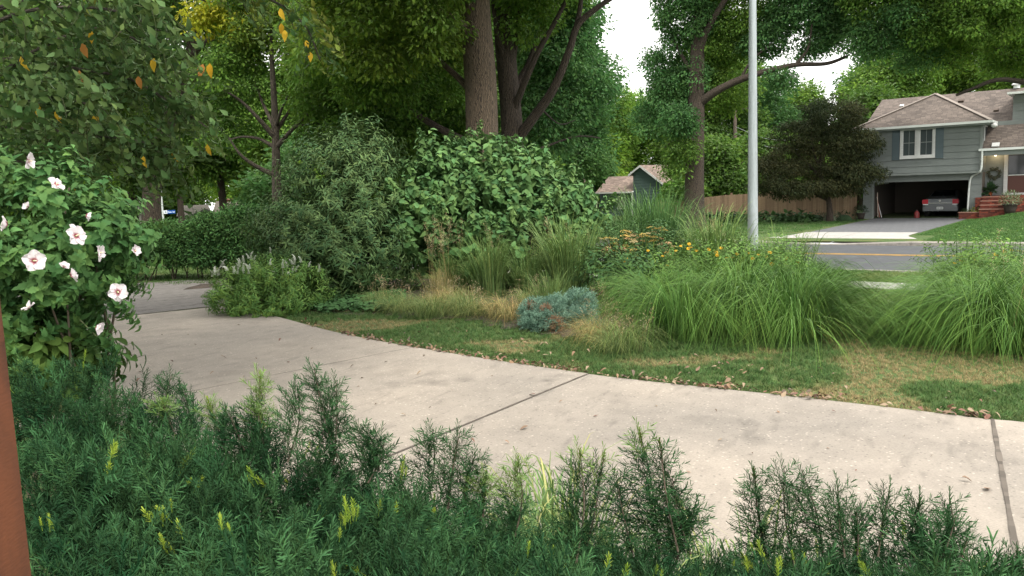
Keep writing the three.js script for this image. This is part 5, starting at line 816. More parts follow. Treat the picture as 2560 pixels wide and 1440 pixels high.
// shoots standing out of a set of lobes
function shootItems(lobes, count, o, { s = [0.8, 1.2], cols, upness = 0.7, shell = 0.8, minY = 0.02, gap = 0, gapScale = 1.5, floorY = 0 }) {
  const area = lobes.map(l => l.r[0] * l.r[1]), tot = area.reduce((x, y) => x + y, 0), out = [];
  lobes.forEach((l, q) => { for (let k = 0, N = Math.round(count * area[q] / tot); k < N; k++) {
    const d = ball().normalize(), rad = rnd() < shell ? rr(0.75, 1.0) : rr(0.3, 0.75), w = 0.85 + 0.3 * noise3(d.x * 2.2 + q * 3, d.y * 2.2, d.z * 2.2), p = V(l.c.x + d.x * l.r[0] * rad * w, l.c.y + d.y * l.r[1] * rad * w, l.c.z + d.z * l.r[2] * rad * w); if (p.y < floorY + minY) continue;
    if (gap && noise3(p.x * gapScale, p.y * gapScale, p.z * gapScale) < gap) continue;
    const dir = d.clone().multiplyScalar(1).add(V(0, upness, 0)).add(ball().multiplyScalar(0.45)), m = frame(p.sub(o), dir, ball(), rr(s[0], s[1])), c = l.cols || cols; out.push({ m, c: mixc(c[0], c[1], rnd(), rr(0.8, 1.2)) });
  } }); return out;
}
// broad-leaved bush in the middle
reseed(700);
{
  const o = at(1260, 700, 18.6); o.y = groundY(o.x, o.z); const t = thing('broadleaf_bush', 'big bush with broad light green leaves in front of the maple trunks', 'bush', [o.x, o.y, o.z]);
  const lf = outlineLeaf([[0.018, -0.012], [0.05, 0.005], [0.066, 0.045], [0.056, 0.095], [0.028, 0.14], [0, 0.178]], 0.28, 0.35), sh = [0, 1, 2].map(() => shoot(0.34, 11, lf, { droop: 0.55, up: 1.3, ang: 1.0, opp: true, s0: 0.75, s1: 1.25, col: [0.5, 0.6, 0.35] }));
  const lobes = [lobe(1110, 520, 18.6, [1.2, 1.1, 1.2]), lobe(1225, 480, 18.8, [1.15, 1.2, 1.2]), lobe(1315, 520, 18.4, [1.15, 1.05, 1.1]), lobe(1400, 540, 18.4, [0.85, 0.85, 0.9]), lobe(1480, 555, 18.6, [0.42, 0.45, 0.6]), lobe(1060, 590, 18.2, [0.7, 0.8, 0.8]), lobe(1180, 610, 17.8, [1.0, 0.8, 0.9]), lobe(1320, 620, 17.6, [1.1, 0.7, 0.9]), lobe(1110, 420, 19, [0.5, 0.6, 0.5]), lobe(1200, 405, 19, [0.35, 0.45, 0.4]), lobe(1330, 440, 19, [0.32, 0.38, 0.3]), lobe(1430, 630, 18, [0.6, 0.5, 0.8])];
  const items = shootItems(lobes, 1700, o, { cols: [[0.075, 0.170, 0.055], [0.145, 0.265, 0.092]], upness: 0.55, gap: 0.26, s: [0.75, 1.15] });
  for (const [px, py] of [[1115, 360], [1180, 360], [1232, 355], [1345, 385], [1290, 410], [1150, 372], [1390, 430], [1050, 440], [1465, 470], [1010, 500]]) for (let k = 0; k < 3; k++) items.push({ m: frame(at(px, py + 14 + k * 14, 18.8).sub(o), V(rs(0.3), 1, rs(0.3)), ball(), rr(0.8, 1.0)), c: mixc([0.07, 0.16, 0.05], [0.13, 0.24, 0.08], rnd()) });
  for (let k = 0; k < 46; k++) { const l = lobes[Math.floor(rnd() * lobes.length)], d = ball().normalize(); d.y = Math.abs(d.y) + 0.25; d.normalize(); const p = V(l.c.x + d.x * l.r[0] * 1.08, l.c.y + d.y * l.r[1] * 1.08, l.c.z + d.z * l.r[2] * 1.08), dir = d.clone().add(V(0, 0.5, 0)).normalize(); for (let q = 0; q < 3; q++) items.push({ m: frame(p.clone().addScaledVector(dir, q * 0.16 - 0.1).sub(o), dir.clone().add(ball().multiplyScalar(0.3)), ball(), rr(0.75, 1.0) * (1 - q * 0.12)), c: mixc([0.09, 0.19, 0.06], [0.17, 0.29, 0.10], rnd()) }); }
  scatter('foliage', t, sh, leafMat(0.35, 0.7), items, 'stuff'); stemsTo(t, o, lobes.slice(0, 8), 0.03, M.twig, 14);
}
// leatherleaf viburnum: long narrow leaves
reseed(720);
{
  const o = at(820, 740, 18); o.y = groundY(o.x, o.z); const t = thing('viburnum_shrub', 'tall dark shrub with long narrow leathery leaves left of the broad-leaved bush', 'shrub', [o.x, o.y, o.z]);
  const lf = mkLeaf(0.145, 0.036, { segs: 3, fold: 0.5, curve: 0.35, wide: 0.8 }), sh = [0, 1, 2].map(() => shoot(0.42, 16, lf, { droop: 0.35, up: 0.9, ang: 1.05, opp: true, s0: 0.8, s1: 1.2, col: [0.95, 0.85, 0.6], bend: 0.4 }));
  const lobes = [lobe(830, 560, 18, [1.25, 1.0, 1.2]), lobe(750, 620, 17.6, [0.95, 0.75, 1.0]), lobe(900, 620, 17.6, [0.95, 0.85, 1.0]), lobe(820, 660, 17.2, [1.1, 0.7, 1.0]), lobe(830, 450, 18.2, [0.95, 0.8, 0.9]), lobe(900, 400, 18.4, [0.7, 0.6, 0.7]), lobe(930, 500, 18.2, [0.75, 0.8, 0.8]), lobe(700, 560, 18, [0.5, 0.4, 0.5]), lobe(900, 360, 18.4, [0.45, 0.25, 0.45]), lobe(960, 660, 17.8, [0.6, 0.6, 0.7])];
  const items = shootItems(lobes, 2100, o, { cols: [[0.045, 0.100, 0.036], [0.125, 0.205, 0.078]], upness: 0.35, s: [0.75, 1.25], gap: 0.22 });
  scatter('foliage', t, sh, leafMat(0.2, 0.6), items, 'stuff'); stemsTo(t, o, lobes.slice(0, 7), 0.028, M.twig, 12);
}
// low mounded shrub with white flower spikes at the corner of the drive
reseed(730);
{
  const o = onGround(655, 772); o.y = 0.0; const t = thing('white_spike_shrub', 'low mounded shrub with white curved flower spikes at the drive corner', 'shrub', [o.x, o.y, o.z]);
  const lf = mkLeaf(0.105, 0.026, { segs: 3, fold: 0.4, curve: 0.6, wide: 0.75 }), sh = [0, 1, 2].map(() => shoot(0.26, 18, lf, { droop: 0.45, up: 1, ang: 1.0, s0: 0.8, s1: 1.2, col: [0.7, 0.7, 0.4] }));
  const lobes = [lobe(600, 732, 15.6, [0.48, 0.42, 0.6]), lobe(680, 722, 15.8, [0.65, 0.52, 0.7]), lobe(750, 735, 15.9, [0.5, 0.45, 0.6]), lobe(580, 760, 15.3, [0.32, 0.28, 0.4]), lobe(660, 765, 15.2, [0.6, 0.28, 0.45]), lobe(725, 775, 15.2, [0.4, 0.25, 0.4])];
  scatter('foliage', t, sh, leafMat(0.35, 0.75), shootItems(lobes, 900, o, { cols: [[0.09, 0.19, 0.045], [0.19, 0.32, 0.08]], upness: 0.45, minY: 0.03 }), 'stuff'); stemsTo(t, o, lobes, 0.012, M.twig, 8);
  const sp = (() => { const a = new Acc(), p = mkLeaf(0.016, 0.012); for (let k = 0; k < 70; k++) { const q = k / 70, pos = V(0.045 * q * q, 0.14 * q * (1 - 0.25 * q * q), 0), an = k * 2.4, r = 0.016 * (1 - q * 0.75); a.add(p, frame(pos.clone().add(V(Math.cos(an) * r * 0.4, 0, Math.sin(an) * r * 0.4)), V(Math.cos(an), 0.4, Math.sin(an)), UP, 0.6 + (1 - q) * 0.7), tint(0.08, 0.02)); } return a.geo(); })();
  const wm = leafMat(0.3, 0.8, { color: lin(0.72, 0.74, 0.66) });
  for (let k = 0; k < 46; k++) { const l = lobes[Math.floor(rnd() * 3)], d = ball().normalize(); d.y = Math.abs(d.y) * 0.8 + 0.45; d.z = Math.abs(d.z) * 0.7; d.normalize(); const p = V(l.c.x + d.x * l.r[0] * 1.1, l.c.y + d.y * l.r[1] * 1.12 + 0.12, l.c.z + d.z * l.r[2]).sub(o), m = part('flower_spike', sp, wm, t); m.position.copy(p); m.rotation.set(rs(0.4), rnd() * 6.28, rs(0.4)); m.scale.setScalar(rr(0.9, 1.6)); }
}
// clipped hedge at the back left with bare stems beneath
const YEW_GREEN = [[0.034, 0.095, 0.028], [0.085, 0.175, 0.048]];
reseed(740);
{
  const hc = [0, 1].map(() => leafClump(80, 0.26, mkLeaf(0.09, 0.035), { flat: 0.9, droop: 0.0, up: 0.4, twigs: 3, vary: 0.4 }));
  const row = [[300, 'dark clipped hedge shrub nearest the hibiscus, bare stems beneath', GRN.deep, 566], [400, 'dark hedge shrub below the street sign', GRN.deep, 568], [500, 'clipped hedge shrub second left of the viburnum', GRN.deep, 552], [595, 'green hedge shrub nearest the viburnum', GRN.mid, 535], [690, 'green hedge shrub tucked behind the viburnum', GRN.mid, 528], [200, 'dark hedge shrub hidden behind the hibiscus', GRN.deep, 560]];
  row.forEach(([px, label, cols, top]) => {
    const g = onGround(px, 706), d = 22.6, o = V(g.x, 0, -d), t = thing('hedge_shrub', label, 'hedge', [o.x, o.y, o.z], 0, 'clipped hedge along the old asphalt'); o.y = 0; const T = at(px, top, d).y;
    const lobes = [0, 1, 2, 3].map(k => ({ c: V(o.x + rs(0.3), T - 0.42 - (k % 2) * 0.55, -d + rs(0.3)), r: [0.75 + rs(0.15), 0.5 + rs(0.12), 0.75] }));
    scatter('foliage', t, hc, leafMat(0.25, 0.8), crownItems(lobes, 640, { cols: YEW_GREEN, origin: o, gap: 0.34, gapScale: 1.6, s: [0.7, 1.35], minY: 0.52 }), 'stuff');
    for (let k = 0; k < 9; k++) { const b = V(rs(0.55), 0, rs(0.3)), e = b.clone().add(V(rs(0.4), rr(0.7, 1.1), rs(0.2))); part('stem', limb([b, b.clone().lerp(e, 0.5).add(V(rs(0.08), 0, rs(0.08))), e], rr(0.012, 0.024), 0.01, { radial: 5, seg: 7 }), M.stemDark, t); }
  });
}
// ground ivy patch
{
  reseed(750); const a = new Acc(), lf = outlineLeaf([[0.03, -0.004], [0.046, 0.024], [0.03, 0.045], [0.026, 0.06], [0, 0.085]], 0.15, 0.2); let n = 0;
  for (let k = 0; k < 9000 && n < 2400; k++) { const px = rr(690, 1010), py = rr(715, 800), p = onGround(px, py); const e = Math.pow((px - 870 - (770 - py) * 1.5) / 150, 2) + Math.pow((py - 757) / 34, 2) + 0.5 * noise3(p.x * 2, 0, p.z * 2); if (e > 1.05) continue; n++; p.y += 0.05 + rnd() * 0.10; const v = rr(0.75, 1.25); a.add(lf, frame(p, V(rs(1), rs(0.25), rs(1)), V(rs(0.5), 1, rs(0.5) + 0.25), rr(0.7, 1.25)), [0.065 * v, 0.15 * v, 0.05 * v]); }
  struct(new THREE.Mesh(a.geo(), leafMat(0.25, 0.7)), 'ground_ivy', 'stuff');
}
// ---- ornamental grasses: bunches of arching blades dealt round a crown
function bunch(n, { H, out, w, rise = 1, droop = 1, segs = 7, col = [1, 1, 1], tip = [1.1, 1.05, 0.8], spread = 0.08, side = 0.5 }) {
  const a = new Acc();
  for (let k = 0; k < n; k++) {
    const an = rs(side), d = V(Math.cos(an), 0, Math.sin(an)), h = H * rr(0.65, 1.1), o = out * rr(0.35, 1.15), dr = droop * rr(0.6, 1.25), b = V(rs(spread), 0, rs(spread)), pts = [];
    for (let q = 0; q <= segs; q++) { const t = q / segs, x = o * (0.25 * t + 0.75 * Math.pow(t, 1.7)), y = h * (1.75 * t - 0.75 * t * t) * rise - dr * h * 0.75 * Math.pow(t, 3.2); pts.push(V(b.x + d.x * x, Math.max(0.012, y), b.z + d.z * x)); }
    const c = rnd() < 0.04 ? [2.4, 1.6, 1.8] : tint(0.28, 0.1); if (rnd() < 0.12) for (let q = 4; q < pts.length; q++) pts[q].y = Math.max(0.012, pts[q].y - 0.07 * (q - 3) * H); a.ribbon(pts, w * rr(0.5, 1.35), V(-d.z, 0.15, d.x).applyAxisAngle(UP, rs(0.5)).normalize(), c.map((v, q) => v * col[q]), c.map((v, q) => v * tip[q]));
  } return a.geo();
}
function grassClump(name, label, p, geos, n, cols, { R = 0.16, s = [0.8, 1.15], bias = null, mat = grassBladeMat, group, tilt = 0.2, heads } = {}) {
  const t = thing(name, label, 'ornamental grass', [p.x, p.y, p.z], 0, group), items = [];
  for (let k = 0; k < n; k++) {
    const a = bias && rnd() < bias[1] ? -bias[0] + gauss() * 0.9 : rnd() * 6.283, r = R * Math.sqrt(rnd()), sc = rr(...s); // bias: heading most blades arch towards
    items.push({ m: new THREE.Matrix4().compose(V(Math.cos(a) * r, 0, -Math.sin(a) * r), new THREE.Quaternion().setFromEuler(new THREE.Euler(rs(tilt), a, rs(tilt))), V(sc, sc * rr(0.85, 1.1), sc)), c: mixc(cols[0], cols[1], rnd(), rr(0.85, 1.15)) });
  }
  scatter('blades', t, geos, mat, items, 'stuff');
  if (heads) { const hi = []; for (let k = 0; k < heads.n; k++) { const a = rnd() * 6.28, r = (heads.R || R) * Math.sqrt(rnd()), sc = rr(0.8, 1.2); hi.push({ m: new THREE.Matrix4().compose(V(Math.cos(a) * r, heads.y || 0, Math.sin(a) * r), new THREE.Quaternion().setFromEuler(new THREE.Euler(rs(heads.tilt || 0.2), a, rs(heads.tilt || 0.2))), V(sc, sc, sc)), c: mixc(heads.cols[0], heads.cols[1], rnd()) }); } scatter('seed_heads', t, heads.geos, mat, hi, 'stuff'); }
  return t;
}
const grassBladeMat = leafMat(0.35, 0.7);
reseed(800);
const fountain = [0, 1, 2].map(() => bunch(15, { H: 1.22, out: 1.3, w: 0.009, droop: 1.15, segs: 9, tip: [1.15, 1.08, 0.85], side: 0.45 }));
const fountainLow = [0, 1].map(() => bunch(14, { H: 0.62, out: 0.95, w: 0.011, droop: 1.25, segs: 9, tip: [1.15, 1.1, 0.9], side: 0.55 }));
const upright = [0, 1, 2].map(() => bunch(12, { H: 1.0, out: 0.42, w: 0.010, droop: 0.25, segs: 7, side: 0.9, spread: 0.05 }));
const upTall = [0, 1].map(() => bunch(12, { H: 1.35, out: 0.42, w: 0.014, droop: 0.22, segs: 7, side: 0.9, spread: 0.08 }));
const fineDry = [0, 1].map(() => bunch(16, { H: 0.42, out: 0.6, w: 0.005, droop: 0.9, segs: 7, side: 0.9, tip: [1.4, 1.2, 0.9] }));
function seedHead(H, L, n, spread, w = 0.004) { // a stalk with an open panicle
  const a = new Acc(), b = V(rs(0.12), 0, rs(0.12)); const P = t => V(b.x * t * t * H, H * t, b.z * t * t * H); a.ribbon([P(0), P(0.3), P(0.6), P(0.85), P(1)], w, V(1, 0, 0), [0.7, 0.75, 0.6], [1, 0.9, 0.7]);
  const lf = mkLeaf(0.03, 0.007); for (let k = 0; k < n; k++) { const t = 1 - L / H * rnd(), p = P(t), d = V(rs(1), rr(0.3, 1), rs(1)); a.add(lf, frame(p.clone().addScaledVector(d, spread * rnd()), d, ball(), rr(0.7, 1.3)), tint(0.2)); } return a.geo();
}
const plumes = [0, 1, 2].map(() => seedHead(1.45, 0.4, 46, 0.035)), fluffs = [0, 1, 2].map(() => seedHead(0.55, 0.22, 30, 0.07, 0.003));
const G_F = [[0.058, 0.145, 0.030], [0.135, 0.255, 0.062]], G_U = [[0.105, 0.19, 0.06], [0.22, 0.33, 0.13]], G_B = [[0.07, 0.16, 0.055], [0.14, 0.26, 0.10]], G_D = [[0.16, 0.18, 0.07], [0.36, 0.31, 0.16]], STRAWC = [[0.42, 0.33, 0.19], [0.55, 0.45, 0.28]];
const FG = 'arching fountain grass clumps';
const RIGHT = 0; // heading of +x
[[1700, 850, 1.0, 'fountain grass clump nearest the dry tuft, arching to the right', 0.45], [1850, 830, 1.15, 'large bright fountain grass clump in the middle of the mass', 0.5], [1980, 855, 1.15, 'fountain grass clump with long blades sweeping over the lawn', 0.55], [2035, 815, 0.9, 'fountain grass clump at the right end of the left mass', 0.4], [1780, 770, 1.05, 'fountain grass clump behind, below the yellow flowers', 0.4], [1930, 760, 1.05, 'fountain grass clump behind, under the lamp post', 0.3], [2000, 745, 0.85, 'fountain grass clump at the back right by the lawn gap', 0.3], [1640, 790, 0.8, 'fountain grass clump beside the sedum', 0.3]].forEach(([px, py, s, l, b], k) => { reseed(810 + k); grassClump('fountain_grass', l, onGround(px, py), k % 3 === 2 ? fountainLow.concat(fountain) : fountain, 120, G_F, { R: 0.26, s: [0.6 * s, 1.2 * s], bias: [RIGHT - 0.35, b], group: FG }); });
[[2375, 835, 0.9, 'fountain grass clump at the left of the right-hand mass', 0.3], [2440, 860, 1.05, 'bright fountain grass clump in the right-hand mass', 0.2], [2540, 880, 1.1, 'fountain grass clump at the right edge of the picture', 0.2], [2450, 770, 0.95, 'fountain grass clump behind in the right-hand mass', 0.2], [2520, 760, 1.1, 'tall fountain grass clump at the back of the right-hand mass', 0.2], [2640, 820, 1.1, 'fountain grass clump cut by the right picture edge', 0.2], [2600, 740, 1.1, 'rear fountain grass clump cut by the right edge', 0.2]].forEach(([px, py, s, l, b], k) => { reseed(830 + k); grassClump('fountain_grass', l, onGround(px, py), k % 2 ? fountain : fountainLow.concat(fountain), 112, G_F, { R: 0.26, s: [0.6 * s, 1.2 * s], bias: [Math.PI, b], group: FG, heads: k === 2 ? { n: 5, geos: plumes, cols: STRAWC, R: 0.3 } : null }); });
// upright grasses
reseed(850); grassClump('reed_grass', 'upright light green reed grass before the broad-leaved bush', onGround(1225, 742), upright, 66, G_U, { R: 0.28, s: [1.15, 1.6], heads: { n: 5, geos: plumes, cols: STRAWC, R: 0.25 } });
grassClump('reed_grass', 'upright reed grass between the bush and the yellow sedum', onGround(1425, 748), upright, 76, G_U, { R: 0.32, s: [1.4, 1.95], heads: { n: 7, geos: plumes, cols: STRAWC, R: 0.3 } });
grassClump('reed_grass', 'light upright grass left of the tall reed clump', onGround(1150, 738), upright, 40, G_U, { R: 0.3, s: [0.9, 1.3], heads: { n: 6, geos: plumes, cols: STRAWC, R: 0.25 } });
grassClump('reed_grass', 'light upright grass between the two tall reed clumps', onGround(1325, 742), upright, 46, G_U, { R: 0.3, s: [0.9, 1.35], tilt: 0.2 });
grassClump('reed_grass', 'small reed grass tuft right behind the blue juniper', onGround(1380, 775), upright, 30, G_U, { R: 0.22, s: [0.6, 0.9] });
grassClump('reed_grass', 'thin reed grass tuft left of the upright clump', onGround(1100, 752), upright, 26, G_D, { R: 0.25, s: [0.6, 0.9], heads: { n: 16, geos: plumes, cols: STRAWC, R: 0.22, tilt: 0.12 } });
grassClump('reed_grass', 'broad blue-green upright grass in front of the dark green house', at(1640, 690, 19).setY(-0.1), upTall, 130, G_B, { R: 0.5, s: [1.35, 1.8] });
grassClump('reed_grass', 'blue-green grass arching beside the broad-leaved bush', at(1555, 690, 18).setY(-0.1), upTall, 34, G_B, { R: 0.3, s: [1.0, 1.3], tilt: 0.3 });
grassClump('reed_grass', 'feathery reed grass in front of the big oak trunk', at(1790, 690, 17.2).setY(-0.1), upright, 70, G_U, { R: 0.4, s: [1.5, 2.05], heads: { n: 18, geos: plumes, cols: STRAWC, R: 0.35, tilt: 0.25 } });
grassClump('reed_grass', 'loose grass right of the lamp post at the kerb', at(1965, 690, 16).setY(-0.05), upright, 56, G_U, { R: 0.45, s: [1.0, 1.5], tilt: 0.2 });
grassClump('reed_grass', 'loose grass at the foot of the lamp post', at(1870, 690, 16.4).setY(-0.05), upright, 40, G_U, { R: 0.4, s: [0.9, 1.25], tilt: 0.2 });
// fine dry tufts along the front of the bed
[[1560, 880, 1.1, 'fine greyish grass tuft spilling at the left of the fountain grass'], [1500, 850, 1.0, 'straw coloured tuft right of the blue juniper'], [1010, 782, 1.0, 'straw coloured tuft beside the ivy'], [1085, 792, 1.1, 'dry fine grass tuft in front of the thin reed grass'], [1180, 790, 1.2, 'fine arching tuft with fluffy heads before the upright grass'], [1270, 800, 1.1, 'dry tuft just left of the blue juniper'], [1590, 790, 0.9, 'dry seedy tuft under the sedum'], [960, 765, 0.8, 'low dry tuft at the end of the ivy'], [1340, 765, 1.0, 'tangled dry grass behind the blue juniper'], [1130, 770, 1.1, 'tangled dry grass below the broad-leaved bush'], [1500, 790, 0.9, 'fine tuft between juniper and fountain grass']].forEach(([px, py, s, l], k) => { reseed(870 + k); grassClump('fine_grass', l, onGround(px, py), fineDry, 44, k % 4 === 1 ? G_D : [[0.095, 0.17, 0.055], [0.20, 0.26, 0.11]], { R: 0.3, s: [0.75 * s, 1.2 * s], group: 'fine dry grass tufts', tilt: 0.25, heads: { n: 8, geos: fluffs, cols: STRAWC, R: 0.3, tilt: 0.5 } }); });
// blue juniper
reseed(900);
{
  const o = onGround(1400, 815), t = thing('blue_juniper', 'low blue-green juniper with rusty patches in front of the grasses', 'juniper', [o.x, o.y, o.z]); const lf = mkLeaf(0.034, 0.010, { fold: 0.1 });
  const sprig = () => { const a = new Acc(); for (let b = 0; b < 5; b++) { const d = ball().normalize(); d.y = Math.abs(d.y) * 0.8 + 0.2; for (let k = 0; k < 14; k++) a.add(lf, frame(d.clone().multiplyScalar(0.012 + k * 0.007), d.clone().multiplyScalar(0.7).add(ball()), ball(), rr(0.7, 1.1)), tint(0.2, 0.04)); } return a.geo(); };
  const sg = [sprig(), sprig()], lobes = [lobe(1395, 785, 12.6, [0.30, 0.24, 0.35]), lobe(1450, 762, 12.8, [0.24, 0.2, 0.3]), lobe(1340, 785, 12.6, [0.22, 0.2, 0.3]), lobe(1460, 790, 12.5, [0.2, 0.15, 0.25]), lobe(1360, 805, 12.4, [0.28, 0.16, 0.3])];
  const jm = leafMat(0.15, 0.8), it = shootItems(lobes, 1250, o, { cols: [[0.10, 0.19, 0.135], [0.21, 0.34, 0.25]], upness: 0.6, s: [0.7, 1.2], gap: 0.32, gapScale: 6 }); scatter('foliage', t, sg, jm, it, 'stuff');
  scatter('dead_foliage', t, sg, jm, shootItems([lobe(1390, 812, 12.2, [0.1, 0.08, 0.12]), lobe(1330, 770, 12.5, [0.05, 0.05, 0.06]), lobe(1365, 778, 12.3, [0.05, 0.06, 0.05])], 60, o, { cols: [[0.22, 0.13, 0.085], [0.3, 0.19, 0.12]], s: [0.6, 1] }), 'stuff'); stemsTo(t, o, lobes, 0.012, M.twig, 6);
}
// sedum with flat yellow and pink heads
reseed(920);
{
  const o = at(1585, 690, 16.2); o.y = -0.06; const t = thing('sedum_plant', 'sedum covered in flat yellow-pink flower heads before the blue-green grass', 'flowering plant', [o.x, o.y, o.z]);
  const lf = mkLeaf(0.09, 0.04), sh = [0, 1].map(() => shoot(0.4, 16, lf, { droop: 0.2, ang: 0.9, col: [0.6, 0.7, 0.4] })), lobes = [lobe(1540, 640, 16.2, [0.4, 0.4, 0.4]), lobe(1600, 630, 16.2, [0.45, 0.42, 0.4]), lobe(1650, 640, 16.2, [0.3, 0.35, 0.35])];
  scatter('foliage', t, sh, leafMat(0.3, 0.75), shootItems(lobes, 190, o, { cols: [[0.05, 0.11, 0.04], [0.09, 0.17, 0.06]], upness: 1.2, minY: -0.2, floorY: -0.1 }), 'stuff');
  const head = (() => { const a = new Acc(), p = mkLeaf(0.021, 0.018); for (let k = 0; k < 60; k++) { const r = 0.085 * Math.sqrt(rnd()), an = rnd() * 6.28; a.add(p, frame(V(Math.cos(an) * r, 0.025 * (1 - r * r / 0.0075) + rs(0.006), Math.sin(an) * r), V(rs(1), 0.6, rs(1)), UP, rr(0.8, 1.3)), tint(0.2, 0.06)); } a.stick(V(0, -0.22, 0), V(0, 0.01, 0), 0.005, 0.004, [0.25, 0.45, 0.15]); return a.geo(); })();
  const hm = [[0.58, 0.42, 0.13], [0.58, 0.36, 0.2], [0.55, 0.45, 0.24], [0.5, 0.3, 0.22]].map(c => leafMat(0.2, 0.85, { color: lin(...c) }));
  const spots = []; for (let k = 0; k < 78; k++) spots.push([rr(1495, 1690), 0]); spots.forEach(([px]) => { const base = px < 1560 ? 590 + rr(0, 60) : px < 1655 ? 580 + rr(0, 65) : 606 + rr(0, 50), m = part('flower_head', head, hm[Math.floor(rnd() * 4)], t); m.position.copy(at(px, base, 16 + rs(0.35)).sub(o)); m.rotation.set(rs(0.25), rnd() * 6.28, rs(0.25)); m.scale.setScalar(rr(0.8, 1.3)); });
  for (const [px, py] of [[1628, 570], [1640, 574], [1652, 572], [1634, 582], [1660, 578]]) { const m = part('flower_head', head, hm[k2(px)], t); m.position.copy(at(px, py, 16).sub(o)); }
  function k2(p) { return p % 4; }
}
// yellow daisies in front of the lamp post
reseed(940);
{
  const daisy = (() => { const a = new Acc(), p = mkLeaf(0.034, 0.017, { fold: 0.1, curve: 0.2, wide: 0.9 }); for (let k = 0; k < 11; k++) { const an = k / 11 * 6.28; a.add(p, frame(V(Math.cos(an) * 0.008, 0, Math.sin(an) * 0.008), V(Math.cos(an), 0.12, Math.sin(an)), UP), tint(0.1, 0.03)); } return a.geo(); })(), disc = new THREE.SphereGeometry(0.012, 8, 5).scale(1, 0.6, 1);
  const ym = leafMat(0.3, 0.8, { color: lin(0.70, 0.42, 0.03) }), dm = std(lin(0.30, 0.15, 0.02), 0.9), lf = mkLeaf(0.11, 0.045), sh = [0, 1].map(() => shoot(0.5, 18, lf, { droop: 0.25, ang: 0.95, col: [0.6, 0.7, 0.4] }));
  const patch = (label, list, px0, px1, py, depth, n, seed) => {
    reseed(seed); const o = at((px0 + px1) / 2, 720, depth); o.y = groundY(o.x, o.z); const t = thing('daisy_patch_plant', label, 'flowering plant', [o.x, o.y, o.z], 0, 'yellow daisies');
    const lobes = []; for (let px = px0; px <= px1; px += 55) lobes.push(lobe(px, py + (px < 1700 ? 62 : 34), depth, [0.34, 0.34, 0.4])); scatter('foliage', t, sh, leafMat(0.35, 0.75), shootItems(lobes, n, o, { cols: [[0.10, 0.20, 0.045], [0.18, 0.30, 0.07]], upness: 1.1, minY: -0.3 }), 'stuff');
    for (const [px, py2] of list) { const m = part('flower', daisy, ym, t); m.position.copy(at(px + rs(3), py2 + rs(3), depth - 0.15 + rs(0.25)).sub(o)); m.rotation.set(rr(0.2, 1.0), rs(0.8), 0); m.scale.setScalar(rr(0.7, 1.15)); const d = part('flower_centre', disc, dm, m); d.position.y = 0.004; }
  };
  const l1 = [[1635, 654], [1690, 625], [1702, 617], [1722, 612], [1730, 618], [1722, 622], [1740, 627], [1770, 626], [1790, 632], [1800, 622], [1655, 640], [1670, 660], [1562, 655], [1570, 648], [1620, 628]], l2 = [[1795, 638], [1815, 646], [1828, 641], [1840, 634], [1852, 657], [1862, 642], [1873, 633], [1883, 645], [1895, 638], [1905, 650], [1917, 640], [1925, 632], [1935, 658], [1945, 648], [1958, 650], [1968, 646], [1930, 662], [1950, 664], [1850, 668], [1990, 655]], l3 = [[2440, 650], [2452, 642], [2470, 648], [2490, 634], [2510, 627], [2530, 622], [2400, 653], [2385, 658], [2547, 630], [2515, 640]];
  patch('yellow daisies beside the sedum', l1, 1560, 1760, 655, 15.2, 260, 941); patch('yellow daisies at the foot of the lamp post', l2, 1790, 1990, 662, 14.4, 260, 942); patch('yellow daisies above the right-hand fountain grass', l3, 2400, 2600, 655, 13.6, 230, 943);
}
// larger coarse leaves filling under the sedum
reseed(960);
{ const o = onGround(1560, 742); const t = thing('coarse_leaf_plant', 'dark coarse-leaved plant between reed grass and fountain grass', 'plant', [o.x, o.y, o.z]); const sh = [0, 1].map(() => shoot(0.34, 12, mkLeaf(0.14, 0.055), { droop: 0.5, ang: 1 })); const lobes = [lobe(1520, 700, 15, [0.45, 0.35, 0.4]), lobe(1590, 700, 14.6, [0.4, 0.35, 0.4]), lobe(1480, 660, 15.8, [0.35, 0.3, 0.4])]; scatter('foliage', t, sh, leafMat(0.3, 0.75), shootItems(lobes, 200, o, { cols: [[0.05, 0.11, 0.04], [0.09, 0.18, 0.055]], upness: 0.6 }), 'stuff'); stemsTo(t, o, lobes, 0.008, M.twigGreen, 5); }
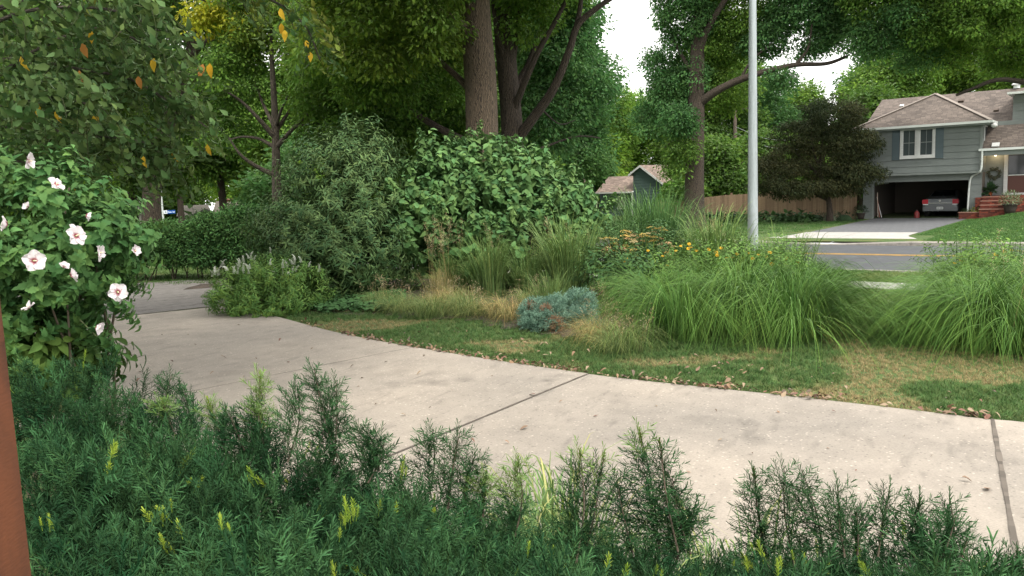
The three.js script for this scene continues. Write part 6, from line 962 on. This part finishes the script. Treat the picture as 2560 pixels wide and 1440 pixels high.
// ---------------------------------------------------------------- foreground: yew, hibiscus, overhanging tree
reseed(1000);
function yewSpray(nSide, len, { needle = 0.027, w = 0.0033, gapN = 0.0032 } = {}) { // an upright leader with side shoots, needles spiralling round each
  const a = new Acc(), nd = { p: [[-w * 0.5, 0, 0], [w * 0.5, 0, 0], [-w * 0.5, needle * 0.78, 0.001], [w * 0.5, needle * 0.78, 0.001], [0, needle, 0]], t: [0, 1, 3, 0, 3, 2, 2, 3, 4] };
  const axis = (o, d, L) => {
    const n = Math.round(L / gapN), s1 = d.clone().cross(Math.abs(d.z) < 0.8 ? V(0, 0, 1) : V(1, 0, 0)).normalize(), s2 = d.clone().cross(s1), bend = V(rs(0.2), rs(0.1) + 0.1, rs(0.2)); let prev = o.clone();
    for (let k = 0; k <= n; k++) {
      const t = k / n, p = o.clone().addScaledVector(d, L * t).addScaledVector(bend, L * t * t); if (k % 9 === 0 && k) { a.stick(prev, p, 0.0013, 0.0009, [1.0, 0.8, 0.6]); prev = p; }
      const az = k * 2.4 + rs(0.5), tilt = 1.12 - 0.6 * t * t + rs(0.15), r = V(0, 0, 0).addScaledVector(s1, Math.cos(az)).addScaledVector(s2, Math.sin(az) * 0.42), dir = r.normalize().multiplyScalar(Math.sin(tilt)).addScaledVector(d, Math.cos(tilt));
      a.add(nd, frame(p, dir, d.clone().add(ball().multiplyScalar(0.4)), rr(0.75, 1.15) * (t < 0.12 ? 0.75 : 1)), tint(0.22, 0.06));
    }
  };
  axis(V(0, 0, 0), V(0, 1, 0), len);
  for (let k = 0; k < nSide; k++) { const t = 0.1 + 0.6 * k / Math.max(1, nSide - 1), s = k % 2 ? 1 : -1, an = rr(0.5, 0.9); axis(V(0, len * t, 0), V(s * Math.sin(an), Math.cos(an), rs(0.5)).normalize(), len * rr(0.42, 0.68) * (1.1 - 0.5 * t)); }
  return a.geo();
}
const sprays = [yewSpray(7, 0.17), yewSpray(5, 0.14), yewSpray(8, 0.19), yewSpray(4, 0.13), yewSpray(6, 0.15), yewSpray(6, 0.18)];
const rosette = () => { const a = new Acc(), w = 0.0034, L0 = 0.02, nd = { p: [[-w * 0.5, 0, 0], [w * 0.5, 0, 0], [-w * 0.5, L0 * 0.78, 0.001], [w * 0.5, L0 * 0.78, 0.001], [0, L0, 0]], t: [0, 1, 3, 0, 3, 2, 2, 3, 4] }; for (let k = 0; k < 26; k++) { const t = k / 26, an = k * 2.4, sp = 1.15 - 0.85 * t, d = V(Math.cos(an) * sp, 0.75, Math.sin(an) * sp); a.add(nd, frame(V(0, 0.045 * t, 0), d, V(-Math.cos(an), 1, -Math.sin(an)), rr(0.8, 1.15)), tint(0.15, 0.05)); } a.stick(V(0, -0.02, 0), V(0, 0.045, 0), 0.0014, 0.001, [0.8, 0.9, 0.6]); return a.geo(); };
const tipSpray = [rosette(), rosette()];
const yewMat = leafMat(0.15, 0.65), tipMat = leafMat(0.4, 0.7);
const ENV = [[-150, 880], [0, 905], [150, 915], [280, 965], [450, 1075], [600, 1110], [800, 1125], [1000, 1190], [1200, 1265], [1400, 1350], [1500, 1370], [1650, 1340], [1800, 1415], [1900, 1380], [2050, 1345], [2250, 1350], [2400, 1410], [2560, 1480], [2750, 1500]];
const env = px => { for (let k = 1; k < ENV.length; k++) if (px <= ENV[k][0]) { const [a, b] = [ENV[k - 1], ENV[k]]; return a[1] + (b[1] - a[1]) * (px - a[0]) / (b[0] - a[0]); } return 1460; };
const YEW = [[0, 360, 'dark soft yew at the far left beside the orange-brown post'], [360, 720, 'dark yew left of the tallest standing yew shoots'], [720, 1120, 'yew with the tall feathery shoot in front of the shaded drive'], [1120, 1500, 'yew in the middle foreground with yellow-green tips'], [1500, 1900, 'yew with the slim forked shoots against the bright concrete'], [1900, 2620, 'yew at the right foreground beside the drive joint']];
const LEAD = [[650, 935, 3.2, 1], [640, 1000, 3.2, 0], [785, 918, 3.0, 0], [840, 950, 3.0, 0], [745, 965, 3.0, 0], [430, 935, 3.7, 0], [460, 968, 3.7, 0], [520, 1000, 3.4, 1], [570, 1025, 3.2, 0], [405, 1000, 3.5, 1], [900, 1060, 2.9, 0], [960, 1085, 2.9, 0], [1080, 1072, 2.8, 0], [1150, 1078, 2.8, 0], [1190, 1135, 2.8, 0], [1295, 1148, 2.8, 1], [1215, 1185, 2.8, 1], [1450, 1125, 2.6, 0.5], [1510, 1138, 2.6, 0.5], [1598, 1072, 2.5, 0.6], [1650, 1110, 2.5, 0.3], [1540, 1185, 2.5, 0], [1680, 1190, 2.5, 0], [1740, 1260, 2.5, 0], [1885, 1178, 2.6, 0.2], [1960, 1165, 2.6, 0], [2005, 1175, 2.6, 0], [2095, 1212, 2.5, 0], [2225, 1225, 2.5, 0], [2300, 1245, 2.5, 0.2], [2375, 1245, 2.5, 0], [2390, 1290, 2.4, 0], [2140, 1265, 2.5, 0], [2420, 1345, 2.4, 0], [2500, 1385, 2.3, 0], [2545, 1380, 2.3, 0.2], [150, 905, 4.0, 0], [215, 915, 4.0, 0], [60, 900, 4.0, 0.8], [270, 960, 3.8, 0], [320, 985, 3.6, 0]];
const Y_C = [[0.012, 0.050, 0.018], [0.052, 0.130, 0.046]], Y_T = [[0.22, 0.34, 0.045], [0.38, 0.48, 0.07]], Y_M = [[0.12, 0.22, 0.06], [0.2, 0.3, 0.09]];
YEW.forEach(([a, b, label], q) => {
  reseed(1010 + q); const mid = at((a + b) / 2, 1300, 2.9), o = V(mid.x, 0, mid.z), t = thing('yew_shrub', label, 'yew', [o.x, o.y, o.z], 0, 'yews along the foreground'), lobes = [], items = [], tips = [];
  for (let px = a + 60; px < b; px += 105) {
    const d1 = 3.15 + rs(0.15) + (px < 400 ? 0.6 : 0), p1 = at(px, env(px), d1); lobes.push({ c: V(p1.x, p1.y - 0.34, p1.z), r: [0.36, 0.34, 0.42] });
    const e2 = Math.max(env(px) + 75, 1180 - (px < 700 ? 100 : 0)), d2 = 2.55 + rs(0.12), p2 = at(px, e2, d2); lobes.push({ c: V(p2.x, p2.y - 0.3, p2.z), r: [0.3, 0.3, 0.34] });
    const d3 = 2.1 + rs(0.1), p3 = at(px, Math.max(1340, env(px) + 110), d3); lobes.push({ c: V(p3.x, p3.y - 0.28, p3.z), r: [0.26, 0.28, 0.3] });
    const d4 = 1.75, p4 = at(px, 1450, d4); lobes.push({ c: V(p4.x, p4.y - 0.3, p4.z), r: [0.24, 0.3, 0.26] });
  }
  for (const l of lobes) {
    const n = Math.round(72 * (l.r[0] * l.r[0]) / 0.1);
    for (let k = 0; k < n; k++) {
      const d = ball().normalize(); if (d.y < -0.35) continue; const rad = rr(0.5, 1.0), p = V(l.c.x + d.x * l.r[0] * rad, l.c.y + d.y * l.r[1] * rad, l.c.z + d.z * l.r[2] * rad);
      const dir = d.clone().multiplyScalar(0.8).add(V(0, 0.75, 0)).add(ball().multiplyScalar(0.4)); items.push({ m: frame(p.clone().addScaledVector(dir.clone().normalize(), -0.12).sub(o), dir, V(rs(1), rs(0.4), 0.8 + rs(0.6)), rr(0.75, 1.15)), c: mixc(Y_C[0], Y_C[1], rnd(), rr(0.55, 1.25)) });
      if (rad > 0.8 && d.y > 0.05 && rnd() < 0.11) { const e = p.clone().addScaledVector(dir.clone().normalize(), 0.06); for (let z = 0; z < 1 + 3 * rnd(); z++) tips.push({ m: frame(e.clone().add(V(rs(0.035), rs(0.04), rs(0.03))).sub(o), dir.clone().add(ball().multiplyScalar(0.35)), V(rs(1), 0.3, 1), rr(0.5, 1.0)), c: mixc(Y_T[0], Y_T[1], rnd()) }); }
    }
  }
  for (const [px, py, d, yel] of LEAD) if (px >= a && px < b) { // leading shoots above the mass
    const tip = at(px, py, d), H = Math.max(0.16, tip.y - at(px, env(px) + 30, d).y), base = tip.clone().add(V(rs(0.08), -H, rs(0.06))), mid2 = base.clone().lerp(tip, 0.5).add(V(rs(0.02), 0, rs(0.02)));
    part('leading_shoot', limb([base.clone(), mid2, tip].map(p => p.clone().sub(o)), 0.0038, 0.0016, { radial: 5, seg: 8, knots: 0 }), M.twig, t);
    const dirT = tip.clone().sub(base).normalize(), N = Math.max(3, Math.round(H / 0.028));
    items.push({ g: 3, m: frame(tip.clone().addScaledVector(dirT, -0.11).sub(o), dirT, V(rs(0.4), rs(0.2), 1), 0.95), c: yel >= 0.5 ? mixc(Y_M[0], Y_M[1], rnd()) : mixc(Y_C[0], Y_C[1], 0.7) });
    for (let k = 0; k < N; k++) { const p = base.clone().lerp(tip, (k + 0.3) / N * 0.86), s = k % 2 ? 1 : -1, dir = dirT.clone().add(V(s * rr(0.5, 0.9), 0, rs(0.5))); items.push({ g: 1 + (k % 2) * 2, m: frame(p.addScaledVector(dir.clone().normalize(), -0.02).sub(o), dir, V(rs(0.3), rs(0.3), 1), rr(0.72, 1.0) * (1.1 - 0.45 * k / N)), c: yel >= 0.9 && k > N * 0.4 ? mixc(Y_M[0], Y_M[1], rnd()) : mixc(Y_C[0], Y_C[1], rnd(), rr(0.85, 1.25)) }); }
    if (yel) tips.push({ m: frame(tip.clone().addScaledVector(dirT, -0.04).sub(o), dirT, V(0, 0, 1), rr(0.8, 1.1)), c: mixc(Y_T[0], Y_T[1], rnd(), yel) });
  }
  scatter('foliage', t, sprays, yewMat, items, 'stuff'); if (tips.length) scatter('new_growth', t, tipSpray, tipMat, tips, 'stuff');
  for (let k = 0; k < 7; k++) { const l = lobes[Math.floor(rnd() * lobes.length)], e = l.c.clone().sub(o), bs = V(e.x * 0.7 + rs(0.1), 0, e.z * 0.7 + rs(0.1)); part('stem', limb([bs, bs.clone().lerp(e, 0.5).add(V(rs(0.08), 0.05, rs(0.08))), e], 0.022, 0.009, { radial: 6, seg: 10 }), M.stemDark, t); }
});
// strappy grass showing between the yews, against the drive
reseed(1060);
{
  const st = [0, 1].map(() => bunch(10, { H: 0.5, out: 0.32, w: 0.008, droop: 0.5, segs: 7, side: 1.2, spread: 0.05 })); 
  [[1420, 3.9, 'tuft of strappy grass between the middle yews at the drive edge', 30, 1.0], [1330, 3.9, 'smaller strappy grass tuft left of the forked yew shoots', 16, 0.8], [1845, 3.5, 'thin wispy grass left of the right-hand yew', 6, 0.95]].forEach(([px, d, l, n, s]) => { const p = at(px, 1300, d); p.y = 0.02; grassClump('strappy_grass', l, p, st, n, [[0.11, 0.2, 0.075], [0.2, 0.3, 0.13]], { R: 0.16, s: [1.4 * s, 1.9 * s], group: 'strappy grass between the yews' }); });
}
// rose of Sharon: lobed leaves, white flowers with dark red eyes
reseed(1100);
{
  const o = at(60, 900, 4.6); o.y = 0; const t = thing('hibiscus_shrub', 'rose of Sharon shrub with white red-eyed flowers at the left', 'flowering shrub', [o.x, 0, o.z]);
  const lf = outlineLeaf([[0.012, -0.002], [0.026, 0.012], [0.022, 0.022], [0.034, 0.034], [0.024, 0.042], [0.026, 0.056], [0.014, 0.064], [0.012, 0.078], [0, 0.094]], 0.22, 0.35), lf2 = outlineLeaf([[0.014, 0.004], [0.024, 0.022], [0.022, 0.04], [0.014, 0.06], [0, 0.088]], 0.25, 0.3);
  const sh = [shoot(0.24, 13, lf, { droop: 0.45, up: 1, ang: 1.0, s0: 0.8, s1: 1.25, col: [0.5, 0.5, 0.35] }), shoot(0.22, 12, lf, { droop: 0.6, up: 1, ang: 1.0, s0: 0.7, s1: 1.2 }), shoot(0.24, 14, lf2, { droop: 0.3, up: 1, ang: 1.0, s0: 0.8, s1: 1.2 })];
  const lobes = [lobe(60, 560, 4.6, [0.42, 0.34, 0.5]), lobe(170, 620, 4.5, [0.34, 0.3, 0.45]), lobe(40, 720, 4.5, [0.4, 0.36, 0.5]), lobe(150, 715, 4.5, [0.28, 0.22, 0.4]), lobe(90, 500, 4.8, [0.28, 0.2, 0.4]), lobe(250, 640, 4.5, [0.2, 0.16, 0.3]), lobe(40, 815, 4.5, [0.28, 0.18, 0.35]), lobe(-60, 640, 4.6, [0.4, 0.6, 0.5]), lobe(190, 760, 4.4, [0.14, 0.1, 0.2]), lobe(0, 480, 4.8, [0.3, 0.18, 0.4])];
  const items = shootItems(lobes, 1000, o, { cols: [[0.055, 0.140, 0.042], [0.13, 0.26, 0.078]], upness: 0.25, s: [0.5, 0.85], gap: 0.42, gapScale: 2.6 });
  const sprig = (pts, r) => { const P = pts.map(([x, y, d]) => at(x, y, d)); part('branch', limb(P.map(p => p.clone().sub(o)), r, r * 0.4, { radial: 5, seg: 10 }), M.twigGreen, t); const c = new THREE.CatmullRomCurve3(P); for (let k = 0; k < 5; k++) { const q = c.getPoint(0.35 + k * 0.14), d = c.getTangent(0.5); items.push({ m: frame(q.sub(o), d.clone().add(ball().multiplyScalar(0.5)), UP.clone().add(ball().multiplyScalar(0.3)), rr(0.5, 0.75)), c: mixc([0.06, 0.15, 0.045], [0.10, 0.21, 0.065], rnd()) }); } };
  sprig([[200, 680, 4.5], [270, 640, 4.45], [330, 610, 4.4], [360, 612, 4.4]], 0.006); sprig([[180, 720, 4.5], [240, 740, 4.4], [280, 760, 4.4], [290, 770, 4.4]], 0.006); sprig([[170, 770, 4.4], [210, 810, 4.3], [240, 840, 4.3], [250, 850, 4.3]], 0.006); sprig([[220, 640, 4.5], [260, 590, 4.5], [290, 555, 4.5], [300, 550, 4.5]], 0.005); sprig([[120, 520, 4.7], [150, 470, 4.7], [170, 430, 4.7]], 0.005);
  scatter('foliage', t, sh, leafMat(0.35, 0.65), items, 'stuff'); stemsTo(t, o, lobes, 0.016, M.twig, 12);
  // flowers: five broad petals, a dark red eye, a pale column
  const petal = (() => { const g = new THREE.BufferGeometry(), P = [], I = [], C = [], n = 6, m = 6; for (let j = 0; j <= n; j++) for (let i = 0; i <= m; i++) { const v = j / n, u = i / m * 2 - 1, w = 0.006 + 0.027 * Math.pow(Math.sin(Math.PI * Math.min(1, v * 0.86 + 0.03)), 0.8); P.push(u * w, 0.062 * v - 0.008 * u * u * v, 0.024 * v + 0.010 * u * u * v + 0.006 * Math.sin(u * 6 + v * 4) * v - 0.016 * v * v); const e = sstep(0.30, 0.16, v + 0.05 * Math.abs(u) + 0.04 * Math.sin(u * 9)), w1 = [0.78, 0.72, 0.74]; C.push(w1[0] + (0.30 - w1[0]) * e, w1[1] + (0.03 - w1[1]) * e, w1[2] + (0.06 - w1[2]) * e); if (i && j) { const a = j * (m + 1) + i; I.push(a, a - 1, a - m - 2, a, a - m - 2, a - m - 1); } } g.setAttribute('position', new THREE.Float32BufferAttribute(P, 3)); g.setAttribute('color', new THREE.Float32BufferAttribute(C, 3)); g.setIndex(I); g.computeVertexNormals(); return g; })();
  const pm = leafMat(0.35, 0.75), column = new THREE.CylinderGeometry(0.003, 0.005, 0.03, 7).rotateX(Math.PI / 2).translate(0, 0, 0.018), cm = std(lin(0.75, 0.66, 0.45), 0.8), calyx = new THREE.ConeGeometry(0.010, 0.024, 7).rotateX(-Math.PI / 2).translate(0, 0, -0.010), gm = std(lin(0.08, 0.16, 0.05), 0.8);
  const F = [[295, 730, 3.95, 0.1, 0.05, 1.1, 1], [85, 652, 3.80, 0.25, 0.1, 1.25, 1], [190, 590, 3.90, 0.5, 1.0, 1.2, 1], [245, 632, 4.00, 1.0, -0.2, 1.05, 0.9], [20, 560, 3.90, -1.2, 0.2, 1.05, 0.7], [140, 462, 4.10, 0.3, 1.3, 1.1, 1], [68, 402, 4.20, 0.9, 0.9, 1.1, 0.9], [175, 690, 4.00, 1.3, -0.6, 1.0, 0.55], [75, 770, 3.90, -0.9, 1.2, 0.9, 0.8], [240, 818, 3.90, 0.6, -1.4, 0.95, 0.5], [335, 628, 4.05, 0.6, 1.4, 0.8, 0.6], [214, 538, 4.20, 1.4, 0.6, 0.75, 0.5], [70, 518, 4.20, -0.6, 0.6, 0.65, 0.5], [180, 572, 4.00, 0.2, 1.4, 0.6, 0.5], [160, 668, 4.00, 0.0, 1.2, 0.7, 0.5]];
  F.forEach(([px, py, d, ry, rx, s, open]) => { const f = new THREE.Group(); f.name = 'flower'; t.add(f); f.position.copy(at(px, py, d).sub(o)); f.lookAt(f.getWorldPosition(V(0, 0, 0)).add(V(-f.position.x - o.x, EYE - f.position.y, -f.position.z - o.z))); f.rotation.set(-rx * 0.9, Math.atan2(-(f.position.x + o.x), -(f.position.z + o.z)) + ry * 1.3, rs(0.9)); f.scale.setScalar(s * 0.68); for (let k = 0; k < 5; k++) { const p = part('petal', petal, pm, f), h = new THREE.Matrix4().makeRotationZ(k * 1.2566 + rs(0.06)).multiply(new THREE.Matrix4().makeRotationX((1 - open) * 1.15 + rs(0.3))); p.applyMatrix4(h); } part('stamen_column', column, cm, f); part('calyx', calyx, gm, f); });
}
// yellowish low plant under the hibiscus
reseed(1150);
{ const o = at(70, 900, 4.3); o.y = 0; const t = thing('hydrangea_plant', 'low yellow-green leafy plant under the hibiscus', 'plant', [o.x, 0, o.z]); const lf = outlineLeaf([[0.015, 0.0], [0.03, 0.022], [0.028, 0.048], [0.014, 0.075], [0, 0.098]], 0.25, 0.4), sh = [0, 1].map(() => shoot(0.2, 11, lf, { droop: 0.5, up: 1.2, ang: 1.0 })); const lobes = [lobe(50, 905, 4.5, [0.36, 0.12, 0.25]), lobe(160, 915, 4.5, [0.2, 0.1, 0.25]), lobe(-60, 900, 4.5, [0.3, 0.16, 0.25])]; scatter('foliage', t, sh, leafMat(0.4, 0.75), shootItems(lobes, 180, o, { cols: [[0.06, 0.125, 0.026], [0.12, 0.20, 0.042]], upness: 0.4 }), 'stuff'); stemsTo(t, o, lobes, 0.008, M.twigGreen, 6); }
// the tree reaching in from the upper left: large drooping leaves, a few turned yellow
reseed(1200);
{
  const o = V(-5.4, 0, -6.2), t = thing('overhanging_tree', 'broad-leaved tree reaching in from the upper left with some yellow leaves', 'tree', [o.x, 0, o.z]);
  part('trunk', limb(rel([V(-5.4, -0.1, -6.2), V(-5.3, 1.2, -6.3), V(-5.1, 2.3, -6.4), V(-4.8, 3.4, -6.4), V(-4.6, 5.0, -6.4)], o), 0.12, 0.05, { radial: 12, flare: 0.3, seg: 24 }), M.barkGrey, t);
  const br = [[[-5.1, 2.4, -6.4], [-60, 330, 6.2], [130, 325, 6.0], [210, 340, 5.9], [300, 345, 5.8], [380, 360, 5.7]], [[-5.0, 2.8, -6.4], [-30, 200, 6.2], [120, 110, 6.0], [250, 70, 5.9], [360, 110, 5.8], [450, 180, 5.7]], [[-5.0, 2.9, -6.4], [0, 150, 6.4], [180, 170, 6.3], [330, 200, 6.2], [430, 260, 6.1], [520, 320, 6.0]], [[-4.8, 3.4, -6.4], [60, 0, 6.3], [240, -60, 6.2], [480, -60, 6.4], [660, -10, 6.6], [760, 60, 6.8], [800, 150, 6.9]], [[-4.9, 3.0, -6.4], [-20, 60, 5.6], [120, 20, 5.3], [300, 30, 5.2], [420, 90, 5.2]], [[-5.1, 2.2, -6.4], [-50, 420, 6.2], [100, 400, 6.1], [250, 400, 6.0], [400, 400, 6.0], [420, 410, 6.0]], [[-4.8, 3.6, -6.4], [200, -120, 6.6], [450, -150, 6.8], [600, -90, 7.0], [640, -30, 7.1]], [[-5.0, 2.6, -6.4], [-40, 280, 5.5], [60, 250, 5.2], [160, 245, 5.1], [230, 265, 5.0]]];
  const lf = mkLeaf(0.092, 0.052, { segs: 3, fold: 0.28, curve: 0.4, wide: 0.72, stalk: 0.012 }), tw = [0, 1, 2].map(() => shoot(0.32, 11, lf, { droop: 0.85, up: 0.9, ang: 0.85, s0: 0.6, s1: 1.1, col: [0.5, 0.42, 0.3], bend: 0.4 })), items = [];
  const C = [[0.055, 0.115, 0.032], [0.125, 0.20, 0.066]], CO = [[0.10, 0.15, 0.03], [0.2, 0.24, 0.04]];
  br.forEach((b, q) => {
    const P = [V(...b[0]), ...b.slice(1).map(p => at(...p))]; part('limb', limb(rel(P, o), 0.028, 0.006, { radial: 7, seg: 30 }), M.barkGrey, t); const c = new THREE.CatmullRomCurve3(P), n = q === 3 || q === 6 ? 60 : 84;
    for (let k = 0; k < n; k++) {
      const u = 0.22 + 0.78 * rnd(), p = c.getPoint(u), tg = c.getTangent(u), off = ball().multiplyScalar(0.34 * (1 - 0.45 * u)); off.y *= 0.75; const e = p.clone().add(off), dir = off.clone().multiplyScalar(2).addScaledVector(tg, 0.5).add(V(0, -0.25, 0)).add(ball().multiplyScalar(0.3));
      items.push({ m: frame(e.clone().addScaledVector(dir.clone().normalize(), -0.1).sub(o), dir, UP.clone().add(ball().multiplyScalar(0.5)), rr(0.7, 1.1)), c: (q === 3 || q === 6) && rnd() < 0.45 ? mixc(CO[0], CO[1], rnd()) : mixc(C[0], C[1], rnd(), rr(0.75, 1.2)) });
    }
  });
  // deeper, looser foliage filling behind
  const back = [lobe(120, 120, 7.6, [0.9, 0.7, 0.6]), lobe(40, 330, 7.6, [0.8, 0.5, 0.6]), lobe(300, 280, 7.8, [0.7, 0.5, 0.6]), lobe(60, -40, 7.2, [1.0, 0.6, 0.6])];
  items.push(...shootItems(back, 430, o, { cols: [[0.045, 0.09, 0.026], [0.10, 0.16, 0.04]], upness: -0.3, s: [0.8, 1.2], gap: 0.36, gapScale: 1.5 }));
  scatter('foliage', t, tw, leafMat(0.45, 0.75), items, 'stuff');
  const top = [[-3.3, 6.8, -8.0, 2.3], [-5.6, 6.9, -8.6, 2.4], [-4.6, 7.4, -6.4, 2.4], [-7.2, 7.0, -7.4, 2.4], [-2.2, 6.5, -7.0, 1.8], [-6.6, 7.0, -10.6, 2.1], [-4.6, 7.1, -10.4, 2.0], [-8.6, 7.2, -10.5, 2.3], [-2.8, 7.3, -10.2, 1.8], [-5, 9.4, -8, 3], [-8, 9, -9, 3], [-3, 9.4, -9.6, 2.6], [-1.2, 8.6, -7.6, 2.1], [-6.2, 9, -5.4, 2.6]].map(([x, y, z, r]) => ({ c: V(x, y, z), r: [r, r * 0.75, r] }));  // unseen upper crown, enlarged above the view to shade the left drive
  scatter('crown', t, midClumps, treeMat, crownItems(top, 3600, { cols: [C[0], C[1]], origin: o, s: [0.8, 1.2], gap: 0.24, gapScale: 0.7 }), 'stuff');
  top.forEach(l => part('limb', limb(rel([V(-4.7, 4.6, -6.4), V(-4.7, 4.9, -6.4).lerp(l.c, 0.5).add(V(0, 0.4, 0)), l.c], o), 0.05, 0.015, { radial: 7, seg: 14 }), M.barkGrey, t));
  const yl = (() => { const a = new Acc(); a.add(mkLeaf(0.095, 0.048, { segs: 4, fold: 0.35, curve: 0.3, wide: 0.8 }), new THREE.Matrix4(), [1, 1, 1]); return a.geo(); })(), ym = [[0.62, 0.36, 0.03], [0.66, 0.42, 0.04], [0.5, 0.22, 0.06]].map(c => leafMat(0.45, 0.8, { color: lin(...c) }));
  [[230, 98, 5.3, 0], [205, 128, 5.3, 2], [97, 280, 5.1, 1], [142, 292, 5.1, 1], [243, 305, 5.2, 1], [385, 165, 5.5, 1], [525, 178, 6, 0], [508, 180, 6, 2], [358, 410, 5.7, 1], [430, 398, 6, 0], [178, 470, 5.2, 0], [518, 380, 6, 1], [700, 40, 6.5, 1], [712, 95, 6.6, 1], [765, 120, 6.7, 1], [198, 195, 5.3, 2], [52, 160, 5.2, 1], [345, 210, 5.5, 2], [703, 78, 6.6, 0], [776, 150, 6.8, 1]].forEach(([px, py, d, c]) => { const m = part('yellow_leaf', yl, ym[c], t); const q = frame(at(px, py - 20, d).sub(o), V(rs(0.5), -1, rs(0.3)), V(rs(0.6), 0.2, 1), rr(0.75, 1.1)); m.applyMatrix4(q); });
}
console.log('things', scene.children.length);
renderer.render(scene, camera);
